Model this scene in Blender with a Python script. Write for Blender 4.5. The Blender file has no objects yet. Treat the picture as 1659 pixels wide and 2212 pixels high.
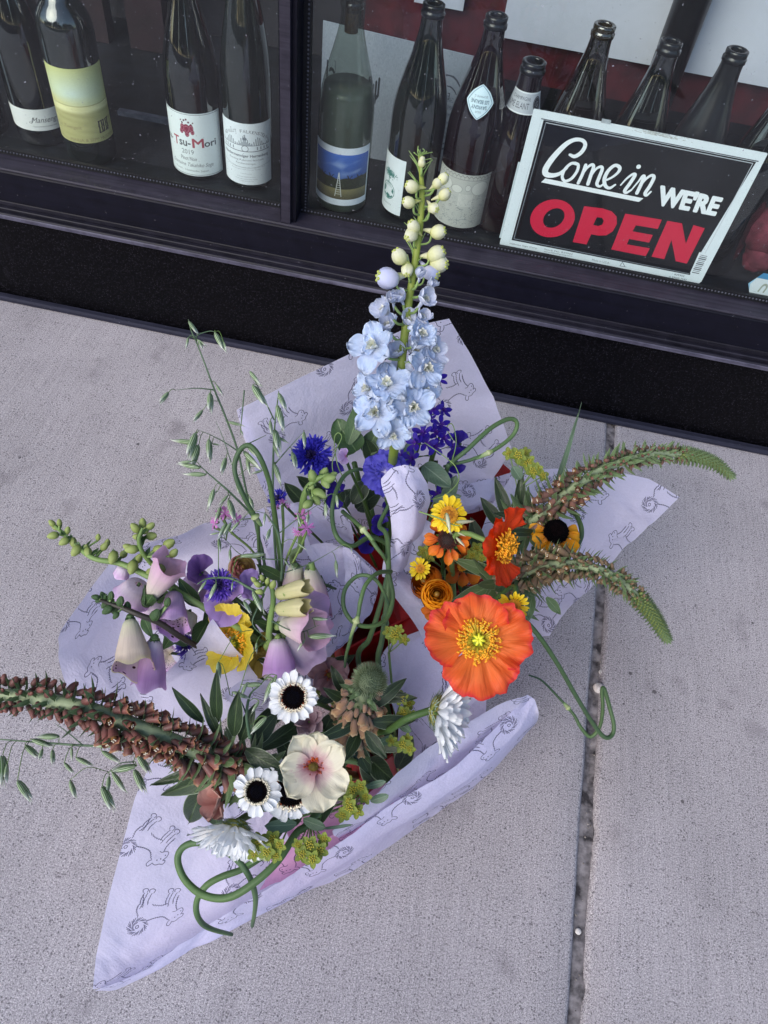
import bpy, math, random
import numpy as np
from mathutils import Matrix
random.seed(7); rng=np.random.default_rng(7)
scene=bpy.context.scene
# ------------------------------------------------------------------ camera, sky, sun, exposure
F=1635.0; CX,CY=829.5,1106.0; H=0.93
R=np.array([[0.9786906963723697,0.20332956225847837,-0.02866373921772579],[0.17959479440608514,-0.7799282576548288,0.5995478485773585],[0.09955014141829353,-0.5919197597844481,-0.799825460535184]])
CAM=np.array([0,0,H]); RT=R[:,0]; UPV=-R[:,1]; BK=-R[:,2]
cam=bpy.data.cameras.new('camera'); camo=bpy.data.objects.new('camera',cam); scene.collection.objects.link(camo)
m=np.eye(4); m[:3,0]=RT; m[:3,1]=UPV; m[:3,2]=BK; m[:3,3]=CAM
camo.matrix_world=Matrix(m.tolist()); cam.sensor_fit='VERTICAL'; cam.sensor_height=36.0; cam.lens=36.0*F/2212.0
cam.clip_start=0.02; cam.clip_end=400; scene.camera=camo
SUN_EL,SUN_AZ=math.radians(36),math.radians(212)
world=bpy.data.worlds.new('World'); scene.world=world; world.use_nodes=True
wn=world.node_tree; bg=wn.nodes['Background']; sky=wn.nodes.new('ShaderNodeTexSky'); sky.sky_type='NISHITA'
sky.sun_disc=False; sky.sun_elevation=SUN_EL; sky.sun_rotation=SUN_AZ; sky.air_density=1.0; sky.dust_density=1.2; sky.ozone_density=1.5
wn.links.new(sky.outputs[0],bg.inputs[0]); bg.inputs[1].default_value=0.15
sl=bpy.data.lights.new('sun','SUN'); sl.energy=1.7; sl.angle=math.radians(46); sl.color=(1.0,0.93,0.86)
so=bpy.data.objects.new('sun',sl); scene.collection.objects.link(so)
sd=np.array([math.sin(SUN_AZ)*math.cos(SUN_EL),math.cos(SUN_AZ)*math.cos(SUN_EL),math.sin(SUN_EL)])
so.rotation_euler=Matrix(((1,0,0),(0,1,0),(0,0,1))).to_euler(); so.rotation_mode='QUATERNION'
from mathutils import Vector
so.rotation_quaternion=Vector(sd.tolist()).to_track_quat('Z','Y')
vs=scene.view_settings; vs.view_transform='Standard'; vs.look='None'; vs.gamma=1; vs.use_curve_mapping=False; vs.exposure=0.78
scene.cycles.max_bounces=10; scene.cycles.transparent_max_bounces=16; scene.cycles.transmission_bounces=6
scene.cycles.use_denoising=True
# ------------------------------------------------------------------ photo helpers: a pixel becomes a point at a known height or depth
def dr(x,y): return R@np.array([x-CX,y-CY,F])
def P(x,y,z):
    d=dr(x,y); return CAM+d/-d[2]*(H-z)
def PY(x,y,Y):
    d=dr(x,y); return CAM+d/d[1]*Y
def msz(px,p):            # metres that PX photo pixels span at point p
    return px*float(np.dot(p-CAM,-BK))/F
def nd(a=0,b=0,c=1.0):    # a direction: a to the right, b up the picture, c towards the viewer
    v=a*RT+b*UPV+c*BK; return v/np.linalg.norm(v)
def unit(v): v=np.asarray(v,float); return v/max(1e-9,np.linalg.norm(v))
def frame(o,z,x=None,s=1.0):
    z=unit(z); x=np.array(x,float) if x is not None else np.array([0.3,0.9,0.2])
    x=x-z*np.dot(x,z)
    if np.linalg.norm(x)<1e-4: x=np.cross(z,[1,0,0.1])
    x=unit(x); y=np.cross(z,x); m=np.eye(4); m[:3,0]=x*s; m[:3,1]=y*s; m[:3,2]=z*s; m[:3,3]=o; return m
def rotz(a): c,s=math.cos(a),math.sin(a); return np.array([[c,-s,0,0],[s,c,0,0],[0,0,1,0],[0,0,0,1.]])
def roty(a): c,s=math.cos(a),math.sin(a); return np.array([[c,0,s,0],[0,1,0,0],[-s,0,c,0],[0,0,0,1.]])
def rotx(a): c,s=math.cos(a),math.sin(a); return np.array([[1,0,0,0],[0,c,-s,0],[0,s,c,0],[0,0,0,1.]])
def tr(x,y,z): m=np.eye(4); m[:3,3]=(x,y,z); return m
def sc(a,b=None,c=None): return np.diag([a,a if b is None else b,a if c is None else c,1.0])
def ap(m,V): V=np.asarray(V,float); return V@m[:3,:3].T+m[:3,3]
# ------------------------------------------------------------------ geometry builders
class G:
    def __init__(s): s.V=[];s.F=[];s.U=[];s.M=[];s.n=0
    def add(s,t,m=None,mi=0):
        V,Fc,U=t
        if m is not None: V=ap(m,V)
        s.V.append(V); s.U.append(U); n=s.n
        s.F+= [tuple(i+n for i in f) for f in Fc]; s.M+=[mi]*len(Fc); s.n+=len(V); return s
    def mesh(s,name,mats,smooth=True):
        me=bpy.data.meshes.new(name); V=np.concatenate(s.V); U=np.concatenate(s.U)
        me.from_pydata(V.tolist(),[],s.F)
        uv=me.uv_layers.new(name='UVMap'); li=np.empty(len(me.loops),dtype=np.int32); me.loops.foreach_get('vertex_index',li)
        uv.data.foreach_set('uv',U[li].astype(np.float32).ravel())
        for a in (mats if isinstance(mats,(list,tuple)) else [mats]): me.materials.append(a)
        me.polygons.foreach_set('material_index',np.array(s.M,dtype=np.int32))
        me.polygons.foreach_set('use_smooth',np.full(len(s.F),bool(smooth)))
        me.update(); return me
def mk(t,name,mats,smooth=True): return G().add(t).mesh(name,mats,smooth)
def gridf(fn,nu,nv):
    u,v=np.meshgrid(np.linspace(0,1,nu+1),np.linspace(0,1,nv+1),indexing='ij')
    V=fn(u.ravel(),v.ravel()); U=np.stack([u.ravel(),v.ravel()],1)
    Fc=[(i*(nv+1)+j,(i+1)*(nv+1)+j,(i+1)*(nv+1)+j+1,i*(nv+1)+j+1) for i in range(nu) for j in range(nv)]
    return V,Fc,U
def cr(pts,n):            # Catmull-Rom through the points
    p=np.asarray(pts,float)
    if len(p)==2: return p[0]+(p[1]-p[0])*np.linspace(0,1,n+1)[:,None]
    q=np.vstack([2*p[0]-p[1],p,2*p[-1]-p[-2]]); k=len(p)-1; out=[]
    for t in np.linspace(0,k,n+1):
        i=min(int(t),k-1); f=t-i; a,b,c,d=q[i],q[i+1],q[i+2],q[i+3]
        out.append(.5*((2*b)+(-a+c)*f+(2*a-5*b+4*c-d)*f*f+(-a+3*b-3*c+d)*f**3))
    return np.array(out)
def tube(pts,rad,n=8,k=None,cap=True):
    p=np.asarray(pts,float)
    if k: 
        r=np.asarray(rad,float)
        if r.ndim: rad=np.interp(np.linspace(0,1,k+1),np.linspace(0,1,len(r)),r)
        p=cr(p,k)
    m=len(p); r=np.broadcast_to(np.asarray(rad,float),(m,)) if np.ndim(rad)==0 else np.interp(np.linspace(0,1,m),np.linspace(0,1,len(rad)),rad)
    t=np.gradient(p,axis=0); t/=np.maximum(1e-9,np.linalg.norm(t,axis=1))[:,None]
    x=np.cross(t[0],[0.1,0.2,1]); 
    if np.linalg.norm(x)<.05: x=np.cross(t[0],[1,0,0])
    V=[];U=[];x=unit(x)
    a=np.linspace(0,2*math.pi,n+1); ca,sa=np.cos(a),np.sin(a)
    L=np.concatenate([[0],np.cumsum(np.linalg.norm(np.diff(p,axis=0),axis=1))]); L/=max(L[-1],1e-9)
    for i in range(m):
        x=unit(x-t[i]*np.dot(x,t[i])); y=np.cross(t[i],x)
        V.append(p[i]+r[i]*(ca[:,None]*x+sa[:,None]*y)); U.append(np.stack([a/(2*math.pi),np.full(n+1,L[i])],1))
    Fc=[(i*(n+1)+j,i*(n+1)+j+1,(i+1)*(n+1)+j+1,(i+1)*(n+1)+j) for i in range(m-1) for j in range(n)]
    V=np.concatenate(V);U=np.concatenate(U)
    if cap:
        Fc.append(tuple(range(n-1,-1,-1))); Fc.append(tuple((m-1)*(n+1)+j for j in range(n)))
    return V,Fc,U
def lathe(prof,n=16,cap=False):
    pr=np.asarray(prof,float); a=np.linspace(0,2*math.pi,n+1); m=len(pr)
    V=np.concatenate([np.stack([r*np.cos(a),r*np.sin(a),np.full(n+1,z)],1) for r,z in pr])
    U=np.concatenate([np.stack([a/(2*math.pi),np.full(n+1,i/(m-1))],1) for i in range(m)])
    Fc=[(i*(n+1)+j,i*(n+1)+j+1,(i+1)*(n+1)+j+1,(i+1)*(n+1)+j) for i in range(m-1) for j in range(n)]
    return V,Fc,U
def ball(r=1,n=8,k=6,sz=1.0):
    return lathe([(max(1e-4,r*math.sin(math.pi*i/k)),-r*sz*math.cos(math.pi*i/k)) for i in range(k+1)],n)
def box(x0,x1,y0,y1,z0,z1):
    V=np.array([(x,y,z) for x in(x0,x1) for y in (y0,y1) for z in (z0,z1)],float)
    Fc=[(0,1,3,2),(4,6,7,5),(0,4,5,1),(2,3,7,6),(0,2,6,4),(1,5,7,3)]
    return V,Fc,V[:,[0,2]].copy()
def bbox_bev(x0,x1,y0,y1,z0,z1,b):   # a box with chamfered long edges, along x
    pr=[(y0+b,z0),(y1-b,z0),(y1,z0+b),(y1,z1-b),(y1-b,z1),(y0+b,z1),(y0,z1-b),(y0,z0+b)]
    V=np.array([(x,y,z) for x in (x0,x1) for y,z in pr]); Fc=[(i,(i+1)%8,8+(i+1)%8,8+i) for i in range(8)]
    Fc+=[tuple(range(7,-1,-1)),tuple(range(8,16))]; return V,Fc,V[:,[0,2]].copy()
def wob(seed,k=5):
    r=np.random.default_rng(seed); f=r.uniform(.6,3.2,(k,2))*np.array([1,1]); p=r.uniform(0,6.28,k); a=r.uniform(.4,1,k)
    def fn(x,y): return sum(a[i]*np.sin(f[i,0]*x+f[i,1]*y*(1 if i%2 else -1)+p[i]) for i in range(k))/k
    return fn
def petal(L,W,nu=8,nv=6,base=.2,peak=.6,rnd=.55,cup=0.,curl=0.,ruf=0.,fold=0.,wr=0.,notch=0.,seed=1,twist=0.):
    w0=wob(seed); ex=math.log(.5)/math.log(peak)
    def fn(u,v):
        t=u; s=2*v-1
        w=W/2*np.maximum(np.sin(np.pi*np.clip(t,0,1)**ex)**rnd,base*(1-t)**1.5*(t<peak))
        w=np.where(t>=.999,W*.012,w)
        x=L*(t-notch*np.abs(np.sin(s*2.5*math.pi))*t**6*.5); y=s*w
        z=cup*w*s*s+curl*L*t*t+fold*np.abs(y)+ruf*L*t*t*w0(s*5,t*4)+wr*L*t*np.sin(s*17+3*w0(s*3,t*2))*.5
        z=z+twist*y*t
        return np.stack([x,y,z],1)
    return gridf(fn,nu,nv)
def fan(L,A,nu=14,nv=26,cup=.2,curl=0.,ruf=.1,wr=.02,edge=.08,seed=1,flat=2.5):
    w0=wob(seed);w1=wob(seed+50);w2=wob(seed+90,7)
    def fn(u,v):
        s=2*v-1; a=s*A/2*(.82+.18*u)
        r=L*u*(1-.25*np.abs(s)**flat*u+edge*w0(s*7,s*3)*u**3+edge*.35*w2(s*22,2)*u**4)
        z=cup*L*u**1.6+curl*L*u**4+ruf*L*u**2*w1(s*5,u*3)+wr*.35*L*u*np.sin(s*46+7*w0(s*6,u*3))+wr*1.5*L*u**1.5*w2(s*17,u*5)+wr*1.0*L*u**2*w1(s*33,u*11)
        return np.stack([r*np.cos(a),r*np.sin(a),z],1)
    return gridf(fn,nu,nv)
# ------------------------------------------------------------------ scene tree helpers
WM={}
def link(o): scene.collection.objects.link(o)
def thing(name,label,cat,loc,group=None,m=None):
    o=bpy.data.objects.new(name,None); link(o); o.empty_display_size=.01; o['label']=label; o['category']=cat
    if group:o['group']=group
    M0=tr(*loc) if m is None else m; WM[o.name]=M0; o.matrix_basis=Matrix(M0.tolist()); return o
def part(name,me,par=None,m=None,label=None,kind=None,top=None):
    o=bpy.data.objects.new(name,me); link(o); Wm=np.eye(4) if m is None else m; WM[o.name]=Wm
    if par is not None:
        o.parent=par; o.matrix_basis=Matrix((np.linalg.inv(WM[par.name])@Wm).tolist())
    else: o.matrix_basis=Matrix(Wm.tolist())
    if label:o['label']=label
    if kind:o['kind']=kind
    if top:
        o['label'],o['category']=top[0],top[1]
        if len(top)>2:o['group']=top[2]
    return o
# ------------------------------------------------------------------ materials
def rgb(h): 
    h=h.lstrip('#'); c=[int(h[i:i+2],16)/255 for i in (0,2,4)]
    return tuple((x/12.92 if x<=.04045 else ((x+.055)/1.055)**2.4) for x in c)+(1,)
MC={}
class N:
    def __init__(s,name):
        s.m=bpy.data.materials.new(name); s.m.use_nodes=True; s.t=s.m.node_tree; s.b=s.t.nodes['Principled BSDF']; s.o=s.t.nodes['Material Output']
    def n(s,ty,**k):
        x=s.t.nodes.new('ShaderNode'+ty)
        for a,b in k.items(): setattr(x,a,b)
        return x
    def l(s,a,b): s.t.links.new(a,b)
    def set(s,nd_,i,v):
        if hasattr(v,'is_output') or hasattr(v,'links'): s.l(v,nd_.inputs[i])
        else: nd_.inputs[i].default_value=v
    def math(s,op,a,b=0.5,c=None):
        x=s.n('Math',operation=op); s.set(x,0,a); s.set(x,1,b)
        if c is not None: s.set(x,2,c)
        return x.outputs[0]
    def mix(s,f,a,b,mode='MIX'):
        x=s.n('Mix',data_type='RGBA',blend_type=mode); s.set(x,0,f); s.set(x,6,a); s.set(x,7,b); return x.outputs[2]
    def noise(s,vec,scale,det=3,rough=.55,dist=0):
        x=s.n('TexNoise'); x.inputs['Scale'].default_value=scale; x.inputs['Detail'].default_value=det; x.inputs['Roughness'].default_value=rough; x.inputs['Distortion'].default_value=dist
        if vec is not None: s.l(vec,x.inputs['Vector'])
        return x.outputs[0]
    def mapv(s,vec,scale,loc=(0,0,0)):
        x=s.n('Mapping'); s.l(vec,x.inputs[0]); x.inputs['Scale'].default_value=scale; x.inputs['Location'].default_value=loc; return x.outputs[0]
    def ramp(s,f,stops,interp='LINEAR'):
        x=s.n('ValToRGB'); s.l(f,x.inputs[0]); e=x.color_ramp; e.interpolation=interp
        while len(e.elements)<len(stops): e.elements.new(.5)
        for el,(p,c) in zip(e.elements,stops): el.position=p; el.color=c if len(c)==4 else tuple(c)+(1,)
        return x.outputs[0]
    def bump(s,h,st,dist=.001,normal=None):
        x=s.n('Bump'); x.inputs['Strength'].default_value=st; x.inputs['Distance'].default_value=dist; s.l(h,x.inputs['Height'])
        if normal is not None: s.l(normal,x.inputs['Normal'])
        s.l(x.outputs[0],s.b.inputs['Normal']); return x.outputs[0]
def pm(name,stops,streak=.18,sx=28,sy=1.6,trans=.3,rough=.55,axis='u',rand=.12,spots=None,edge=None,bump=.4,sheen=0.,mottle=0.0,coat=0.):
    """thin plant tissue: a colour ramp along the piece, lengthwise streaks, light through it"""
    if name in MC: return MC[name]
    q=N(name); uv=q.n('TexCoord').outputs['UV']; sp=q.n('SeparateXYZ'); q.l(uv,sp.inputs[0])
    al,acr=(sp.outputs[0],sp.outputs[1]) if axis=='u' else (sp.outputs[1],sp.outputs[0])
    stops=[(p,rgb(c) if isinstance(c,str) else c) for p,c in stops]
    nz0=q.noise(q.mapv(uv,(4,4,1)),1.5,2)
    f=q.math('ADD',al,q.math('MULTIPLY',q.math('SUBTRACT',nz0,.5),.25))
    col=q.ramp(f,stops)
    mp=q.mapv(uv,(sy,sx,1) if axis=='u' else (sx,sy,1)); st=q.noise(mp,1.0,4,.6)
    k=q.math('MULTIPLY_ADD',st,2*streak,1-streak)
    oi=q.n('ObjectInfo'); k=q.math('MULTIPLY',k,q.math('MULTIPLY_ADD',oi.outputs['Random'],2*rand,1-rand))
    if mottle:
        k=q.math('MULTIPLY',k,q.math('MULTIPLY_ADD',q.noise(q.n('TexCoord').outputs['Object'],260,4),2*mottle,1-mottle))
    cc=q.n('CombineXYZ'); [q.l(k,cc.inputs[i]) for i in range(3)]
    col=q.mix(1.0,col,cc.outputs[0],'MULTIPLY')
    if edge:   # pale or dark rim across the piece
        d=q.math('ABSOLUTE',q.math('SUBTRACT',acr,.5)); e=q.math('GREATER_THAN',d,.5-edge[1]) if len(edge)<3 else q.ramp(d,[(edge[2],(0,0,0,1)),(.5,(1,1,1,1))])
        col=q.mix(e,col,rgb(edge[0]))
    if spots:
        vo=q.n('TexVoronoi'); q.l(q.mapv(uv,spots[1]),vo.inputs['Vector']); vo.inputs['Scale'].default_value=1
        s1=q.math('LESS_THAN',vo.outputs['Distance'],spots[2])
        s2=q.math('MULTIPLY',s1,q.math('GREATER_THAN',al,spots[3])); col=q.mix(s2,col,rgb(spots[0]))
    q.l(col,q.b.inputs['Base Color']); q.b.inputs['Roughness'].default_value=rough; q.b.inputs['Specular IOR Level'].default_value=.35
    if sheen: q.b.inputs['Sheen Weight'].default_value=sheen; q.b.inputs['Sheen Roughness'].default_value=.5
    nrm=q.bump(st,bump,.0006)
    if trans:
        tl=q.n('BsdfTranslucent'); q.l(col,tl.inputs[0]); q.l(nrm,tl.inputs['Normal']); mx=q.n('MixShader'); mx.inputs[0].default_value=trans
        q.l(q.b.outputs[0],mx.inputs[1]); q.l(tl.outputs[0],mx.inputs[2]); q.l(mx.outputs[0],q.o.inputs[0])
    MC[name]=q.m; return q.m
def leafm(name,dark,light,vein,rim=None,trans=.2,rough=.42,vs_=7):
    if name in MC: return MC[name]
    q=N(name); uv=q.n('TexCoord').outputs['UV']; sp=q.n('SeparateXYZ'); q.l(uv,sp.inputs[0]); u,v=sp.outputs[0],sp.outputs[1]
    d=q.math('ABSOLUTE',q.math('SUBTRACT',v,.5))
    ph=q.math('FRACT',q.math('SUBTRACT',q.math('MULTIPLY',u,vs_),q.math('MULTIPLY',d,vs_*.9)))
    lat=q.ramp(q.math('ABSOLUTE',q.math('SUBTRACT',ph,.5)),[(0,(1,1,1,1)),(.07,(0,0,0,1))])
    mid=q.ramp(d,[(.012,(1,1,1,1)),(.035,(0,0,0,1))])
    nz=q.noise(q.n('TexCoord').outputs['Object'],90,4)
    col=q.mix(nz,rgb(dark),rgb(light)); oi=q.n('ObjectInfo')
    col=q.mix(q.math('MULTIPLY',oi.outputs['Random'],.35),col,rgb(light))
    col=q.mix(q.math('MULTIPLY',lat,.35),col,rgb(vein)); col=q.mix(q.math('MULTIPLY',mid,.8),col,rgb(vein))
    if rim: col=q.mix(q.ramp(d,[(.455,(0,0,0,1)),(.485,(1,1,1,1))]),col,rgb(rim))
    q.l(col,q.b.inputs['Base Color']); q.b.inputs['Roughness'].default_value=rough
    hh=q.math('ADD',q.math('MULTIPLY',lat,-.6),q.noise(q.n('TexCoord').outputs['Object'],500,3))
    nrm=q.bump(hh,.5,.0008); tl=q.n('BsdfTranslucent'); q.l(col,tl.inputs[0]); mx=q.n('MixShader'); mx.inputs[0].default_value=trans
    q.l(q.b.outputs[0],mx.inputs[1]); q.l(tl.outputs[0],mx.inputs[2]); q.l(mx.outputs[0],q.o.inputs[0]); MC[name]=q.m; return q.m
def sm(name,c1,c2,scale=200,rough=.5,bump=.3,metal=0,spec=.5,det=4,bd=.0006,coat=0.,contrast=(.35,.65)):
    """solid surface with mottled colour"""
    if name in MC: return MC[name]
    q=N(name); ob=q.n('TexCoord').outputs['Object']; nz=q.noise(ob,scale,det)
    col=q.ramp(nz,[(contrast[0],rgb(c1)),(contrast[1],rgb(c2))]); q.l(col,q.b.inputs['Base Color'])
    q.b.inputs['Roughness'].default_value=rough; q.b.inputs['Metallic'].default_value=metal; q.b.inputs['Specular IOR Level'].default_value=spec
    q.b.inputs['Coat Weight'].default_value=coat; q.b.inputs['Coat Roughness'].default_value=.05
    if bump: q.bump(nz,bump,bd)
    MC[name]=q.m; return q.m
# ------------------------------------------------------------------ flat print: a small painter for labels, the sign and the tissue pattern
_TX={}
def glyphs(s):
    if s in _TX: return _TX[s]
    cu=bpy.data.curves.new('print_text','FONT'); cu.body=s; cu.resolution_u=3; ob=bpy.data.objects.new('print_text',cu)
    me=bpy.data.meshes.new_from_object(ob); V=np.array([v.co[:2] for v in me.vertices]); T=[]
    for p in me.polygons:
        vv=list(p.vertices); T+=[(vv[0],vv[i],vv[i+1]) for i in range(1,len(vv)-1)]
    bpy.data.meshes.remove(me); bpy.data.objects.remove(ob); bpy.data.curves.remove(cu)
    V=(V-V.min(0))/(V.max(0)-V.min(0)); _TX[s]=(V,T); return _TX[s]
class Img:
    def __init__(s,w,h,bg='#ffffff'):
        s.w,s.h=w,h; s.a=np.ones((h,w,3),np.float32)*np.array([int(bg[i:i+2],16)/255 for i in (1,3,5)],np.float32)
    def c(s,h): return np.array([int(h[i:i+2],16)/255 for i in (1,3,5)],np.float32) if isinstance(h,str) else np.array(h,np.float32)
    def put(s,x0,y0,m,col,al=1.0):
        h,w=m.shape; sl=s.a[y0:y0+h,x0:x0+w]; m=(m*al)[...,None]; sl[:]=sl*(1-m)+s.c(col)*m
    def bb(s,x0,y0,x1,y1):
        return max(0,int(x0)),max(0,int(y0)),min(s.w,int(x1)+2),min(s.h,int(y1)+2)
    def seg(s,p,q,r,col,al=1.0):
        x0,y0,x1,y1=s.bb(min(p[0],q[0])-r-1,min(p[1],q[1])-r-1,max(p[0],q[0])+r+1,max(p[1],q[1])+r+1)
        if x1<=x0 or y1<=y0: return
        yy,xx=np.mgrid[y0:y1,x0:x1]; d=np.array(q,float)-p; L=max(1e-6,d@d)
        t=np.clip(((xx-p[0])*d[0]+(yy-p[1])*d[1])/L,0,1); ds=np.hypot(xx-p[0]-t*d[0],yy-p[1]-t*d[1])
        s.put(x0,y0,np.clip(r-ds+.5,0,1),col,al)
    def line(s,pts,r,col,smooth=0,al=1.0,dash=None):
        p=cr([(a,b,0) for a,b in pts],smooth)[:,:2] if smooth else np.array(pts,float)
        rr=np.interp(np.linspace(0,1,len(p)),np.linspace(0,1,len(r)),r) if np.ndim(r) else [r]*len(p)
        for i in range(len(p)-1):
            if dash and (i%dash[0])>=dash[1]: continue
            s.seg(p[i],p[i+1],rr[i],col,al)
    def tri(s,P3,col):
        P3=np.array(P3); x0,y0,x1,y1=s.bb(P3[:,0].min(),P3[:,1].min(),P3[:,0].max()+1,P3[:,1].max()+1)
        if x1<=x0 or y1<=y0: return
        yy,xx=np.mgrid[y0:y1,x0:x1]; a,b,c=P3
        def e(p,q): return (q[0]-p[0])*(yy-p[1])-(q[1]-p[1])*(xx-p[0])
        e1,e2,e3=e(a,b),e(b,c),e(c,a); m=((e1>=0)&(e2>=0)&(e3>=0))|((e1<=0)&(e2<=0)&(e3<=0)); s.put(x0,y0,m.astype(np.float32),col)
    def poly(s,pts,col,hole=None,al=1.0):
        p=np.array(pts,float); x0,y0,x1,y1=s.bb(*(p.min(0)-1),*(p.max(0)+1)); 
        if x1<=x0 or y1<=y0: return
        acc=0
        for dx,dy in ((.25,.25),(.75,.25),(.25,.75),(.75,.75)):
            yy,xx=np.mgrid[y0:y1,x0:x1]; yy=yy+dy;xx=xx+dx; m=np.zeros(xx.shape,bool)
            for q in ([p]+([np.array(hole,float)] if hole is not None else [])):
                for i in range(len(q)):
                    (ax,ay),(bx,by)=q[i-1],q[i]
                    if ay==by: continue
                    m^=((ay>yy)!=(by>yy))&(xx<(bx-ax)*(yy-ay)/(by-ay)+ax)
            acc=acc+m.astype(np.float32)/4
        s.put(x0,y0,acc,col,al)
    def ell(s,cx,cy,rx,ry,col,ring=None,al=1.0):
        x0,y0,x1,y1=s.bb(cx-rx-1,cy-ry-1,cx+rx+1,cy+ry+1)
        if x1<=x0 or y1<=y0: return
        yy,xx=np.mgrid[y0:y1,x0:x1]
        d=(np.hypot((xx-cx)/rx,(yy-cy)/ry)-1)*min(rx,ry)
        m=np.clip(.5-d,0,1) if ring is None else np.clip(ring-np.abs(d)+.5,0,1); s.put(x0,y0,m.astype(np.float32),col,al)
    def text(s,t,x,y,w,h,col,bold=0,shear=0,quad=None,rot=0,flip=False):
        V,T=glyphs(t); u,v=V[:,0],1-V[:,1]
        if flip: u,v=1-u,1-v
        if quad is None: X=np.stack([x+u*w+(1-v)*h*shear,y+v*h],1)
        else:
            q=[np.array(k,float) for k in quad]; u=u[:,None];v=v[:,None]; X=(q[0]*(1-u)+q[1]*u)*(1-v)+(q[3]*(1-u)+q[2]*u)*v
        if rot:
            c,n=math.cos(rot),math.sin(rot); cx,cy=x+w/2,y+h/2; X=np.stack([cx+(X[:,0]-cx)*c-(X[:,1]-cy)*n,cy+(X[:,0]-cx)*n+(X[:,1]-cy)*c],1)
        for tr_ in T: s.tri(X[list(tr_)],col)
        if bold:
            ed={}
            for a,b,c in T:
                for e in ((a,b),(b,c),(c,a)):
                    k=tuple(sorted(e)); ed[k]=ed.get(k,0)+1
            for (a,b),n in ed.items():
                if n==1: s.seg(X[a],X[b],bold,col)
    def noise(s,amt,blur=3,seed=0):
        r=np.random.default_rng(seed).normal(0,1,(s.h//blur+2,s.w//blur+2)); r=np.kron(r,np.ones((blur,blur)))[:s.h,:s.w]; s.a=np.clip(s.a*(1+amt*r[...,None]),0,1).astype(np.float32)
    def image(s,name):
        im=bpy.data.images.new(name,s.w,s.h); o=np.ones((s.h,s.w,4),np.float32); o[...,:3]=s.a[::-1]
        im.pixels.foreach_set(o.ravel()); im.update(); im.pack(); return im
def printed(name,im,rough=.5,trans=0,repeat=False,coat=0,tint=None,crumple=False):
    q=N(name); uv=q.n('TexCoord').outputs['UV']; ti=q.n('TexImage'); ti.image=im; ti.extension='REPEAT' if repeat else 'EXTEND'; q.l(uv,ti.inputs[0]); col=ti.outputs[0]
    if tint: col=q.mix(1,col,rgb(tint),'MULTIPLY')
    ob=q.n('TexCoord').outputs['Object']; nz=q.noise(ob,420 if trans else 60,4)
    kk=q.math('MULTIPLY_ADD',nz,.10,.95); cc=q.n('CombineXYZ'); [q.l(kk,cc.inputs[i]) for i in range(3)]; col=q.mix(1,col,cc.outputs[0],'MULTIPLY')
    q.l(col,q.b.inputs['Base Color']); q.b.inputs['Roughness'].default_value=rough; q.b.inputs['Coat Weight'].default_value=coat
    if trans:
        q.b.inputs['Specular IOR Level'].default_value=.25
        b1=q.bump(q.math('ADD',nz,q.math('MULTIPLY',q.noise(ob,16,4,.55,1.0),7.0)),.42,.0013)
        tl=q.n('BsdfTranslucent'); q.l(col,tl.inputs[0]); q.l(b1,tl.inputs['Normal']); mx=q.n('MixShader'); mx.inputs[0].default_value=trans
        q.l(q.b.outputs[0],mx.inputs[1]); q.l(tl.outputs[0],mx.inputs[2]); q.l(mx.outputs[0],q.o.inputs[0])
    else: q.bump(nz,.05,.0005)
    return q.m
# ------------------------------------------------------------------ the setting: pavement, street, shop front
def concrete():
    q=N('broomed_concrete'); ob=q.n('TexCoord').outputs['Object']
    fine=q.noise(q.mapv(ob,(1,.8,1)),1150,2,.8); mid=q.noise(ob,480,4,.7); big=q.noise(ob,3.2,5,.62,.4); br=q.noise(q.mapv(ob,(560,9,1)),1,3,.5); vb=q.noise(q.mapv(ob,(22,2.6,1)),1,4,.6)
    base=q.ramp(q.math('ADD',q.math('MULTIPLY',fine,.62),q.math('MULTIPLY',mid,.38)),[(.36,rgb('#4d494d')),(.45,rgb('#8e898d')),(.53,rgb('#b3adb0')),(.63,rgb('#dfdadb'))])
    k=q.math('MULTIPLY_ADD',big,.62,.69); k=q.math('MULTIPLY',k,q.math('MULTIPLY_ADD',br,.5,.75)); k=q.math('MULTIPLY',k,q.math('MULTIPLY_ADD',vb,.2,.9))
    cc=q.n('CombineXYZ'); [q.l(k,cc.inputs[i]) for i in range(3)]; col=q.mix(1,base,cc.outputs[0],'MULTIPLY')
    vo=q.n('TexVoronoi'); q.l(ob,vo.inputs['Vector']); vo.inputs['Scale'].default_value=260; pit=q.math('LESS_THAN',vo.outputs['Distance'],q.math('MULTIPLY',q.noise(ob,60,2),.42))
    vo2=q.n('TexVoronoi'); q.l(ob,vo2.inputs['Vector']); vo2.inputs['Scale'].default_value=34; rare=q.math('LESS_THAN',vo2.outputs['Distance'],q.math('MULTIPLY',q.math('SUBTRACT',q.noise(ob,9,1),.50),.5))
    pits=q.math('MAXIMUM',q.math('MULTIPLY',pit,.6),q.math('MULTIPLY',rare,.75)); col=q.mix(pits,col,rgb('#3c383c'))
    st=q.noise(ob,11,3,.5); col=q.mix(q.ramp(st,[(.62,(0,0,0,1)),(.75,(.5,.5,.5,1))]),col,rgb('#6e686c'))
    q.l(col,q.b.inputs['Base Color']); q.b.inputs['Roughness'].default_value=.92; q.b.inputs['Specular IOR Level'].default_value=.2
    h=q.math('SUBTRACT',q.math('ADD',q.math('MULTIPLY',fine,.8),q.math('MULTIPLY',br,.8)),pits); q.bump(h,.65,.0012); return q.m
CON=concrete()
grime=sm('joint_grime','#2c292c','#5c575a',150,.95,.8,bd=.002)
gA=P(1322,930,0); gB=P(1243,2212,0); jd=unit(gA-gB); jn=np.array([jd[1],-jd[0],0])
def jp(t,off,z=0): q=gB+jd*t+jn*off; return (q[0],q[1],z)
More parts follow.
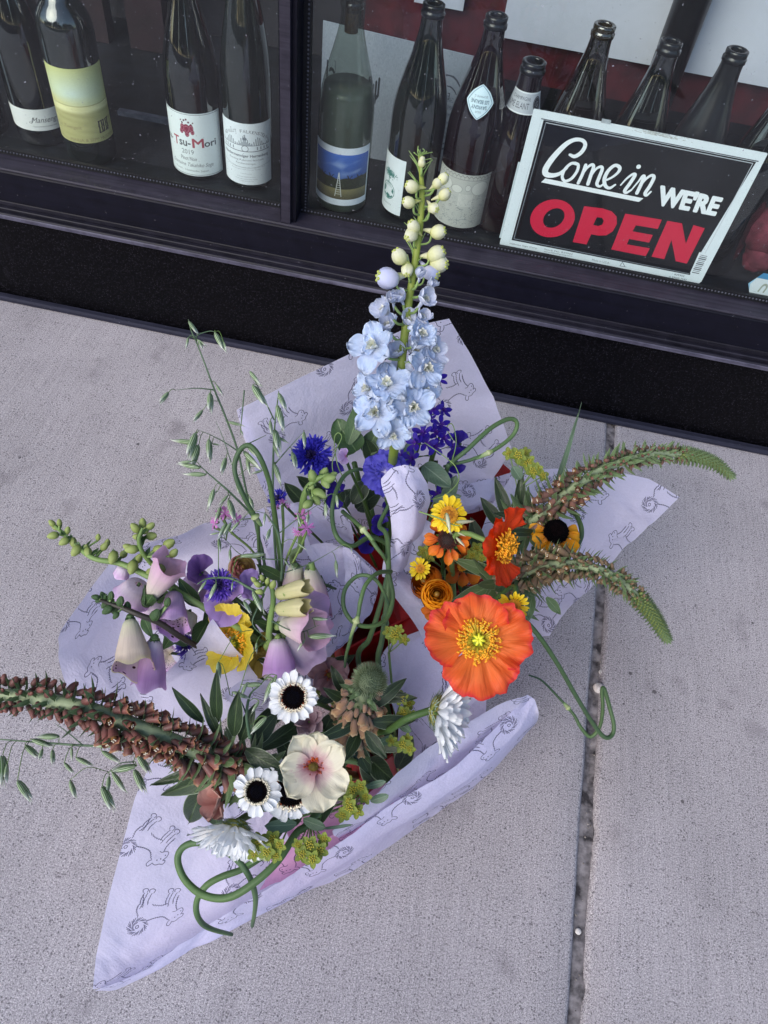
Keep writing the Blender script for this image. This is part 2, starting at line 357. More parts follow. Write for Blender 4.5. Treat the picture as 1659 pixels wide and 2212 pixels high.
WALLY=1.0
def slab(side):
    # each slab ends at the joint with a rolled, slightly crumbled edge
    off=[.0056,.0074,.0100,.0140]; zz=[-.022,-.006,-.0016,0]
    T=np.linspace(-3.0,(WALLY+.02-gB[1])/jd[1],260); V=[];r=np.random.default_rng(5 if side<0 else 6)
    jit=np.convolve(r.normal(0,.0011,len(T)+8),np.ones(5)/5,'same')[:len(T)]
    jit2=np.where(r.random(len(T))<.04,.0035,0)
    for i,t in enumerate(T):
        for o,z in zip(off,zz): V.append(jp(t,side*(o+jit[i]+(jit2[i] if o<.012 else 0)),z))
        x=jp(t,side*.05); V.append((x[0],x[1],0)); V.append((side*9.0,x[1]*1.0,0))
    n=6; Fc=[(i*n+j,i*n+j+1,(i+1)*n+j+1,(i+1)*n+j) for i in range(len(T)-1) for j in range(n-1)]
    if side>0: Fc=[f[::-1] for f in Fc]
    V=np.array(V); return V,Fc,V[:,:2].copy()
pav=part('pavement',mk(box(-9,9,-3.0,WALLY+.6,-.1,-.024),'pavement_bed',grime,False),kind='structure')
for sd_ in (-1,1): part('slab',mk(slab(sd_),'slab_mesh',CON,True),pav)
jf=G(); r_=np.random.default_rng(3)
T=np.linspace(-.2,.98,140)
V=[];
for i,t in enumerate(T):
    for o in (-.009,-.003,.003,.009): V.append(jp(t,o,-.007+r_.normal(0,.0007)-(.004 if abs(o)<.005 and .25<t<.6 else 0)))
V=np.array(V); jf.add((V,[(i*4+j,i*4+j+1,i*4+j+5,i*4+j+4) for i in range(139) for j in range(3)],V[:,:2].copy()))
part('joint_filler',jf.mesh('joint_filler',sm('joint_fill','#2e2b2e','#8b8688',70,.95,.9,bd=.002)),pav)
lit=G()
for i in range(70):
    t=r_.uniform(-.1,.97); p=jp(t,r_.normal(0,.003),-.0065+r_.uniform(0,.003)); s=r_.uniform(.0005,.0014)
    lit.add(ball(s,5,4,.6),tr(*p)@rotz(r_.uniform(0,6)))
part('joint_grit',lit.mesh('joint_grit',sm('grit','#4a443e','#a39c94',300,.9,.2)),pav,kind='stuff')
road=G().add(box(-60,60,-60,-3.0,-.16,-.1)).mesh('road_mesh',sm('asphalt','#2e2e31','#4a494b',160,.9,.5)); part('road',road,kind='structure')
def peb(px,py,rad,lab,col,z):
    c=P(px,py,z); b=ball(1,12,9,.62); V=b[0]*rad; w=wob(int(px)); V=V*(1+.10*w(b[0][:,0]*2,b[0][:,1]*2+b[0][:,2]))[:,None]
    part('pebble',mk((V,b[1],b[2]),'pebble',sm('pebble_'+col[1:],col,'#d8d2cc',300,.8,.3)),None,tr(*c)@rotz(1),top=(lab,'pebble','pebbles in the pavement joint'))
peb(1293,1486,.0078,'largest pale round pebble wedged in the pavement joint by the scape curl','#b3a79f',.001)
peb(1299,1452,.0038,'small grey pebble in the joint just above the large round one','#93908f',-.006)
peb(1249,2012,.0036,'small white pebble in the joint near the bottom edge','#bdbab8',-.006)
# --- the shop front
metal=None
def navy(name,c1,c2,rough,scr=.35,spec=.5):
    q=N(name); ob=q.n('TexCoord').outputs['Object']; sp=q.n('SeparateXYZ'); q.l(ob,sp.inputs[0])
    a=q.noise(q.mapv(ob,(2.2,160,160)),1,5,.7); b=q.noise(ob,40,5,.65)
    col=q.ramp(q.math('ADD',q.math('MULTIPLY',a,.6),q.math('MULTIPLY',b,.4)),[(.38,rgb(c1)),(.6,rgb(c2))])
    d=q.noise(ob,210,3); col=q.mix(q.ramp(d,[(.70,(0,0,0,1)),(.76,(.35,.35,.35,1))]),col,rgb('#8c8a92'))
    q.l(col,q.b.inputs['Base Color']); q.set(q.b,'Roughness',q.math('MULTIPLY_ADD',b,.35,rough)); q.b.inputs['Specular IOR Level'].default_value=spec; q.bump(a,scr,.0006); return q.m
frameM=navy('painted_frame','#040410','#0a0a1a',.36,.15,.22); sillM=navy('worn_sill_metal','#1d1b26','#34313d',.40,.10,.3); lipM=navy('worn_ledge_edge','#2c2a3a','#5d5b6c',.4,.3,.35)
def granite():
    q=N('black_granite'); ob=q.n('TexCoord').outputs['Object']
    vo=q.n('TexVoronoi'); q.l(ob,vo.inputs['Vector']); vo.inputs['Scale'].default_value=330; a=q.noise(ob,260,4,.75)
    col=q.ramp(a,[(.42,rgb('#010102')),(.56,rgb('#06060a')),(.66,rgb('#2a2830'))]); m=q.math('LESS_THAN',vo.outputs['Distance'],q.math('MULTIPLY',q.noise(ob,30,3),.28)); col=q.mix(q.math('MULTIPLY',m,.8),col,rgb('#4a4650'))
    sc_=q.ramp(q.noise(q.mapv(ob,(30,30,9)),1,5,.7,.6),[(.62,(0,0,0,1)),(.8,(.3,.3,.3,1))]); col=q.mix(sc_,col,rgb('#3a3942'))
    q.l(col,q.b.inputs['Base Color']); q.b.inputs['Roughness'].default_value=.42; q.b.inputs['Specular IOR Level'].default_value=.12; q.bump(a,.1,.0004); return q.m
GY=1.041; X0,X1=-2.2,2.2
sf=thing('shop_front','dark navy painted shop front with black stone kick plate along the pavement','shop front',(0,WALLY,0))
part('kick_plate',mk(box(X0,X1,WALLY+.0,WALLY+.14,.0,.182),'kick_plate',granite(),False),sf)
part('base_trim',mk(bbox_bev(X0,X1,WALLY-.016,WALLY-.001,.0,.011,.003),'base_trim',navy('base_trim_paint','#1b1c2a','#2c2d3c',.6,.3,.25),False),sf)
# stepped ledge under the fascia
ZT=.255; ZF=.209
g=G()
for (y0,z0,y1,z1,b) in ((WALLY-.016,.181,WALLY+.10,.187,.0015),(WALLY-.010,.187,WALLY+.10,.193,.001),(WALLY-.003,.1932,WALLY+.10,.201,.001)):
    g.add(bbox_bev(X0,X1,y0,y1,z0,z1,b))
part('ledge',g.mesh('ledge',navy('ledge_metal','#0b0b14','#22202c',.38,.3,.3),False),sf)
part('ledge_lip',mk(bbox_bev(X0,X1,WALLY-.0195,WALLY-.0162,.179,.1862,.0012),'ledge_lip',lipM,False),sf)
part('fascia',mk(bbox_bev(X0,X1,WALLY-.004,WALLY+.06,.201,ZT-.001,.002),'fascia',frameM,False),sf)
part('sill',mk(bbox_bev(X0,X1,WALLY-.0035,GY-.001,ZT-.0008,ZT+.0035,.0015),'sill',sillM,False),sf)
# beaded glazing gasket
gsk=sm('rubber_gasket','#08090c','#12131a',300,.6,.2)
g=G().add(box(X0,X1,GY-.006,GY-.0004,ZT+.0036,ZT+.012)); part('gasket',g.mesh('gasket',gsk,False),sf)
g=G(); bd_=ball(.0014,6,4,1)
for i in range(int(1.5/.0052)): g.add(bd_,tr(-.75+i*.0052,GY-.0065,ZT+.0085))
part('gasket_beads',g.mesh('gasket_beads',sm('gasket_bead','#3b3d48','#5a5c68',200,.35,0)),sf,kind='stuff')
# mullion
mx0=PY(587,200,WALLY-.003)[0]; 
pA=PY(605,440,WALLY-.003); pB=PY(627,440,WALLY-.003); xm0,xm1=pA[0],pB[0]
part('mullion',mk(box(xm0-.002,xm1+.006,WALLY+.006,GY+.05,ZT+.0036,2.4),'mullion',frameM,False),sf)
part('mullion_face',mk(bbox_bev(xm0+.001,xm1-.001,WALLY-.001,WALLY+.006,ZT+.0036,2.4,.001),'mullion_face',sillM,False),sf)
g=G()
for xx in (xm1+.0135,):
    for i in range(120): g.add(bd_,tr(xx,GY-.004,ZT+.012+i*.0052))
part('mullion_beads',g.mesh('mullion_beads',MC['gasket_bead']),sf,kind='stuff')
part('mullion_gasket',mk(box(xm1+.0062,xm1+.017,GY-.0038,GY-.0004,ZT+.012,2.4),'mullion_gasket',gsk,False),sf)
part('header',mk(bbox_bev(X0,X1,WALLY-.01,WALLY+.3,2.4,3.6,.004),'header',frameM,False),sf)
def glassm(name,tint,ior=1.5,rough=0.0,dust=0.):
    q=N(name); t=q.n('BsdfTransparent'); t.inputs[0].default_value=tint; gl=q.n('BsdfAnisotropic') if False else q.n('BsdfGlossy'); gl.inputs['Roughness'].default_value=rough
    fr=q.n('Fresnel'); fr.inputs[0].default_value=ior; mx=q.n('MixShader'); gm=q.n('NewGeometry'); q.l(q.math('MULTIPLY',fr.outputs[0],q.math('SUBTRACT',1.0,gm.outputs['Backfacing'])),mx.inputs[0]); q.l(t.outputs[0],mx.inputs[1]); q.l(gl.outputs[0],mx.inputs[2]); out=mx.outputs[0]
    if dust:
        ob=q.n('TexCoord').outputs['Object']; d=q.n('BsdfDiffuse'); d.inputs[0].default_value=rgb('#b9bccb'); m2=q.n('MixShader')
        sp_=q.ramp(q.noise(ob,260,2),[(.735,(0,0,0,1)),(.77,(.6,.6,.6,1))]); sm_=q.math('MULTIPLY',q.ramp(q.noise(q.mapv(ob,(9,9,5)),1,5,.6,.8),[(.4,(0,0,0,1)),(.8,(1,1,1,1))]),dust)
        q.l(q.math('MAXIMUM',sp_,q.math('ADD',sm_,dust*.35)),m2.inputs[0]); q.l(out,m2.inputs[1]); q.l(d.outputs[0],m2.inputs[2]); out=m2.outputs[0]
    q.l(out,q.o.inputs[0]); return q.m
pane=glassm('window_glass',(.93,.96,.95,1),1.5,0,.012)
part('window_pane',mk(box(X0,xm0-.002,GY,GY+.006,ZT+.0036,2.4),'window_pane',pane,False),sf)
part('window_pane',mk(box(xm1+.0062,X1,GY,GY+.006,ZT+.0036,2.4),'window_pane',pane,False),sf)
# --- display case behind the glass
ZS=.236
dk=sm('display_floor_paint','#0c0e12','#1c1f26',30,.5,.15); dk2=sm('display_wall_paint','#15151b','#26252d',8,.8,.1)
dc=thing('display_case','dark window display shelf with maroon back board behind the glass','display case',(0,1.3,ZS))
part('shelf',mk(box(X0,X1,GY+.0065,1.9,ZS-.03,ZS),'shelf',dk,False),dc)
part('shelf_upstand',mk(box(X0,X1,GY+.0068,GY+.012,ZS+.0002,ZT+.002),'shelf_upstand',gsk,False),dc)
part('back_panel',mk(box(X0,X1,1.62,1.65,ZS+.0005,2.3),'back_panel',dk2,False),dc)
part('side_panel',mk(box(X0-.03,X0,GY,1.65,ZS,2.3),'side_panel',dk2,False),dc)
part('side_panel',mk(box(X1,X1+.03,GY,1.65,ZS,2.3),'side_panel',dk2,False),dc)
part('top_panel',mk(box(X0,X1,GY+.0065,1.65,2.3,2.33),'top_panel',dk2,False),dc)
mar=sm('maroon_paint','#3a0f16','#5a1a22',25,.5,.2)
xR=xm1+.03
zr=lambda x,y,Y:PY(x,y,Y)[2]
part('maroon_board',mk(box(xR,X1,1.36,1.375,ZS+.0005+.13,ZS+.245),'maroon_board',mar,False),dc)
for (a,b,c_,d_,lab) in ((PY(150,60,1.5)[0],PY(230,60,1.5)[0],.24,1.2,''),(PY(250,60,1.45)[0],PY(330,60,1.45)[0],.24,1.2,''),):
    part('maroon_post',mk(box(a,b,1.5,1.53,ZS+.001,c_+d_),'maroon_post',sm('dim_maroon','#1b0d14','#2a141c',20,.6,.1),False),dc)
part('shelf_batten',mk(box(PY(262,290,1.25)[0],PY(375,312,1.25)[0],1.25,1.262,ZS+.0003,ZS+.008),'shelf_batten',sm('grey_batten','#4c4f5c','#6c6f7c',60,.5,.1),False),dc)
# ------------------------------------------------------------------ bottles in the window
BURG=[(.001,0),(.034,0),(.0395,.003),(.0412,.008),(.0412,.025),(.0412,.050),(.0412,.075),(.0412,.100),(.0412,.120),(.0412,.135),(.0411,.146),(.0405,.158),(.0382,.175),(.0342,.195),(.029,.214),(.0238,.232),(.0195,.248),(.0165,.262),(.0150,.275),(.0147,.283)]
BORD=[(.001,0),(.034,0),(.0375,.003),(.0392,.008),(.0392,.035),(.0392,.065),(.0392,.095),(.0392,.125),(.0392,.150),(.0392,.170),(.0391,.186),(.0385,.198),(.0355,.210),(.029,.221),(.021,.231),(.0165,.242),(.0150,.255),(.0147,.283)]
FLUTE=[(.001,0),(.032,0),(.0362,.003),(.0375,.008),(.0375,.035),(.0375,.060),(.0375,.085),(.0375,.110),(.0375,.130),(.0373,.150),(.0366,.172),(.0340,.200),(.0300,.228),(.0250,.255),(.0205,.280),(.0170,.300),(.0150,.318),(.0147,.326)]
CHAMP=[(.001,0),(.034,0),(.0385,.003),(.0398,.008),(.0398,.030),(.0398,.055),(.0398,.080),(.0397,.100),(.0394,.112),(.0385,.125),(.0345,.148),(.0285,.172),(.0225,.193),(.0185,.210),(.0170,.222),(.0165,.232)]
def dens(pr,k=70):
    p=np.array(pr); return cr(np.stack([p[3:,0],p[3:,1],p[3:,0]*0],1),k)[:,:2].tolist()
def bottle(label,X,Y,prof,mat,rot=0,labs=(),lip=True,group='wine bottles in the shop window',cork=None,lipmat=None,zs=None):
    t=thing('wine_bottle',label,'bottle',(X,Y,ZS if zs is None else zs),group,tr(X,Y,(ZS if zs is None else zs)+.0004)@rotz(rot))
    Wm=WM[t.name]; pr=prof[:3]+dens(prof)
    part('glass_body',mk(lathe(pr,40),'bottle_body',mat),t,Wm)
    h=prof[-1][1]; r=prof[-1][0]
    lp=[(r,h),(r+.0003,h+.0002),(r+.0016,h+.001),(r+.0017,h+.006),(r+.0003,h+.0075),(r+.0001,h+.009),(r+.0006,h+.0105),(r+.0004,h+.0145),(r-.0012,h+.0155),(r-.0045,h+.0152),(r-.0052,h+.013),(r-.0052,h-.006)]
    part('lip',mk(lathe(lp,28),'bottle_lip',lipmat or mat),t,Wm)
    part('cork',mk(lathe([(r-.0053,h-.03),(r-.0053,h+.003),(.0005,h+.0032)],14),'cork',cork or sm('cork_brown','#2a1d12','#5a452c',300,.8,.2)),t,Wm)
    for (nm,z0,z1,a0,a1,im,off) in labs:
        rr=lambda z:np.interp(z,[p[1] for p in prof],[p[0] for p in prof])+off
        def fn(u,v,z0=z0,z1=z1,a0=a0,a1=a1):
            a=a0+(a1-a0)*u; z=z0+(z1-z0)*v; q=rr(z); return np.stack([q*np.sin(a),-q*np.cos(a),z],1)
        V,Fc,U=gridf(fn,30,6); part(nm,mk((V,[f[::-1] for f in Fc][::1],U),nm,printed(nm+'_print',im,.55)),t,Wm)
    return t
def dglass(name,c,rough=.03):
    q=N(name); q.b.inputs['Base Color'].default_value=rgb(c); q.b.inputs['Roughness'].default_value=rough; q.b.inputs['Specular IOR Level'].default_value=.8 if rough<.1 else .3
    q.b.inputs['Coat Weight'].default_value=1.0; q.b.inputs['Coat IOR'].default_value=1.6 if rough<.1 else 1.3; q.b.inputs['Coat Roughness'].default_value=.02
    ob=q.n('TexCoord').outputs['Object']; nz=q.noise(q.mapv(ob,(25,25,12)),1,2); q.bump(nz,.12,.0008); return q.m
bk=dglass('black_green_glass','#07090a'); br=dglass('dark_brown_glass','#0d0705'); gr=dglass('deep_green_glass','#0a120e'); rd=dglass('dark_red_wine_glass','#12060a'); dusty=dglass('dusty_dark_glass','#14161a',.30)
pale=glassm('pale_green_glass',(.66,.70,.66,1),1.6,.02)
D2R=math.pi/180
def ax(px,py,Y,r=.041):      # the axis of a bottle whose front surface shows at a pixel
    q=PY(px,py,Y-r); d=unit([q[0],q[1],0]); return q[0]+d[0]*r*.9
SERIF='#55585c'
# labels -------------------------------------------------------------
im=Img(420,560,'#d9e2e6'); im.text('E',330,470,22,26,'#4b5158'); im.text('DOMAINE',150,470,150,24,'#4b5158'); im.noise(.012,6); L1=im.image('label_pale_blue')
im=Img(640,250,'#efefeb'); im.text('Manseng',330,92,240,80,'#4a4a4c',0,.35); im.line([(330,140),(318,152),(338,160),(356,132),(372,92)],2,'#4a4a4c',16); im.text('Tannin-forward amber wine',345,190,230,16,'#55565a'); im.noise(.01,5); L2=im.image('label_cream_script')
im=Img(640,720,'#dfe6cf')
yy,xx=np.mgrid[0:720,0:640]; up=np.clip(1-np.hypot((xx-290)/400,(yy-230)/230),0,1)[...,None]
im.a[:]=(np.array([.82,.83,.56])*(1-up)+np.array([.86,.92,.86])*up); g2=np.clip(1-np.abs(yy-330)/70,0,1)[...,None]*np.clip(1-xx/600,.2,1)[...,None]; im.a[:]=im.a*(1-g2*.6)+np.array([.90,.83,.50])*g2*.6
lo=(yy>345)[...,None]; w_=wob(4,7); band=(w_(xx/140.,yy/22.)*.06)[...,None]; im.a[:]=np.where(lo,np.array([.72,.70,.47])+band+np.clip((430-yy)/160,0,.2)[...,None],im.a)
im.line([(0,352),(160,346),(330,352),(640,344)],4,'#b5b27c',30); im.text('Rot Zweigelt',60,545,250,42,'#8d8358',0,.1)
for i in range(5):
    for j in range(2): im.line([(468+i*24,520+j*58),(464+i*24+(i%2)*8,570+j*58)],7,'#4a3f3c'); 
im.line([(462,520),(520,516)],5,'#4a3f3c'); im.line([(540,518),(578,512)],5,'#4a3f3c'); im.line([(462,632),(500,628)],5,'#4a3f3c'); im.line([(530,626),(572,604)],5,'#4a3f3c')
im.text('MARIA & SEPP MUSTER',190,672,420,30,'#857a4e'); im.noise(.012,5); L3=im.image('label_yellow')
im=Img(700,620,'#eef5f5'); im.line([(14,12),(686,12),(686,608),(14,608),(14,12)],2,'#5c6468')
for cx,cy,r in ((330,70,9),(352,60,9),(312,92,9),(372,84,9),(395,105,8),(300,70,7),(412,88,7)): im.ell(cx,cy,r,r,'#5d2f3a')
for cx,cy,a,b in ((350,150,34,46),(312,140,22,36),(392,140,22,36),(300,175,18,24),(402,178,18,24),(350,200,20,26)): im.ell(cx,cy,a,b,'#8e2f48'); im.ell(cx,cy,a*.6,b*.6,'#c98b98',2)
im.text('Na',30,258,62,54,'#52565a',1); im.text('na-',92,270,78,42,'#52565a',1); im.text('T',196,240,60,86,'#b0525e',2); im.text('su-',262,268,110,52,'#52565a',2); im.text('M',392,240,104,86,'#b0525e',3); im.text('ori',504,262,120,60,'#52565a',2)
im.text('2019',278,352,118,46,'#7d8488'); im.text('Pinot Noir',262,424,160,38,'#5f6669'); im.text('Domaine Takahiko Soga',140,486,430,50,'#6f777a',0,.3); im.text('Yoichi - Hokkaido, Japan',170,556,350,22,'#6f777a'); im.noise(.01,5); L4=im.image('label_red_crest')
im=Img(640,760,'#eaf0f5')
s_='WEINGUT FALKENSTEIN'
for i,ch in enumerate(s_):
    if ch==' ': continue
    a=-1.0+2.0*i/(len(s_)-1); cx,cy=320+300*math.sin(a*.95),300-230*math.cos(a*.95)+20; im.text(ch,cx-13,cy-18,26 if ch!='I' else 8,36,'#767d84',0,0,None,a*.8)
for i in range(26): im.line([(40+i*22,190+40*math.sin(i*.9)+abs(i-13)*3),(44+i*22,260)],5,'#8b939b')
im.line([(40,262),(600,262)],3,'#777f86'); im.line([(40,330),(250,334),(400,334),(600,326)],4,'#646b72'); im.line([(320,130),(320,170)],3,'#646b72'); im.line([(308,142),(332,142)],2,'#646b72'); im.ell(320,182,24,18,'#7a828a'); im.poly([(240,260),(320,205),(400,260)],'#aab1b8'); im.ell(320,300,34,36,'#6a7178',3)
for x in (70,110,150,190,450,490,530,570): im.line([(x,285),(x,312)],6,'#8b939b')
im.text('Niedermenniger Herrenberg',60,372,520,44,'#6d747b',1); im.text('Riesling Kabinett feinherb',130,430,390,30,'#7b828a'); im.text('Familienweingut',215,474,210,28,'#7b828a')
for y,w in ((530,440),(556,330),(610,120),(650,200),(680,240),(706,160)): im.text('Erzeugerabfullung Konz',320-w/2,y,w,14,'#8d949b')
im.line([(30,505),(320,540),(610,505)],2,'#9aa1a8',20); im.noise(.01,5); L5=im.image('label_manor')
im=Img(720,720,'#e8eef4'); yy,xx=np.mgrid[0:560,0:680]; w_=wob(12,8);w2=wob(15,8)
skyc=np.array([.16,.32,.66])*(1-yy[...,None]/560*.5)+.12; cl=np.clip(w_(xx/90.+yy/60.,yy/50.)*1.6-.1,0,1)[...,None]*np.clip(1-abs(yy-170)/200,0,1)[...,None]
pic=skyc*(1-cl)+np.array([.86,.9,.95])*cl; hor=300+26*w2(xx/60.,0)+np.abs(xx-350)*-.12; tree=(yy>hor)[...,None]; tn=np.random.default_rng(4).uniform(.5,1.2,(70,85)); tn=np.kron(tn,np.ones((8,8)))[:560,:680,None]
pic=np.where(tree,np.array([.20,.22,.14])*tn,pic); gr_=(yy>425+10*w_(xx/80.,1))[...,None]; pic=np.where(gr_,np.array([.52,.49,.33])*(1-.35*np.clip((yy-440)/120,0,1))[...,None]*(.9+.1*tn),pic); im.a[80:640,20:700]=pic
for sx in (-1,1): im.line([(352,300),(352+sx*34,600)],4,'#cfd2cb')
for k in range(10): im.line([(352-3-3.0*k,318+28*k),(352+3+3.0*k,318+28*k)],3,'#cfd2cb')
for x in (150,250,450,560): im.line([(x,430),(x+12,380),(x-6,330)],6,'#2e2c22',8); im.line([(x+10,385),(x+44,335)],4,'#2e2c22')
im.noise(.02,4); L6=im.image('label_orchard')
im=Img(440,720,'#e9f1f5')
for i in range(220):
    a,b=rng.normal(0,1,2); cx,cy=220+a*50,235+b*26-abs(a)*0; im.ell(cx,cy,rng.uniform(4,10),rng.uniform(3,7),'#3f7f77')
im.line([(220,250),(218,300),(220,345)],[7,5,8],'#3f7f77',12)
for dx in (-60,-34,-12,14,38,62): im.line([(220,335),(220+dx*.6,365),(220+dx,400)],2.2,'#3f7f77',10)
im.ell(220,450,108,108,'#3f7f77',4)
for pts in ([(128,430),(150,400),(176,430),(160,480),(138,500)],[(290,400),(316,430),(312,470),(284,450)],[(180,520),(214,490),(262,505),(268,540),(222,556)],[(140,510),(170,505),(180,535),(160,530)],[(262,520),(300,490),(306,505),(280,535)]): im.poly(pts,'#3f7f77')
im.text('GRAVITY',140,612,160,24,'#7b8b90'); im.noise(.008,5); L7=im.image('label_tree_globe')
im=Img(760,720,'#b9bab4')
for k in range(16): im.line([(20+k*46,14),(42+k*46,40),(64+k*46,14)],3,'#6f716d',8); im.ell(42+k*46,56,5,5,'#77797a')
im.line([(0,70),(760,70)],3,'#7d7f7c')
for (cx,cy,rx,ry) in ((150,170,90,80),(560,180,100,90),(300,200,60,50),(420,170,30,40)): im.ell(cx,cy,rx,ry,'#cfd0c9'); im.ell(cx,cy,rx,ry,'#888b88',2)
r9=np.random.default_rng(9)
for i in range(230):
    x,y=r9.uniform(30,730),r9.uniform(260,700); a=r9.uniform(0,6.28); rr=r9.uniform(8,30); im.line([(x+rr*math.cos(a+t),y+rr*.8*math.sin(a+t)) for t in (0,.8,1.6,2.4)],1.6,'#7f8788' if i%3 else '#5f6a70',8,.8)
for k in range(12): im.line([(340+k*13,260),(340+k*13,420)],3,'#d6d6ce')
im.noise(.02,4); L8=im.image('label_ornate_grey')
im=Img(360,170,'#b7bcc4'); im.line([(0,6),(360,6)],5,'#dfe3e6'); im.line([(0,164),(360,164)],5,'#dfe3e6'); im.text('CHAMPAGNE',40,36,190,28,'#4a4c55'); im.text('GUILLAUME ELANT',-120,82,340,48,'#4a4c55'); im.ell(300,90,44,60,'#2c2c33'); im.ell(300,90,36,50,'#8a8a90',2); im.text('G',286,70,28,42,'#8a8a90'); L9=im.image('label_neck_band')
im=Img(300,300,'#d9edf6'); im.line([(150,14),(276,150),(150,286),(24,150),(150,14)],3,'#7fa0b4')
for t,y,h,w in (('2020',214,16,56),('SAVIGNY',172,26,140),('LES BEAUNE',132,26,170),('DOMAINE G.',100,16,120)): im.text(t,150-w/2,y,w,h,'#6c8594',1 if h>20 else 0,0,None,0,True)
L10=im.image('sticker_diamond')
# bottles left to right ---------------------------------------------
bottle('dark bottle with pale blue label, mostly cut off by the picture edge',-.815,1.13,BURG,bk,0,[('paper_label',.03,.125,-75*D2R,58*D2R,L1,.0004)])
bottle('dark sloping bottle with low cream label and grey script, behind the yellow one',-.716,1.145,BURG,bk,3*D2R,[('paper_label',.0285,.062,-70*D2R,75*D2R,L2,.0004)])
bottle('round shouldered dark bottle with tall yellow label',ax(198,288,1.135),1.115,BORD,gr,20*D2R,[('paper_label',.040,.150,-82*D2R,82*D2R,L3,.0004)])
bottle('dark bottle with white label, red grape crest and blackletter name',ax(432,386,1.137),1.137,BURG,bk,0,[('paper_label',.010,.109,-80*D2R,80*D2R,L4,.0004)])
bottle('tall slim green bottle with grey manor house label beside the mullion',ax(533,401,1.14,.0375)+.006,1.137,FLUTE,gr,8*D2R,[('paper_label',.010,.108,-72*D2R,72*D2R,L5,.0004)])
t6=bottle('pale grey green bottle with photo label of orchard and ladder',ax(738,427,1.125),1.118,BURG,pale,4*D2R,[('paper_label',.020,.112,-72*D2R,72*D2R,L6,.0004)])
def liquid(t,prof,ztop,mat):
    pr=[(max(.0005,r-.0022),max(z,.006)) for r,z in prof if z<ztop]; pr=[(.0005,.006)]+pr[1:]; rr=np.interp(ztop,[p[1] for p in prof],[p[0] for p in prof])-.0022; pr+=[(rr,ztop),(.0005,ztop+.0001)]
    part('wine',mk(lathe(pr,32),'wine',mat),t,WM[t.name])
liquid(t6,BURG,.185,sm('pale_wine','#626a62','#727a70',20,.3,0))
bottle('dark green bottle with white label of a green tree over a globe',ax(876,464,1.137),1.137,BURG,gr,0,[('paper_label',.010,.100,-86*D2R,-8*D2R,L7,.0004)],lipmat=dusty)
t8=bottle('dark red bottle with ornate grey label and blue neck sticker',ax(985,487,1.137),1.137,BURG,rd,0,[('paper_label',.010,.098,-72*D2R,78*D2R,L8,.0004)],lipmat=dusty)
# neck sticker: a rounded diamond wrapped on the shoulder
def stk(u,v):
    a,b=2*u-1,2*v-1; # square to rounded diamond
    n=(np.abs(a)+np.abs(b)); X=(a-b)*.5; Z=(a+b)*.5; k=1-.16*(1-np.minimum(1,np.abs(np.abs(a)-np.abs(b))))*(n/2); X=X*k; Z=Z*k
    z=.200+Z*.026; r=np.interp(z,[p[1] for p in BURG],[p[0] for p in BURG])+.0006; an=X*.024/r+.0*D2R
    return np.stack([r*np.sin(an),-r*np.cos(an),z],1)
V,Fc,U=gridf(stk,14,14); a_,b_=2*U[:,0]-1,2*U[:,1]-1; U=np.stack([.5+(a_-b_)*.25*.98,.5+(a_+b_)*.25*.98],1)
part('neck_sticker',mk((V,Fc,U),'neck_sticker',printed('sticker_print',L10,.5)),t8,WM[t8.name])
c9=PY(1154,136,1.15)
bottle('short sparkling wine bottle with grey foil neck band, left of the sign',c9[0],1.15,CHAMP,rd,0,[('neck_band',.185,.213,-75*D2R,75*D2R,L9,.0005)],lipmat=dusty)
for (px,py,mt,lm,lab,ck) in ((1308,52,br,dglass('olive_brown_glass','#241a06',.05),'brown bottle with olive tinted mouth, leftmost of three necks above the sign','#5a4a10'),
    (1452,88,bk,dusty,'dusty scratched black bottle, middle neck of the three above the sign','#1a1a1a'),
    (1595,107,dusty,dusty,'grey matt bottle neck, rightmost of the three whose mouths show above the sign','#4a4538')):
    q=PY(px,py,1.16); bottle(lab,q[0],1.16,BURG,mt,0,(),lipmat=lm,cork=sm('cork_'+ck[1:],ck,ck,300,.8,0),zs=q[2]-.2985)
bottle('dark bottle at the picture edge with only its sloping shoulder in view',.395,1.15,BURG,bk,0,())
# ------------------------------------------------------------------ open sign hanging inside the glass
YS=1.0495
def S_(x,y): return PY((1600+x/1.8433)/1.50694,(y/1.8433)/1.50694,YS)
TL,TR_,BR_,BL_=S_(258,645),S_(1659,930),S_(1250,1700),S_(42,1480)
sx0,sx1=(TL[0]+BL_[0])/2,(TR_[0]+BR_[0])/2; sz0,sz1=(BL_[2]+BR_[2])/2,(TL[2]+TR_[2])/2
SW,SH=1500,1000
def K(x,y):
    p=S_(x,y); return ((p[0]-sx0)/(sx1-sx0)*SW,(sz1-p[2])/(sz1-sz0)*SH)
def KK(l): return [K(*p) for p in l]
im=Img(SW,SH,'#e3ebef')
im.poly(KK([(313,720),(1588,972),(1245,1535),(1190,1650),(120,1440)]),'#0c0d11')
im.line(KK([(326,735),(1568,980),(1282,1518)]),2.5,'#c9ced4'); im.line(KK([(326,735),(134,1432),(1185,1642)]),2.5,'#8d939b')
im.line(KK([(300,712),(1600,968)]),3,'#3a3f45'); im.line(KK([(300,712),(108,1450)]),0.1,'#3a3f45')
sc1='#f2f6f8'
im.line(KK([(470,928),(500,938),(540,912),(562,870),(545,842),(500,838),(450,862),(395,915),(350,970),(322,1020),(330,1046),(368,1052),(410,1040),(450,1008)]),[9,13,13,12,12,14,17,19,20,20,16,12,9],sc1,90)
im.line(KK([(515,985),(480,980),(440,1015),(424,1060),(440,1086),(478,1072),(512,1028),(520,990),(500,978)]),10,sc1,50)
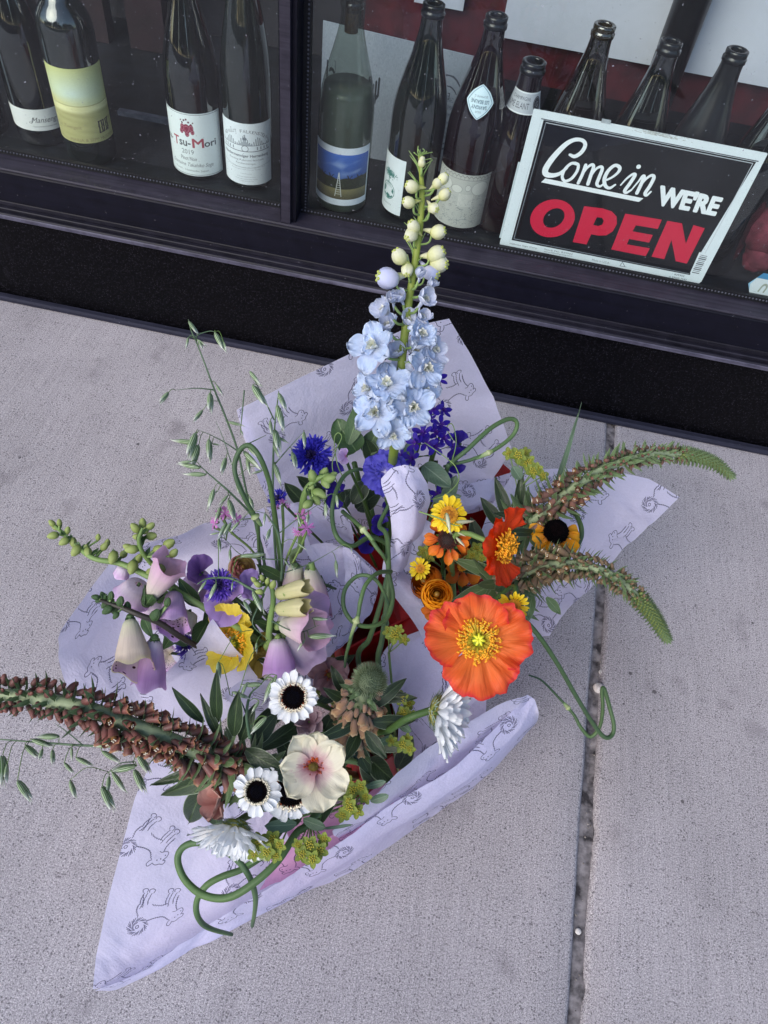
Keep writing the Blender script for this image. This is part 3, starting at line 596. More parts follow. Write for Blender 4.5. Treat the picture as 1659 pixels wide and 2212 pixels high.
im.line(KK([(565,990),(545,1045),(520,1098)]),11,sc1,10); im.line(KK([(535,1062),(570,1010),(600,988),(612,1000),(596,1050),(578,1104)]),[7,8,10,11,12,12],sc1,30)
im.line(KK([(592,1062),(625,1015),(655,1000),(664,1015),(645,1065),(632,1104),(650,1118),(676,1100)]),[7,8,10,11,12,11,8,6],sc1,40)
im.line(KK([(672,1088),(725,1062),(762,1030),(768,1004),(740,992),(702,1022),(678,1070),(682,1112),(708,1128),(742,1108)]),[7,8,10,12,11,12,13,12,10,6],sc1,60)
im.line(KK([(775,1110),(812,1070),(848,1045),(860,1052),(830,1100),(800,1142),(808,1156),(838,1140)]),[5,7,9,12,12,12,9,6],sc1,40); p=K(882,1000); im.ell(p[0],p[1],15,15,sc1)
im.line(KK([(838,1140),(880,1090),(905,1058),(915,1062),(895,1110),(872,1158)]),[5,6,9,12,12,12],sc1,30); im.line(KK([(884,1125),(925,1075),(960,1052),(974,1066),(950,1115),(922,1158),(930,1172),(956,1150)]),[6,8,10,12,12,12,8,6],sc1,40)
im.poly(KK([(297,1094),(322,1070),(912,1190),(884,1212)]),sc1)
im.text("WE'RE",0,0,1,1,sc1,9,0,KK([(1022,1114),(1385,1188),(1338,1290),(994,1224)]))
red='#cf1f40'
def el(cx,cy,a,b,th,n=40): return [(cx+a*math.cos(t)*math.cos(th)-b*math.sin(t)*math.sin(th),cy+a*math.cos(t)*math.sin(th)+b*math.sin(t)*math.cos(th)) for t in np.linspace(0,2*math.pi,n,endpoint=False)]
im.poly(KK([(p[0],p[1]) for p in el(366,1310,136,112,-.28)]),red,KK(el(374,1308,70,52,-.62)))
im.poly(KK([(556,1237),(665,1250),(722,1268),(751,1300),(752,1345),(728,1388),(690,1412),(645,1414),(598,1406),(570,1467),(487,1452)]),red,KK([(632,1303),(662,1307),(674,1325),(664,1348),(640,1356),(610,1350)]))
im.poly(KK([(803,1282),(1022,1318),(998,1374),(866,1352),(846,1388),(968,1410),(946,1456),(826,1434),(812,1466),(950,1490),(925,1537),(718,1497)]),red)
im.poly(KK([(1055,1325),(1143,1340),(1166,1462),(1212,1350),(1280,1370),(1172,1582),(1105,1567),(1080,1440),(1036,1555),(960,1540)]),red)
im.poly(KK([(1247,1512),(1312,1528),(1250,1655),(1190,1640)]),'#e3ebef')
for i in range(11):
    f=i/10; a=(1255-f*50,1530+f*103); im.line(KK([a,(a[0]+38,a[1]+8)]),2.2+(i%3)*1.2,'#5a5f66')
im.text('Hillman Sign Corp',0,0,1,1,'#6b7278',0,0,KK([(110,1455),(275,1485),(272,1497),(108,1467)])); im.text('Stock No. 839902',0,0,1,1,'#7b8288',0,0,KK([(318,1490),(488,1520),(486,1530),(316,1500)])); im.text('www.hillmangroup.com',0,0,1,1,'#7b8288',0,0,KK([(314,1503),(484,1533),(482,1543),(312,1513)]))
im.text('Made in U.S.A.',0,0,1,1,'#7b8288',0,0,KK([(605,1552),(710,1572),(708,1584),(603,1564)])); im.line(KK([(770,1595),(785,1572),(800,1600),(770,1595)]),2,'#7b8288'); im.text('839902',0,0,1,1,'#5b6268',0,0,KK([(1098,1640),(1158,1651),(1156,1662),(1096,1651)])); im.text('0 29069 7543',0,0,1,1,'#5b6268',0,0,KK([(1068,1654),(1170,1673),(1168,1684),(1066,1665)]))
r9=np.random.default_rng(11)
for i in range(420):
    u=r9.normal(.5,.16); v=r9.random(); a=K(760+480*u,745+95*u+ (v-.5)*46); im.ell(a[0],a[1],r9.uniform(2,11),r9.uniform(1,4),'#8e8f88' if i%3 else '#b7b6ac',None,.30)
im.noise(.012,4); SI=im.image('open_sign_print')
sg=thing('open_sign','black and white plastic sign reading Come in WE\'RE OPEN, hung in the window','sign',(sx0,YS,sz0))
V,Fc,U=box(0,sx1-sx0,0,.0012,0,sz1-sz0); 
b=.004; w_,h_=sx1-sx0,sz1-sz0
pts=[(b*.3,0),(w_-.006,0),(w_-.002,.002),(w_,.006),(w_,h_-.001),(w_-.001,h_),(.001,h_),(0,h_-.001),(0,.004),(b*.3,0)][:-1]
n=len(pts); V=np.array([(x,0,z) for x,z in pts]+[(x,.0012,z) for x,z in pts]); Fc=[tuple(range(n)),tuple(range(2*n-1,n-1,-1))]+[(i,i+n,(i+1)%n+n,(i+1)%n) for i in range(n)]
part('sign_panel',mk((V,Fc,np.stack([V[:,0]/w_,V[:,2]/h_],1)),'sign_panel',printed('open_sign_face',SI,.32,coat=.3),False),sg,tr(sx0,YS,sz0))
hook=sm('clear_hook','#9aa1a6','#c5cbd0',100,.2,0)
q=S_(690,722); part('hanging_tab',mk(box(-.006,.006,-.0006,.002,-.001,.0035),'hanging_tab',hook,False),sg,tr(q[0],YS,sz1))
q0=S_(85,1165); q1=S_(45,1415); part('rear_card_edge',mk(box(0,.004,.0013,.0022,0,.12),'rear_card_edge',sm('card_white','#b9c4ca','#cfd8dc',50,.6,0),False),sg,tr(sx0-.0028,YS,sz0+.012))
# octagonal sticker at the picture edge
im=Img(600,600,'#d5dde0')
oc=[(20,300),(150,40),(450,40),(580,300),(450,560),(150,560)]
im.a[:]=np.array([.80,.84,.86]); im.poly([(0,0),(600,0),(600,215),(0,215)],'#3f87b4',al=1); im.poly([(0,215),(600,215),(600,600),(0,600)],'#d5dde0'); im.poly([(0,395),(600,395),(600,600),(0,600)],'#5d6163')
im.line([(230,360),(250,290),(290,275),(320,300),(315,360)],13,'#9aa294',20); im.text('Austin',150,420,200,50,'#d8dcdc',0,.25); im.text('Resources',150,480,280,50,'#d8dcdc',0,.25)
im.line(oc+[oc[0]],26,'#8fc0dc'); OI=im.image('octagon_print')
OC=[PY(x,y,YS) for x,y in ((1618,635),(1646,580),(1705,590),(1722,650),(1694,690),(1632,650))]
c0=PY(1618,613,YS)
s_=.026; hexa=[(-s_,0),(-s_*.52,s_*.82),(s_*.52,s_*.82),(s_,0),(s_*.52,-s_*.82),(-s_*.52,-s_*.82)]
hc=PY(1617,612,YS); V=np.array([(x,0,z) for x,z in hexa]+[(x,.0008,z) for x,z in hexa]); Fc=[tuple(range(5,-1,-1)),tuple(range(6,12))]+[(i,(i+1)%6,(i+1)%6+6,i+6) for i in range(6)]
part('window_sticker',mk((V,Fc,np.stack([.5+V[:,0]/(2*s_)*.94,.5+V[:,2]/(2*s_*.82)*.86*.5*2*.5*1.15],1)),'window_sticker',printed('octagon_sticker',OI,.4),False),None,tr(hc[0]+s_,YS,PY(1618,613,YS)[2]),top=('blue rimmed hexagonal sticker with grey band in the window corner','sticker'))
# things standing behind the bottles
im=Img(1400,560,'#a7afba'); im.text('cl',40,150,70,90,'#3b3f47',2,0,None,0,False); im.a[150:240,40:110]=im.a[150:240,40:110][:,::-1]; im.text('S',40,262,60,60,'#3b3f47',2); im.a[262:322,40:100]=im.a[262:322,40:100][:,::-1]
for k in range(3): im.line([(470-k*22,180+k*16),(470-k*22,250),(430,290+k*10)],8,'#30343b')
im.line([(400,190),(400,250),(440,280)],16,'#30343b'); im.line([(430,300),(430,370)],16,'#30343b')
im.ell(1010,270,150,175,'#4f545e',4); im.ell(1010,280,120,140,'#4f545e',3)
for y,w in ((190,120),(225,200),(262,220),(300,220),(330,200),(350,170),(372,130)): im.text('CHAMBRES DU 22',1010-w/2,y,w,16 if y>310 else 22,'#4f545e'); 
im.text('EB',985,170,50,30,'#4f545e'); im.a[:,850:1180]=im.a[:,850:1180][:,::-1]; im.noise(.02,8); CI=im.image('card_print')
q0=PY(698,45,1.27); q1=PY(1082,150,1.27)
cd=part('printed_card',mk(box(q0[0],q1[0],1.27,1.2735,ZS+.0002,q0[2]-.004),'printed_card',None),None) if False else None
def flatprint(name,x0,x1,y,z0,z1,img,label,cat,th=.003,rough=.7,tilt=0):
    V=np.array([(x,yy_,z) for yy_ in (0,th) for x,z in ((0,0),(x1-x0,0),(x1-x0,z1-z0-tilt),(0,z1-z0))]); Fc=[(0,1,2,3),(7,6,5,4),(0,4,5,1),(1,5,6,2),(2,6,7,3),(3,7,4,0)]
    U=np.array([(0,0),(1,0),(1,1),(0,1)]*2,float); return part(name,mk((V,Fc,U),name,printed(name+'_face',img,rough),False),None,tr(x0,y,z0),top=(label,cat))
flatprint('printed_card',q0[0],q1[0],1.27,ZS+.0003,q0[2],CI,'grey printed card with wine glass mark and round seal behind the bottles','card',tilt=.012)
im=Img(600,300,'#c3c6d2'); w_=wob(33,7); yy,xx=np.mgrid[0:300,0:600]; im.a*= (1+.07*w_(xx/70.,yy/60.))[...,None].astype(np.float32); im.ell(150,170,60,40,'#c4aab2',None,.5); im.line([(300,150),(420,170)],1,'#8d93a5',10,.6); PI_=im.image('paper_sheet_print')
q=PY(1080,80,1.34); flatprint('paper_backdrop',q[0],X1-.3,1.34,q[2],q[2]+.5,PI_,'large pale paper sheet hanging above the maroon board at the right','paper sheet',rough=.85)
q=PY(935,12,1.34); q2=PY(1000,22,1.34); flatprint('paper_note',q[0]-.03,q2[0],1.34,q[2],q[2]+.12,PI_,'small white paper corner at the top edge behind the bottle necks','paper')
q=PY(1388,205,1.31); part('pole',mk(lathe([(.0005,0),(.026,0),(.026,2.0),(.0005,2.0)],24),'pole',sm('pole_black','#0d0e10','#1e2024',12,.35,.05)),None,tr(q[0]+.02,1.30,ZS+.0004),top=('thick black pole rising behind the bottles in front of the pale paper','pole'))
g=G(); w_=wob(77)
for (x,y,r) in ((1655,500,.030),(1648,545,.026),(1630,560,.018)):
    q=PY(x,y,1.13); b=ball(1,16,12,1.1); V=b[0]*r*(1+.18*w_(b[0][:,0]*3,b[0][:,2]*3+b[0][:,1]*2))[:,None]; g.add((V,b[1],b[2]),tr(*q))
part('cloth_bundle',g.mesh('cloth_bundle',sm('dull_red_cloth','#4a1c28','#7a3444',40,.9,.3)),None,top=('crumpled dull red cloth bundle above the window sticker','cloth'))
# ------------------------------------------------------------------ tissue paper and the red carrier
def dog(im,ox,oy,s,rot,flip=1,col='#4c4b68'):
    c,n=math.cos(rot),math.sin(rot); r9=np.random.default_rng(int(ox+oy))
    def T(x,y): x=x*flip*s; y=y*s; return (ox+x*c-y*n,oy+x*n+y*c)
    def ln(pts,k=0,r=1.5): im_line([T(*p) for p in pts],r,k)
    def im_line(pts,r,k):
        p=cr([(a,b,0) for a,b in pts],k)[:,:2] if k else np.array(pts)
        for ux in (-im.w,0,im.w):
            for uy in (-im.h,0,im.h):
                for i in range(len(p)-1): im.seg(p[i]+(ux,uy),p[i+1]+(ux,uy),r,col)
    def dash(pts,k,ln_=.05,ang=.35,side=1):
        p=cr([(a,b,0) for a,b in pts],k)[:,:2]
        for i in range(k):
            d=p[i+1]-p[i]; d=d/np.linalg.norm(d); nn=np.array([-d[1],d[0]])*side; e=d*math.cos(ang)+nn*math.sin(ang); ln([tuple(p[i]),tuple(p[i]+e*ln_)])
    # curled tail
    for i in range(30):
        a=i/30*6.283+.4; r0=.13+.01*(i%3); ln([(.36+r0*math.cos(a),-.34+r0*math.sin(a)),(.36+(r0+.075)*math.cos(a+.35),-.34+(r0+.075)*math.sin(a+.35))])
    for i in range(9):
        a=i/9*2.6-1.2; ln([(.36+.085*math.cos(a),-.34+.085*math.sin(a)),(.36+.12*math.cos(a+.3),-.34+.12*math.sin(a+.3))])
    ln([(.33,-.36),(.35,-.31),(.39,-.33),(.385,-.38),(.35,-.385),(.335,-.35)],10)
    dash([(-.28,-.24),(-.12,-.12),(.05,-.13),(.2,-.2)],11,.06,-.3)          # back
    dash([(-.38,.0),(-.32,.12),(-.3,.25),(-.3,.36)],8,.06,.3)                # chest
    for x in (-.24,.30):                                                       # legs
        for dx in (0,.09,.16):
            dash([(x+dx,.12+abs(dx-.08)),(x+dx+.02,.3),(x+dx-.01,.46)],5,.06,.18)
        ln([(x-.05,.46),(x-.07,.52),(x-.01,.55),(x+.05,.52),(x+.04,.47)],10); ln([(x+.09,.47),(x+.08,.53),(x+.14,.55),(x+.19,.51),(x+.17,.46)],10)
    dash([(-.14,.2),(.02,.16),(.2,.18)],7,.06,.5)
    dash([(.42,-.12),(.5,.05),(.5,.2)],7,.06,.4); dash([(.44,.1),(.42,.25),(.46,.4)],6,.06,.3)
    ln([(-.36,-.3),(-.33,-.4),(-.27,-.38),(-.27,-.3),(-.3,-.25)],10); ln([(-.5,-.24),(-.57,-.2),(-.56,-.12),(-.51,-.14)],10)    # ears, face
    ln([(-.36,-.3),(-.44,-.3),(-.5,-.24)],6); ln([(-.51,-.14),(-.53,-.03),(-.49,.05),(-.42,.04),(-.36,-.02),(-.3,-.02)],14)
    for e in ((-.4,-.2),(-.45,-.14),(-.48,-.03)):
        q=T(*e); 
        for ux in (-im.w,0,im.w):
            for uy in (-im.h,0,im.h): im.seg((q[0]+ux,q[1]+uy),(q[0]+ux+.1,q[1]+uy),3.1,col)
TS=.205
im=Img(1100,1100,'#e4e1f8')
for (x,y,rt,fl) in ((190,210,-.25,1),(640,170,.6,-1),(930,480,-.5,1),(430,520,.25,1),(170,800,.5,-1),(620,880,-.15,1),(1010,930,.35,-1)): dog(im,x,y,235,rt,fl)
im.noise(.012,2); TI=im.image('dog_print')
tissue=printed('printed_tissue',TI,.75,.46,True)
pinkT=printed('pink_tissue',TI,.75,.5,True,tint='#f0bccd')
def sheet(name,ctrl,nu=44,nv=44,wr=.004,seed=1,uvo=(0,0),uvr=0.0,mat=None):
    lo_=lambda c:(c[0],c[1],c[2]-.065*min(1,max(0,(c[1]-1680)/380)))
    C=np.array([[P(*lo_(c)) for c in row] for row in ctrl]); a=len(C); b=len(C[0])
    rows=np.array([cr(C[i],nv) if b>2 else C[i][0]+(C[i][-1]-C[i][0])*np.linspace(0,1,nv+1)[:,None] for i in range(a)])
    gp=np.stack([cr(rows[:,j],nu) if a>2 else rows[0,j]+(rows[1,j]-rows[0,j])*np.linspace(0,1,nu+1)[:,None] for j in range(nv+1)],1)
    lin=np.array([[C[min(int(t),a-2)][:]*0 for _ in range(1)] for t in (0,)]) if False else None
    ta=np.linspace(0,a-1,nu+1); tb=np.linspace(0,b-1,nv+1); ia=np.minimum(ta.astype(int),a-2); ib=np.minimum(tb.astype(int),b-2); fa=(ta-ia)[:,None,None]; fb_=(tb-ib)[None,:,None]
    lin=(C[ia][:,ib]*(1-fa)*(1-fb_)+C[ia+1][:,ib]*fa*(1-fb_)+C[ia][:,ib+1]*(1-fa)*fb_+C[ia+1][:,ib+1]*fa*fb_); gp=gp*.4+lin*.6
    du=np.gradient(gp,axis=0); dv=np.gradient(gp,axis=1); nn=np.cross(du,dv); nn/=np.maximum(1e-9,np.linalg.norm(nn,axis=2))[...,None]
    r9=np.random.default_rng(seed); w=np.zeros(gp.shape[:2]); 
    for k in range(26):    # straight creases crossing the sheet
        an=r9.uniform(0,math.pi); o=r9.uniform(-.15,.15); cen=gp.mean((0,1)); e1=unit(du.mean((0,1))); e2=np.cross(nn.mean((0,1)),e1); X=(gp-cen)@e1; Y=(gp-cen)@e2
        d=X*math.cos(an)+Y*math.sin(an)-o; am=r9.normal(0,1)*(.5+.5*np.sin(X*r9.uniform(5,25)+Y*20+k)); w+=am*np.exp(-np.abs(d)/r9.uniform(.003,.022))
    w2=wob(seed+3,6); w3=wob(seed+9,7); w+=.9*w2(X*28,Y*28)+.5*np.abs(w3(X*70,Y*70))*2
    ed=np.minimum(1,np.minimum(np.linspace(0,1,nu+1)[:,None],1-np.linspace(0,1,nu+1)[:,None])*8+.35)
    gp=gp+nn*(w*wr*ed)[...,None]
    Lu=np.concatenate([np.zeros((1,nv+1)),np.cumsum(np.linalg.norm(np.diff(gp,axis=0),axis=2),0)]); Lv=np.concatenate([np.zeros((nu+1,1)),np.cumsum(np.linalg.norm(np.diff(gp,axis=1),axis=2),1)],1)
    Lu=Lu.mean(1)[:,None]*.6+Lu*.4; c,s=math.cos(uvr),math.sin(uvr); A=Lu*c-Lv*s; B=Lu*s+Lv*c
    U=np.stack([(A/TS+uvo[0]).ravel(),(B/TS+uvo[1]).ravel()],1)
    Fc=[(i*(nv+1)+j,(i+1)*(nv+1)+j,(i+1)*(nv+1)+j+1,i*(nv+1)+j+1) for i in range(nu) for j in range(nv)]
    me=mk((gp.reshape(-1,3),Fc,U),name,mat or tissue)
    return me
def wrap(label,sheets,loc,group='tissue wraps round the four bouquets'):
    t=thing('tissue_wrap',label,'tissue wrap',loc,group)
    for s in sheets: part('paper_sheet',s,t)
    return t
# red carrier, four compartments
c1,c2,c3,c4=[np.array(v) for v in ((.112,.636),(-.086,.489),(.012,.236),(.126,.372))]
car=thing('carrier_box','red card carrier with four compartments that holds the bouquets','carrier',((c1+c3)[0]/2,(c1+c3)[1]/2,.001))
redm=sm('red_card','#8c0c0c','#a81210',60,.6,.15)
def wall(a,b,z0,z1,th=.0025):
    a=np.array(a);b=np.array(b); d=unit(np.append(b-a,0))[:2]; n_=np.array([-d[1],d[0]])*th/2
    V=np.array([(*(p+s*n_),z) for z in (z0,z1) for p,s in ((a,1),(b,1),(b,-1),(a,-1))]); return V,[(0,1,2,3)[::-1],(4,5,6,7),(0,1,5,4),(1,2,6,5),(2,3,7,6),(3,0,4,7)],V[:,:2].copy()
for a,b in ((c1,c2),(c2,c3),(c3,c4),(c4,c1)):
    k=unit(np.append(b-a,0))[:2]*.0014; part('side_panel',mk(wall(a+k,b-k,.0015,.19),'side_panel',redm,False),car)
part('divider',mk(wall((c1+c2)/2*.99+(c3+c4)/2*.01,(c3+c4)/2*.99+(c1+c2)/2*.01,.002,.188),'divider',redm,False),car)
mid=(c1+c2+c3+c4)/4
for e in ((c2+c3)/2,(c4+c1)/2): 
    k=unit(np.append(e-mid,0))[:2]*.002; part('divider',mk(wall(mid+k,e-k,.002,.188),'divider',redm,False),car)
V=np.array([(*c,z) for z in (.001,.0018) for c in (c1,c2,c3,c4)]); part('bottom_panel',mk((V,[(0,1,2,3),(4,5,6,7)[::-1]],V[:,:2].copy()),'bottom_panel',redm,False),car)
# raised red flaps that show between the papers
def flap(pts,nm='flap'):
    V=np.array([P(*p) for p in pts]); n_=unit(np.cross(V[1]-V[0],V[2]-V[0]))*.0012; k=len(V); V=np.vstack([V,V+n_]); part(nm,mk((V,[tuple(range(k)),tuple(range(2*k-1,k-1,-1))]+[(i,(i+1)%k,(i+1)%k+k,i+k) for i in range(k)],V[:,:2].copy()),nm,redm,False),car)
flap([(1025,1075,.15),(1072,990,.22),(1103,1018,.22),(1050,1075,.16)])
flap([(686,1163,.20),(735,1163,.20),(755,1185,.19),(700,1195,.15)])
flap([(812,1225,.17),(850,1265,.17),(930,1368,.20),(880,1385,.19),(800,1340,.12)])
flap([(770,1188,.19),(842,1192,.19),(850,1250,.15),(815,1260,.15)])
CB={'b':(np.array([.02,.50,.02])),'l':(np.array([-.015,.37,.02])),'r':(np.array([.10,.44,.02])),'f':(np.array([.06,.29,.02]))}
Z=.30
# back bouquet: tall rear sheet with its pointed top
wrap('tissue wrap of the blue bouquet standing tall against the shop front, with a pointed top',[
 sheet('paper_sheet',[[(516,884,.36),(640,820,.385),(790,748,.41),(880,708,.425),(970,688,.435)],
                      [(530,945,.33),(660,905,.335),(800,860,.34),(910,830,.345),(1035,800,.38)],
                      [(552,1020,.29),(680,1000,.26),(820,980,.25),(940,960,.26),(1104,965,.31)],
                      [(580,1080,.24),(700,1090,.20),(830,1090,.18),(930,1080,.20),(1050,1055,.24)],
                      [(640,1140,.16),(730,1150,.13),(840,1150,.12),(920,1140,.13),(1000,1110,.16)]],seed=2,wr=.0022,uvo=(.1,.35),uvr=1.75),
 sheet('paper_sheet',[[(511,886,.356),(524,878,.36)],[(524,940,.32),(548,935,.33)],[(548,995,.285),(575,1000,.29)],[(572,1064,.24),(600,1065,.24)]],14,6,.002,3,(.4,.2)),
 sheet('paper_sheet',[[(940,1040,.27),(1010,1045,.265),(1110,1020,.25)],[(950,1075,.25),(1030,1085,.24),(1100,1048,.235)],[(960,1110,.2),(1020,1112,.19),(1075,1085,.18)]],26,30,.005,4,(.7,.1),.6),
],(.02,.52,.1))
# left bouquet
wrap('tissue wrap of the purple foxglove bouquet, spread widest towards the left',[
 sheet('paper_sheet',[[(570,1098,.30),(520,1118,.295),(440,1130,.285),(385,1158,.28),(318,1172,.27)],
                      [(600,1180,.25),(520,1190,.23),(430,1200,.22),(330,1220,.215),(236,1218,.235)],
                      [(620,1280,.20),(520,1290,.19),(400,1300,.185),(260,1320,.18),(122,1378,.22)],
                      [(600,1360,.18),(500,1380,.175),(390,1400,.17),(270,1420,.17),(136,1465,.19)],
                      [(600,1420,.17),(520,1450,.165),(420,1480,.16),(300,1520,.15),(178,1560,.165)]],seed=6,wr=.0036,uvo=(.0,.0),uvr=.35),
 sheet('paper_sheet',[[(462,1336,.325),(500,1385,.32),(556,1462,.30)],[(425,1385,.31),(470,1430,.285),(560,1485,.27)],[(392,1418,.285),(420,1480,.26),(520,1530,.24)],[(300,1500,.25),(360,1560,.22),(440,1590,.2)]],30,26,.0042,8,(.3,.62),2.2),
 sheet('paper_sheet',[[(482,1500,.285),(520,1470,.29),(600,1466,.28)],[(505,1530,.26),(550,1510,.265),(640,1500,.25)],[(520,1570,.22),(580,1550,.22),(650,1540,.2)]],22,22,.005,9,(.9,.3),1.0),
 sheet('paper_sheet',[[(575,1095,.285),(660,1085,.29),(745,1096,.29),(762,1112,.288)],[(600,1150,.25),(660,1150,.255),(745,1150,.25),(764,1165,.25)],[(640,1200,.2),(690,1205,.2),(745,1195,.2),(765,1185,.2)]],26,30,.005,10,(.2,.9),.2),
],(-.06,.38,.1))
# papers in the middle
wrap('folded tissue cone in the centre, opening towards the foxgloves',[
 sheet('paper_sheet',[[(655,1182,.315),(700,1175,.315),(742,1174,.315)],[(690,1240,.29),(740,1250,.28),(780,1208,.30)],[(705,1320,.26),(760,1320,.24),(820,1245,.275)],[(710,1390,.23),(760,1380,.21),(805,1320,.235)],[(640,1440,.19),(690,1440,.17),(720,1405,.19)]],44,30,.0052,12,(.55,.4),.3),
 sheet('paper_sheet',[[(742,1174,.314),(775,1202,.31),(818,1244,.29)],[(750,1230,.31),(790,1255,.30),(819,1275,.275)],[(740,1330,.28),(775,1330,.27),(800,1330,.25)],[(690,1425,.22),(700,1425,.21),(712,1412,.21)]],30,16,.003,13,(.2,.1),.9),
],(-.01,.39,.1))
wrap('upright tissue flap in the centre showing a whole printed dog, between blue and orange flowers',[
 sheet('paper_sheet',[[(824,1034,.395),(845,1012,.405),(873,1004,.41),(902,1010,.405)],[(828,1058,.39),(860,1048,.40),(895,1040,.40),(924,1045,.39)],[(841,1096,.375),(868,1090,.385),(900,1090,.385),(926,1082,.37)],[(849,1155,.35),(868,1150,.36),(892,1148,.36),(911,1140,.345)],[(835,1205,.33),(850,1205,.34),(866,1204,.34),(880,1200,.325)],[(828,1245,.31),(840,1248,.315),(855,1245,.315),(868,1232,.30)]],50,24,.0040,15,(.47,.10),.05),
 sheet('paper_sheet',[[(829,1238,.312),(850,1240,.312),(868,1232,.30)],[(842,1275,.30),(870,1268,.305),(895,1272,.30)],[(872,1310,.285),(895,1300,.295),(920,1318,.29)],[(905,1360,.26),(925,1345,.275),(952,1340,.275)],[(920,1395,.24),(945,1390,.25),(975,1372,.25)]],36,16,.003,16,(.1,.8),1.2),
 sheet('paper_sheet',[[(905,1120,.335),(925,1125,.33),(944,1140,.335)],[(890,1180,.31),(908,1185,.315),(925,1190,.31)],[(870,1235,.29),(885,1240,.29),(903,1242,.285)],[(868,1290,.27),(880,1290,.265),(886,1282,.26)]],24,12,.003,17,(.6,.5),.4),
],(.03,.40,.1))
# right bouquet
wrap('crumpled tissue folds bunched between the blue cornflower bouquet and the foxgloves',[
 sheet('paper_sheet',[[(560,1140,.29),(600,1120,.30),(650,1128,.30)],[(575,1190,.27),(620,1170,.285),(668,1172,.28)],[(600,1250,.23),(640,1240,.25),(675,1225,.25)]],26,22,.006,41,(.8,.2),.9),
 sheet('paper_sheet',[[(655,1420,.24),(705,1400,.25),(730,1380,.25)],[(610,1455,.245),(650,1450,.25),(700,1440,.24)],[(600,1500,.22),(640,1490,.22),(680,1480,.21)]],24,22,.006,43,(.3,.6),1.9),
],(-.03,.42,.1))
wrap('tissue wrap of the orange bouquet, its point reaching right over the pavement joint',[
 sheet('paper_sheet',[[(1108,1020,.27),(1200,1012,.275),(1300,1014,.27),(1400,1034,.265),(1468,1074,.26)],
                      [(1060,1090,.23),(1160,1080,.235),(1270,1080,.235),(1360,1100,.24),(1400,1140,.245)],
                      [(1030,1180,.19),(1130,1180,.19),(1220,1180,.195),(1290,1190,.205),(1322,1212,.22)],
                      [(1010,1270,.17),(1090,1280,.165),(1160,1280,.17),(1215,1275,.18),(1247,1284,.20)],
                      [(1000,1340,.16),(1060,1360,.155),(1110,1372,.16),(1150,1375,.175),(1187,1374,.185)]],seed=21,wr=.0036,uvo=(.33,.21),uvr=1.3),
 sheet('paper_sheet',[[(930,1350,.24),(1010,1370,.24),(1060,1400,.24)],[(900,1380,.24),(990,1430,.225),(1052,1470,.23)],[(870,1410,.22),(960,1500,.20),(1050,1530,.215)],[(860,1470,.18),(930,1560,.17),(1046,1575,.19)]],28,26,.0026,23,(.7,.35),.5),
],(.15,.46,.1))
# front bouquet
wrap('tissue wrap of the white bouquet in front, with a long folded edge and pointed tip',[
 sheet('paper_sheet',[[(330,1640,.22),(420,1640,.22),(520,1620,.2)],
                      [(292,1720,.205),(420,1720,.19),(560,1700,.16)],
                      [(262,1830,.19),(420,1840,.165),(620,1800,.14)],
                      [(232,1950,.175),(380,1950,.155),(640,1880,.13)],
                      [(207,2065,.16),(310,2060,.145),(560,1960,.125)],
                      [(200,2137,.155),(240,2130,.15),(330,2092,.14)]],seed=31,wr=.0034,uvo=(.65,.15),uvr=1.9,nu=60),
 sheet('paper_sheet',[[(560,1700,.16),(620,1790,.13),(520,1960,.08)],[(660,1760,.15),(720,1830,.12),(690,1890,.06)],[(780,1720,.16),(815,1740,.12),(820,1780,.06)],[(850,1680,.17),(870,1690,.13),(880,1710,.08)]],30,26,.004,32,(.2,.5),.7,mat=pinkT),
 sheet('paper_sheet',[[(560,1820,.19),(590,1870,.175),(560,1925,.16)],[(680,1815,.19),(700,1840,.175),(680,1866,.16)],[(780,1765,.205),(795,1785,.19),(780,1808,.17)],[(868,1712,.215),(866,1728,.20),(862,1742,.18)]],30,20,.004,38,(.4,.4),.9,mat=pinkT),
 sheet('paper_sheet',[[(205,2139,.158),(252,2139,.14),(330,2102,.12)],[(330,2090,.172),(380,2078,.15),(450,2030,.12)],[(515,1962,.19),(560,1972,.165),(600,1958,.12)],[(700,1845,.215),(740,1868,.185),(780,1866,.13)],[(850,1742,.235),(880,1776,.205),(940,1768,.15)],[(985,1655,.25),(1010,1690,.225),(1060,1672,.18)],[(1100,1545,.262),(1125,1580,.245),(1160,1562,.22)],[(1139,1500,.265),(1156,1512,.262),(1163,1540,.25)]],90,18,.0024,33,(.05,.75),.75),
 sheet('paper_sheet',[[(718,1796,.235),(722,1806,.21),(745,1815,.16)],[(790,1740,.25),(812,1760,.22),(840,1760,.17)],[(868,1665,.262),(900,1690,.235),(930,1700,.19)],[(980,1582,.27),(1010,1610,.245),(1040,1620,.2)],[(1085,1520,.275),(1110,1535,.26),(1120,1560,.22)],[(1139,1500,.268),(1150,1508,.262),(1158,1530,.25)]],60,16,.0024,35,(.55,.3),.95),
 sheet('paper_sheet',[[(985,1330,.25),(1020,1340,.255),(1060,1420,.25)],[(850,1385,.24),(900,1420,.235),(1045,1500,.24)],[(820,1430,.225),(880,1500,.21),(960,1560,.22)],[(860,1560,.21),(900,1600,.2),(960,1600,.22)],[(860,1640,.2),(890,1650,.19),(920,1640,.22)]],34,24,.0028,36,(.15,.15),1.2),
],(.05,.27,.1))
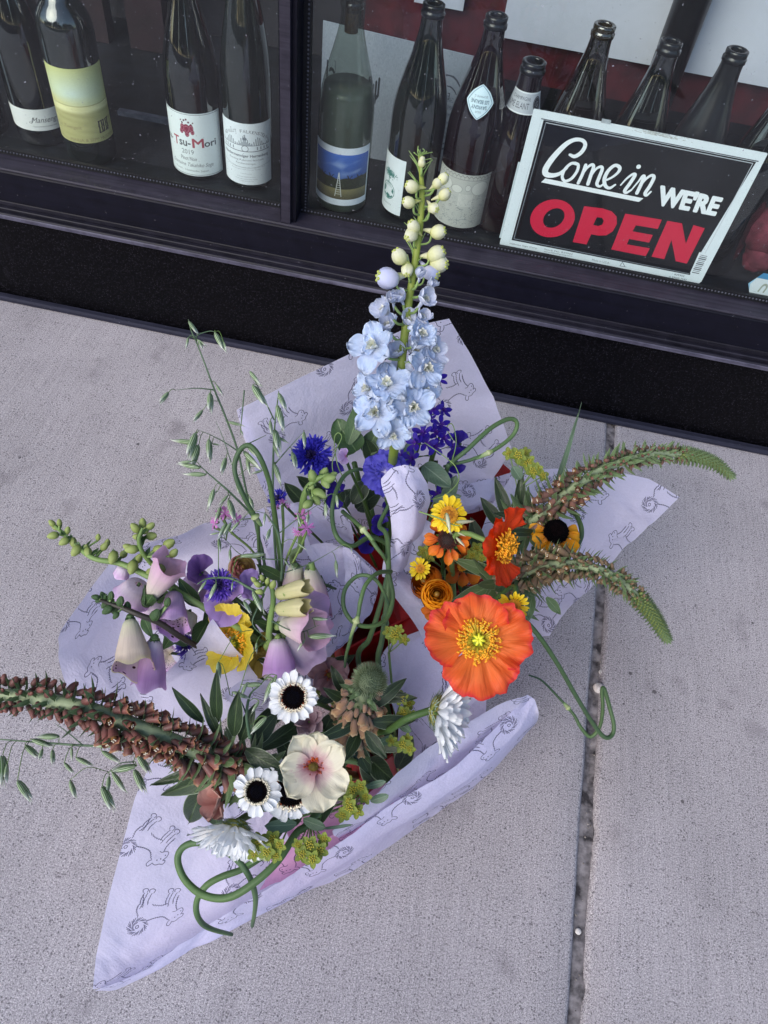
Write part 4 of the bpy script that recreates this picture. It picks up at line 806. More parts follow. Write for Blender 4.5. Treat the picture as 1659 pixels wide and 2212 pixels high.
# ------------------------------------------------------------------ plant materials
stemG=pm('stem_green',[(0,'#3f5a2c'),(1,'#5d7a3c')],.15,10,2,0,.5,axis='v',mottle=.15)
stemP=pm('stem_pale',[(0,'#6f8a4c'),(1,'#8da765')],.15,10,2,0,.5,axis='v',mottle=.15)
stemD=pm('stem_dark',[(0,'#2c2a24'),(1,'#4a3f3a')],.2,10,2,0,.5,axis='v')
scapeM=pm('scape_green',[(0,'#3c5433'),(.35,'#4e683c'),(.6,'#40583c'),(.85,'#526c42'),(1,'#3c5640')],.22,12,3,0,.55,axis='v',mottle=.22)
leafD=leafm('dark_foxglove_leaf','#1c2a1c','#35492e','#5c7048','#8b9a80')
leafM=leafm('mid_green_leaf','#33502f','#4d6a3c','#7c9660',None)
leafG=leafm('grey_green_leaf','#48604a','#66806a','#8ca18a',None)
leafY=leafm('lime_leaf','#5e7a2c','#86993a','#a6b35c',None)
bracM=leafm('bract_leaf','#4a6340','#71895c','#93a77c','#aab79a',vs_=3)
brownB=pm('brown_bell',[(0,'#5e4a44'),(.55,'#704641'),(.92,'#7e5046'),(1,'#9c7454')],.22,16,1,.12,.45,mottle=.2,rand=.22)
rustB=pm('rust_bell',[(0,'#6c664c'),(.55,'#7a624e'),(.92,'#8a7458'),(1,'#ab9670')],.22,16,1,.15,.5,mottle=.2,rand=.2)
inB=pm('bell_inside',[(0,'#2a130e'),(1,'#9a6a35')],.2,16,1,0,.6)
white=pm('white_ray',[(0,'#c9c8a8'),(.3,'#e6e8ea'),(1,'#eef1f4')],.06,26,1,.32,.55,rand=.05,bump=.6)
# ------------------------------------------------------------------ generic flower parts
def to_vessel(p0,key,bend=None,dz=.0):
    """points of a stem from a flower head down into its compartment"""
    b=CB[key]+np.array([random.uniform(-.03,.03),random.uniform(-.03,.03),0]); p0=np.array(p0,float)
    m1=p0*.72+b*.28+np.array([0,0,.02]); m2=p0*.35+b*.65
    return [p0,m1,m2,b]
def stem(t,p0,key,n,r=.0022,mat=None,k=16,out=.03):
    p0=np.array(p0,float); b=to_vessel(p0,key)[-1]; q=p0-unit(n)*out; q2=q*.55+b*.45+np.array([0,0,.015])
    part('stem',mk(tube([p0,q,q2,b],r,7,k),'stem',mat or stemG),t)
def disc_mesh(name,r,h,cols,n=150,s=.09,core=None,ringn=0,ringmat=None):
    g=G(); prof=[(r*math.sin(a),h*math.cos(a)) for a in np.linspace(.001,math.pi/2,7)][::-1]; g.add(lathe(prof,20),None,0)
    for i in range(n):
        f=(i+.5)/n; rr=r*math.sqrt(f)*.98; a=i*2.39996; z=h*math.sqrt(max(0,1-f*.96)); c=ball(r*s*(.6+.6*f),5,3,1.5); g.add(c,tr(rr*math.cos(a),rr*math.sin(a),z)@rotz(a)@roty(f*.9),1 if f>.35 else 2)
    for i in range(ringn):
        a=i/ringn*6.283+.1*random.random(); rr=r*random.uniform(.9,1.15); g.add(tube([(0,0,0),(0,0,r*.14),(r*.05,0,r*.26)],[r*.03,r*.02,r*.085],5,None),tr(rr*math.cos(a),rr*math.sin(a),h*.25)@rotz(a)@roty(.6),3)
    mats=list(cols)+([ringmat] if ringmat else []); return g.mesh(name,mats)
_PM={}
def petal_var(key,mats,n=4,**kw):
    if key not in _PM:
        _PM[key]=[mk(petal(seed=11*i+len(key),**kw),'petal',mats) for i in range(n)]
    return _PM[key]
def place_petals(t,M0,meshes,n,r0,tilt=0.,tj=.08,sj=.1,aj=.06,name='petal',a0=0.,rng_=None,skip=(),size=None):
    rr=random.Random(len(t.name)*31+n+int(r0*1e6))
    for i in range(n):
        a=a0+i/n*2*math.pi+rr.gauss(0,aj)
        if any(abs(((a-s+math.pi)%(2*math.pi))-math.pi)<w for s,w in skip): continue
        s=1+rr.gauss(0,sj*1.15); s=max(.6,s)*(size(a) if size else 1)
        m=M0@rotz(a)@tr(r0,0,0)@roty(-(tilt+rr.gauss(0,tj)))@rotx(rr.gauss(0,.22))@sc(s,s*rr.uniform(.85,1.15),s)
        part(name,meshes[i%len(meshes)],t,m)
def daisy(name,label,px,py,z,rpx,n,key,pmat,dmesh,discr=.42,N_=22,tilt=.1,up=None,prm=None,layers=1,cup=0,cat='flower',group=None,wid=.26,drop=0,skip=(),size=None,stemmat=None,sep=None,a0=0):
    c=P(px,py,z); r=msz(rpx,c); t=thing(name,label,cat,c,group); M0=frame(c,n,up if up is not None else UPV)
    kw=dict(L=r*(1-discr)*1.08,W=r*wid,nu=7,nv=4,base=.45,peak=.62,rnd=.5,cup=.35,curl=-.12+cup,ruf=.12,fold=.12,notch=.05,wr=.006,twist=.0)
    if prm: kw.update(prm)
    meshes=petal_var(name+str(round(r,4)),pmat,5,**kw)
    for L_ in range(layers): place_petals(t,M0@tr(0,0,-.0012*L_),meshes,N_-3*L_,r*discr*(.93-.12*L_),tilt-.10*L_-drop,a0=a0+L_*.15,skip=skip,size=size)
    d=dmesh(r*discr); part('disc',d,t,M0@tr(0,0,-.0005))
    g=G().add(lathe([(.0008,-r*.32),(r*discr*.6,-r*.26),(r*discr*1.0,-r*.1),(r*discr*.98,-.0015)],14))
    for i in range(16):
        g.add(petal(r*.28,r*.12,4,2,.7,.4,.8),rotz(i*.3927)@tr(r*discr*.75,0,-r*.17)@roty(-.55))
    part('calyx',g.mesh('calyx',sep or stemG),t,M0)
    stem(t,c-unit(n)*r*.3,key,n,.0021,stemmat or stemG); return t
yd=[sm('disc_gold','#a56a10','#d79a20',400,.7,.4),sm('disc_gold_tip','#c98a18','#e9b436',400,.7,.2),sm('disc_rust','#8f4f12','#b87420',400,.7,.2)]
bd2=[sm('disc_black','#020102','#070508',400,.8,.4,spec=.05),sm('disc_black_tip','#050304','#120a0d',400,.8,.2,spec=.05),sm('disc_blue_black','#04050f','#0a0c1e',400,.8,.2,spec=.08),sm('pollen_dot','#d8cdb4','#f1ead6',400,.7,0)]
mottle_or=sm('ray_rust_base','#6e2a0c','#b4561a',200,.7,.2)
def yellow_disc(r): return disc_mesh('disc',r,r*.42,yd,170,.085)
def black_disc(r): return disc_mesh('disc',r,r*.33,bd2[:3],200,.075,ringn=64,ringmat=bd2[3])
def small_black(r): return disc_mesh('disc',r,r*.8,bd2[:3],150,.10)
# --- bells of the brown foxgloves
def bellgeo(L=1.,r0=.16,r1=.30,n=12,flare=.08,lobes=5,bend=.12,mi=0,lip=.14):
    k=9
    def fn(u,v):
        a=v*2*math.pi; t=u; r=r0+(r1-r0)*np.minimum(1,t*1.5)**.8+flare*np.clip(t-.85,0,1)*6.6; r=r*np.where(t<.02,.5,1)
        z=L*t+lip*np.cos(a*lobes)*np.clip(t-.85,0,1)*3.2; return np.stack([r*np.cos(a)+bend*t*t,r*np.sin(a),z],1)
    return gridf(fn,k,n)
def calyx(L,W,n=5,open_=.35):
    out=[]
    for i in range(n): out.append((petal(L,W,4,2,.8,.45,.8,fold=.2),rotz(i*2*math.pi/n)@tr(W*.25,0,0)@roty(-(math.pi/2-open_))))
    return out
def swp(t): return t[0],t[1],t[2][:,::-1].copy()
def bell_mesh(kind,mat):
    g=G()
    if kind=='open':
        g.add(bellgeo(1.,.15,.27,12,.07),None,0); g.add(ball(.2,8,5,.6),tr(.1,0,.84),2)
        for i in range(4): g.add(ball(.045,5,4),tr(.1+.09*math.cos(i*1.6),.09*math.sin(i*1.6),1.0),3)
    elif kind=='closed': g.add(swp(lathe([(.001,0),(.2,.08),(.26,.35),(.25,.6),(.16,.85),(.001,.95)],9)),None,0)
    else: g.add(swp(lathe([(.001,0),(.2,.1),(.24,.35),(.17,.62),(.001,.75)],7)),None,0)
    for q,m in calyx(.42 if kind!='tip' else .75,.30,5,.28 if kind!='tip' else .3): g.add(q,m,1)
    return g.mesh('floret',[mat,bracM,inB,MC['pollen_dot']])
def spike(label,pts,rad,n,size,key,mats,group='brown foxglove spires',t_open=.45,t_tip=.72,bractL=1.5,tipcol=None,toward=.75,budr=None,leafy=0,stemr=None,stem_to=True,tip_n=160,tiptop=None):
    path=cr([P(*p) for p in pts],120); L=np.concatenate([[0],np.cumsum(np.linalg.norm(np.diff(path,axis=0),axis=1))]); L/=L[-1]
    t=thing('brown_foxglove',label,'foxglove',path[0],group)
    at=lambda f: np.array([np.interp(f,L,path[:,k]) for k in range(3)]); R_=lambda f:np.interp(f,np.linspace(0,1,len(rad)),rad); S_z=lambda f:np.interp(f,np.linspace(0,1,len(size)),size)
    sr=[ (stemr or .0045),(stemr or .0045)*1.05,(stemr or .0045)*.8,.0016]
    base=([CB[key],(CB[key]+path[0])/2+np.array([0,0,.02])] if stem_to else [])
    part('stem',mk(tube(np.vstack([base,path[::6]]) if base else path[::6],[.004]+sr,9,60),'stem',mats[1]),t)
    op=[bell_mesh('open',mats[0])]; cl=[bell_mesh('closed',mats[0])]; br_=[mk(petal(1,.30,6,4,.9,.35,.75,curl=-.18,fold=.35,seed=s),'bract',bracM) for s in (1,2)]
    rr=random.Random(len(pts)*7+n)
    tip=G(); budp=ball(1,6,4,1.3); tb=petal(1,.42,3,2,.9,.4,.8,fold=.3)
    for i in range(n):
        f=.0+ (i/n)**.92*t_tip; c=at(f); tg=unit(at(min(1,f+.02))-at(max(0,f-.02))); x=unit(np.cross(tg,[.1,.3,.9])); y=np.cross(tg,x); a=i*2.39996+rr.gauss(0,.25)
        o=math.cos(a)*x+math.sin(a)*y; s=S_z(f)*rr.uniform(.74,1.14); k=toward*(1-f*.9); d=unit(o*.62-tg*k*1.15+np.array([0,0,-.22]))
        p=c+o*R_(f)*.62+tg*s*.3; me=op[0] if f<t_open else cl[0]; ss=s if f<t_open else s*.85
        part('floret',me,t,frame(p,unit(d+np.array([rr.gauss(0,.16) for _ in range(3)])),rr.choice([1,-1])*tg)@sc(ss*rr.uniform(.85,1.1),ss*rr.uniform(.85,1.1),ss))
        bl=s*bractL*1.15*rr.uniform(.8,1.15)*(1.15-f*.4+max(0,.25-f)*2.2); m=frame(c+o*R_(f)*.4-tg*s*.2,np.cross(unit(o+tg*.35*(f-.3)),np.cross(o,tg)),unit(o+tg*(.45 if f>.3 else -.25)))
        part('bract',br_[i%2],t,m@sc(bl))
    for i in range(tip_n):
        f=t_tip-.04+(i/tip_n)**.9*(1.03-t_tip); f=min(f,.995); c=at(f); tg=unit(at(min(1,f+.02))-at(max(0,f-.02))); x=unit(np.cross(tg,[.1,.3,.9])); y=np.cross(tg,x); a=i*2.39996
        o=math.cos(a)*x+math.sin(a)*y; s=S_z(f)*.42; rd=R_(f); q=unit(o+tg*(.15+.9*max(0,(f-.9)*10)))
        tip.add(budp,frame(c+o*rd*.55,q)@sc(s*.62),0); tip.add(tb,frame(c+o*rd*.5,np.cross(q,np.cross(q,tg))*-1,unit(q+tg*.5))@sc(s*2.6),1)
    part('bud_tip',tip.mesh('bud_tip',[tiptop or bracM,bracM]),t,kind='stuff'); return t,at
def leaf_obj(t,p,q,w,mat,curl=.1,fold=.22,name='leaf',up=None,rnd=.8,peak=.42,seed=1,ruf=.03,base=.25):
    p=np.array(p,float);q=np.array(q,float); L=np.linalg.norm(q-p); d=(q-p)/L; u=BK if up is None else np.array(up,float); z=unit(u-d*np.dot(u,d))
    part(name,mk(petal(L,w*.86,14,6,base,peak,rnd,fold=fold,curl=-.10-.03*(seed%4),ruf=ruf*2.2,seed=seed,twist=.12*((seed%3)-1)),'leaf',mat),t,frame(p,z,d))
    return
def leafy(label,key,specs,mat,base=None,group=None,cat='foliage',name='leafy_stem',hub=None):
    """specs: (x0,y0,z0, x1,y1,z1, width px)"""
    p0=P(*specs[0][:3]); t=thing(name,label,cat,p0,group)
    for i,s in enumerate(specs): a=P(*s[:3]); b=P(*s[3:6]); leaf_obj(t,a,b,msz(s[6],a),mat,seed=i+3)
    stem(t,P(*(hub or specs[0][:3])),key,(0,0,1),.0024,stemG); return t
# ------------------------------------------------------------------ brown foxglove spires
brn=(brownB,pm('spire_stem',[(0,'#8c9c74'),(1,'#9dab86')],.12,10,2,.05,.6,axis='v',mottle=.2))
rst=(rustB,brn[1])
spike('longest brown foxglove spire, leaning out over the pavement and past the picture edge',
 [(548,1668,.30),(480,1645,.325),(400,1612,.345),(300,1572,.355),(200,1535,.36),(100,1512,.36),(0,1500,.355),(-110,1500,.35),(-240,1530,.33)],
 [.011,.0145,.015,.015,.0145,.014,.012,.009,.006],230,[.0134,.0138,.0140,.0134,.012,.0105,.0088,.007],'f',brn,t_open=.42,t_tip=.82,bractL=1.2,stemr=.006)
spike('brown foxglove spire arching right towards the shop front with a green tapering tip',
 [(1128,1138,.32),(1160,1118,.345),(1205,1080,.36),(1250,1045,.37),(1310,1010,.375),(1390,985,.375),(1470,982,.365),(1540,1000,.35),(1584,1032,.335)],
 [.010,.0135,.0135,.012,.0105,.0095,.0085,.0072,.004],210,[.0125,.0128,.0120,.0098,.0082,.0068,.0058,.0045],'r',(pm('dusky_bell',[(0,'#6b6a4c'),(.5,'#75564e'),(.92,'#80594c'),(1,'#9c7a58')],.22,16,1,.12,.5,mottle=.2,rand=.2),brn[1]),t_open=.30,t_tip=.76,stemr=.0044,tip_n=260,tiptop=pm('spire_bud',[(0,'#66763f'),(1,'#8a9556')],.1,4,4,.1,.6))
spike('rusty brown foxglove spire curling down to the right over the pavement joint',
 [(1075,1265,.32),(1125,1240,.345),(1180,1222,.355),(1250,1220,.36),(1310,1238,.36),(1360,1272,.35),(1405,1325,.335),(1444,1385,.315)],
 [.011,.0145,.014,.012,.0105,.0095,.008,.0045],210,[.0130,.0132,.0120,.0098,.0080,.0066,.0055,.0042],'r',rst,t_open=.38,t_tip=.76,stemr=.0044,tip_n=260,tiptop=MC['spire_bud'])
# the spire seen from its tip
t_,at_=spike('fuzzy headed foxglove spire seen end on above rows of tan bells, in the white bouquet',
 [(772,1592,.24),(772,1562,.27),(776,1530,.30),(784,1500,.33),(796,1474,.355),(806,1462,.372)],
 [.014,.019,.020,.020,.016,.006],84,[.0155,.0155,.0145,.0125,.010,.007],'f',(pm('tan_bell',[(0,'#8f7466'),(.5,'#a07a60'),(.9,'#b48a62'),(1,'#d4b487')],.2,16,1,.15,.6,mottle=.2,rand=.15,sheen=.4),brn[1]),t_open=.62,t_tip=.72,bractL=.9,toward=.9,tip_n=10,stemr=.006)
fz=G(); c=P(800,1470,.372); Rr=msz(32,c); nn_=nd(.18,.25,1)
fb=G()
for i in range(300):
    f=(i+.5)/300; a=i*2.39996; th=math.acos(1-1.25*f); d=np.array([math.sin(th)*math.cos(a),math.sin(th)*math.sin(a),math.cos(th)]); s=.16+.10*f
    fb.add(ball(.5,5,4,1.2),frame(d*.72,d)@sc(s),0); fb.add(petal(2.7,.75,4,2,.9,.35,.9,fold=.5),frame(d*.68,np.cross(d,[.2,.1,1]),unit(d+np.array([random.gauss(0,.2),random.gauss(0,.2),0])))@sc(s),1)
fb.add(ball(.70,16,10),None,0)
part('bud_head',fb.mesh('bud_head',[pm('fuzzy_green',[(0,'#6f8262'),(1,'#98a58a')],.1,5,5,.1,.9),pm('fuzzy_bract',[(0,'#34472c'),(.5,'#6c7d58'),(1,'#aab698')],.1,5,5,.2,.9)]),t_,frame(c,nn_,UPV)@sc(Rr),kind='stuff')
# ------------------------------------------------------------------ daisies
daisy('yellow_daisy','bright yellow daisy with golden disc, biggest of the yellow ones',970,1112,.385,40,nd(.02,.10),'r',pm('yellow_ray',[(0,'#dcae0c'),(.3,'#f0cf1c'),(1,'#f6de3a')],.08,26,1,.3,.5,rand=.06,bump=.6),yellow_disc,.47,24,-.02,wid=.27)
daisy('yellow_daisy','small tilted yellow daisy behind the upper edge of the coral poppy',1110,1308,.395,34,nd(-.1,-.35,.9),'r',MC['yellow_ray'],yellow_disc,.44,20,.25,wid=.24)
daisy('yellow_daisy','small yellow daisy half hidden behind a paper fold near the orange ranunculus',908,1228,.33,24,nd(-.2,.2),'r',MC['yellow_ray'],yellow_disc,.42,16,.2,wid=.3)
orr=pm('orange_ray',[(0,'#7a2c08'),(.25,'#b9500e'),(.6,'#d9701a'),(1,'#dd8320')],.16,20,1,.28,.55,rand=.15,bump=.6)
daisy('orange_daisy','rust orange daisy with dark brown disc under the yellow daisy',968,1165,.355,52,nd(-.1,.2),'r',orr,lambda r:disc_mesh('disc',r,r*.5,[sm('disc_brown','#160907','#2a1210',400,.7,.4),sm('disc_brown_tip','#2a0f0a','#4c1e12',400,.7,.2),sm('disc_brown2','#1c0c0a','#33160f',400,.7,.2)],170,.085),.42,14,.0,wid=.38,prm=dict(rnd=.75,base=.3))
daisy('black_eyed_flower','golden orange flower with fluffy black centre between the two spires',1200,1150,.35,62,nd(.0,.35,.9),'r',pm('golden_ray',[(0,'#3a1a04'),(.12,'#c7780a'),(.5,'#e59a12'),(1,'#ecaa22')],.12,22,1,.28,.5,rand=.08,bump=.6),lambda r:disc_mesh('disc',r,r*.9,[bd2[0],bd2[0],bd2[1]],240,.13),.40,14,-.42,wid=.44,skip=((math.pi*.0,1.35),),prm=dict(rnd=.42,curl=-.1,notch=.12),a0=math.pi)
wd=dict(rnd=.5,base=.4,notch=.12,peak=.68,ruf=.16,curl=-.14)
rustring=sm('rust_ring','#5a1c0c','#a8471c',300,.7,.2)
def zulu(r): 
    return disc_mesh('disc',r,r*.3,[bd2[0],bd2[1],bd2[2]],230,.07,ringn=90,ringmat=bd2[3])
daisy('white_daisy','white daisy with black disc and rust ring, topmost in the front bouquet',634,1506,.365,56,nd(-.08,.22),'f',pm('white_ray_rust',[(0,'#8a2c10'),(.13,'#c2622a'),(.22,'#d9d4c6'),(.4,'#e8eaec'),(1,'#eff2f5')],.06,24,1,.3,.5,rand=.05,bump=.6),zulu,.44,17,.22,wid=.31,layers=2,prm=wd)
daisy('white_daisy','fully open white daisy with blue black disc beside the cream anemone',555,1710,.36,54,nd(-.05,.35),'f',white,zulu,.42,15,-.08,wid=.33,prm=wd,layers=2)
daisy('white_daisy','white daisy with black disc partly tucked under the cream anemone',628,1708,.325,70,nd(.05,.15),'f',MC['white_ray_rust'],zulu,.46,15,-.12,wid=.34,prm=wd,layers=2)
# side view white heads
def shag(label,px,py,z,rpx,n,key,up,N_=72,skirt=1.1,stem_key_dir=None):
    c=P(px,py,z); r=msz(rpx,c); t=thing('white_daisy',label,'flower',c); M0=frame(c,n,up); g=G()
    meshes=petal_var('shag',white,5,L=1,W=.27,nu=9,nv=4,base=.5,peak=.66,rnd=.5,cup=.4,curl=.16,ruf=.12,fold=.15,notch=.08,wr=.01)
    rr=random.Random(int(px))
    for k in range(3):
        for i in range(N_//3):
            a=(i+.33*k)/(N_//3)*6.283+rr.gauss(0,.06); th=.30+.30*k+rr.gauss(0,.08); s=r*(1.0-.10*k)*rr.uniform(.9,1.1)
            part('petal',meshes[(i+k)%5],t,M0@rotz(a)@tr(r*.38-.07*r*k,0,-r*.08*k*0)@roty(-th)@sc(s,s,s))
    g=G(); g.add(lathe([(r*.05,-r*.30),(r*.34,-r*.22),(r*.45,-r*.07),(r*.42,.02*r),(r*.2,.04*r)],18),None,0)
    for i in range(110):
        a=i*2.39996; f=i/110; rr_=r*(.24+.26*f); g.add(petal(r*.30,r*.07,3,2,.9,.3,.8,fold=.3),rotz(a)@tr(rr_*.9,0,-r*(.30-.26*f))@roty(-.2-.5*rr.random()),1 if i%3 else 2)
    part('calyx',g.mesh('calyx',[sm('calyx_ochre','#6f7a3c','#a39a4c',300,.7,.3),pm('calyx_fuzz',[(0,'#6f8f78'),(1,'#9ab5a0')],.1,5,5,.2,.8,sheen=.5),MC['stem_green']]),t,M0)
    d=black_disc(r*.34); part('disc',d,t,M0@tr(0,0,r*.1)); return t,c,r
t,c,r=shag('white daisy in profile facing right, its woolly green calyx towards the bouquet',950,1536,.335,78,nd(.93,-.12,.30),'f',UPV)
part('stem',mk(tube([c-nd(.93,-.12,.3)*r*.2,P(880,1552,.325),P(845,1575,.30),P(812,1600,.24),CB['f']],.0032,8,24),'stem',stemG),t)
t,c,r=shag('shaggy white daisy nodding downwards behind the scape loop, disc barely showing',508,1792,.31,70,nd(-.14,-.72,.62),'f',BK)
part('stem',mk(tube([c+nd(.12,.85,-.42)*r*.2,P(540,1760,.28),P(600,1740,.22),CB['f']],.003,8,24),'stem',stemG),t)
# ------------------------------------------------------------------ poppies
def poppy(label,px,py,z,rpx,n,key,pet,mats,up=None,stam=170,slen=.40,pis=.16,stemr=.0026,name='poppy',stemsplit=True,smat=None,elr=(.12,.85)):
    c=P(px,py,z); r=msz(rpx,c); t=thing(name,label,'poppy',c); M0=frame(c,n,up if up is not None else UPV)
    for i,(a,A,L,cup,tl,dz) in enumerate(pet):
        part('petal',mk(fan(r*L,A,26,60,cup,-.08,.22,.022,.10,seed=i*7+int(px)),'petal',mats),t,M0@tr(0,0,dz*r)@rotz(a)@tr(r*.04,0,0)@roty(-tl))
    g=G(); rr=random.Random(int(py))
    for i in range(stam):
        a=rr.uniform(0,6.283); l=r*slen*rr.uniform(.6,1.08); el_=rr.uniform(*elr); e=np.array([math.cos(el_)*l,0,math.sin(el_)*l*.8+r*.03])
        m=rotz(a); g.add(tube([(r*pis*.6,0,0),e*.55+np.array([0,0,r*.05]),e],[.00022,.0002,.00018],4,5),m,0); g.add(ball(.00085,5,4,1.8),m@tr(*e)@rotz(rr.uniform(0,3))@roty(rr.uniform(.5,1.8)),1)
    part('stamens',g.mesh('stamens',[smat or pm('filament',[(0,'#c8c22c'),(1,'#e7cf46')],0,1,1,0,.5),sm('anther','#dd8a0c','#efb021',500,.7,0)]),t,M0,kind='stuff')
    part('receptacle',mk(lathe([(.0008,-r*.10),(r*.13,-r*.05),(r*.26,-r*.012),(r*.16,.0),(.0006,.001)],20),'receptacle',mats),t,M0)
    g=G(); g.add(lathe([(.001,0),(r*pis*.75,.02*r),(r*pis,r*.10),(r*pis*.92,r*.2),(r*pis*.55,r*.25),(.0005,r*.255)],16),None,0)
    for i in range(7): g.add(tube([(0,0,r*.262),(r*pis*.5,0,r*.268),(r*pis*.98,0,r*.235)],[r*.022,r*.03,r*.02],5,4),rotz(i*.8976),1)
    part('pistil',g.mesh('pistil',[sm('pistil_green','#5f7a1e','#8f9a2c',200,.5,.2),sm('pistil_star','#c9c81e','#e3de3a',200,.5,.1)]),t,M0)
    stem(t,c,key,n,stemr,stemP,out=.05); return t,M0,r
coral=pm('coral_petal',[(0,'#d9b21c'),(.08,'#e8922a'),(.2,'#ef7a30'),(.6,'#f07434'),(.9,'#ee6030'),(1,'#de3838')],.24,46,1.3,.42,.55,rand=.05,bump=.9)
poppy('largest coral orange poppy, wide open with yellow stamens, in the centre right',1031,1384,.395,108,nd(.02,.26),'r',
 [(math.pi*0+.12,2.5,.88,.34,.10,-.03),(math.pi+.08,2.3,1.10,.16,-.02,-.03),(-math.pi/2+.15,2.0,1.06,.24,.02,.012),(math.pi/2-.2,2.0,1.04,.28,.05,.015)],coral,stam=230,slen=.46,pis=.13)
scar=pm('scarlet_petal',[(0,'#c93a0c'),(.2,'#dd3f0e'),(.7,'#e8460f'),(1,'#e23a10')],.14,40,1.2,.40,.5,rand=.08,bump=.9)
poppy('scarlet orange poppy seen from its side, opening towards the right',1078,1178,.385,84,nd(.66,-.12,.60),'r',
 [(-math.pi/2,2.3,.52,.22,.05,-.02),(.25,2.0,1.10,.25,.25,0),(math.pi-.25,2.0,1.08,.25,.25,0),(math.pi/2,2.4,1.02,.22,.12,.01)],scar,elr=(.35,1.35),stam=200,slen=.50,pis=.12,smat=pm('gold_filament',[(0,'#cf9a18'),(1,'#d9aa2c')],0,1,1,0,.5))
yel=pm('yellow_petal',[(0,'#c4be26'),(.15,'#e6cc30'),(.6,'#edd23c'),(1,'#f2dc5a')],.14,40,1.2,.42,.55,rand=.08,bump=.9)
poppy('yellow poppy tucked behind the paper triangle of the foxglove bouquet',514,1390,.305,88,nd(-.35,.05,.8),'l',
 [(math.pi*.03,1.9,1.02,.35,.15,0),(-math.pi*.5,1.9,.95,.45,.3,0),(math.pi*.9,1.8,.8,.5,.4,0.01)],yel,stam=110,slen=.45,pis=.10)
# ------------------------------------------------------------------ anemones
def anemone(label,px,py,z,rpx,n,key,mat,N_=7,core=True,cup=.35,col=('#3a1206','#b34a1a'),angles=None,W=.95,name='anemone',tl=.12,scales=None):
    c=P(px,py,z); r=msz(rpx,c); t=thing(name,label,'anemone',c); M0=frame(c,n,UPV); rr=random.Random(int(px))
    for i in range(N_):
        a=(angles[i] if angles else i/N_*6.283+rr.gauss(0,.1)); k=(1.02 if i%2 else .86)*rr.uniform(.9,1.1) if scales is None else scales[i]
        part('petal',mk(petal(r*k,r*W*k,12,10,.55,.62,.42,cup=cup*8*.12/ max(.1,W),curl=-.02,ruf=.30,wr=.010,twist=rr.uniform(-.25,.25),seed=i*5+int(px)),'petal',mat),t,M0@rotz(a)@tr(r*.05,0,.0015*(i%2))@roty(-(tl+rr.uniform(-.22,.5)))@rotx(rr.uniform(-.3,.3)))
    if core:
        g=G(); 
        for i in range(120):
            a=rr.uniform(0,6.283); l=r*rr.uniform(.17,.30); e=np.array([l,0,r*rr.uniform(.04,.13)]); g.add(tube([(r*.08,0,0),e*.6+np.array([0,0,.001]),e],.0002,3,3),rotz(a),0); g.add(ball(.0007,4,3,1.5),rotz(a)@tr(*e),1)
        part('stamens',g.mesh('stamens',[sm('fil_'+col[0][1:],col[0],col[0],300,.6,0),sm('ant_'+col[1][1:],col[1],col[1],300,.6,0)]),t,M0,kind='stuff')
        part('centre',disc_mesh('centre',r*.13,r*.13,[sm('anem_c','#4a3a10','#7d6a24',500,.7,.3)]*3,90,.12),t,M0@tr(0,0,.001))
    stem(t,c,key,n,.0028,stemP); return t
cream=pm('cream_petal',[(0,'#8f4a50'),(.18,'#b98a92'),(.38,'#d8c4bc'),(.55,'#e3ddc8'),(1,'#e6e2c8')],.10,34,1.2,.35,.55,rand=.04,bump=.6)
anemone('cream anemone with rusty stamens and pink throat, centre of the white bouquet',677,1655,.385,80,nd(.05,.12),'f',cream,7,True,.3,('#7a2410','#b8521c'),angles=[.55,-.15,-.95,-2.2,-2.9,2.35,1.45,-1.0],scales=[1.0,.92,1.02,1.05,1.16,1.0,.95,.42],W=.84)
mauve=pm('mauve_petal',[(0,'#6a4a50'),(.5,'#94747c'),(1,'#a58a90')],.12,30,1.2,.35,.6,rand=.08,bump=.6)
anemone('dusky mauve anemone shaded behind the fuzzy foxglove head',712,1458,.275,46,nd(0,.2),'f',mauve,6,True,.5,('#5a1c10','#8a3a1c'))
anemone('mauve pink double flower peeping out above the cream anemone',668,1560,.30,44,nd(-.1,.45),'f',pm('mauve_petal_light',[(0,'#7d5a64'),(.5,'#a68a94'),(1,'#bda6ac')],.12,30,1.2,.35,.6,rand=.08,bump=.6),9,False,.6,W=.8,tl=.5,name='double_anemone')
pink=pm('salmon_petal',[(0,'#96605a'),(.5,'#b07c74'),(1,'#c29a90')],.12,30,1.2,.35,.6,rand=.08,bump=.6)
anemone('salmon pink cupped flower at the left of the white daisies',482,1730,.29,50,nd(-.6,.2,.7),'f',pink,6,False,.7,W=1.05,tl=.6,name='cupped_anemone')
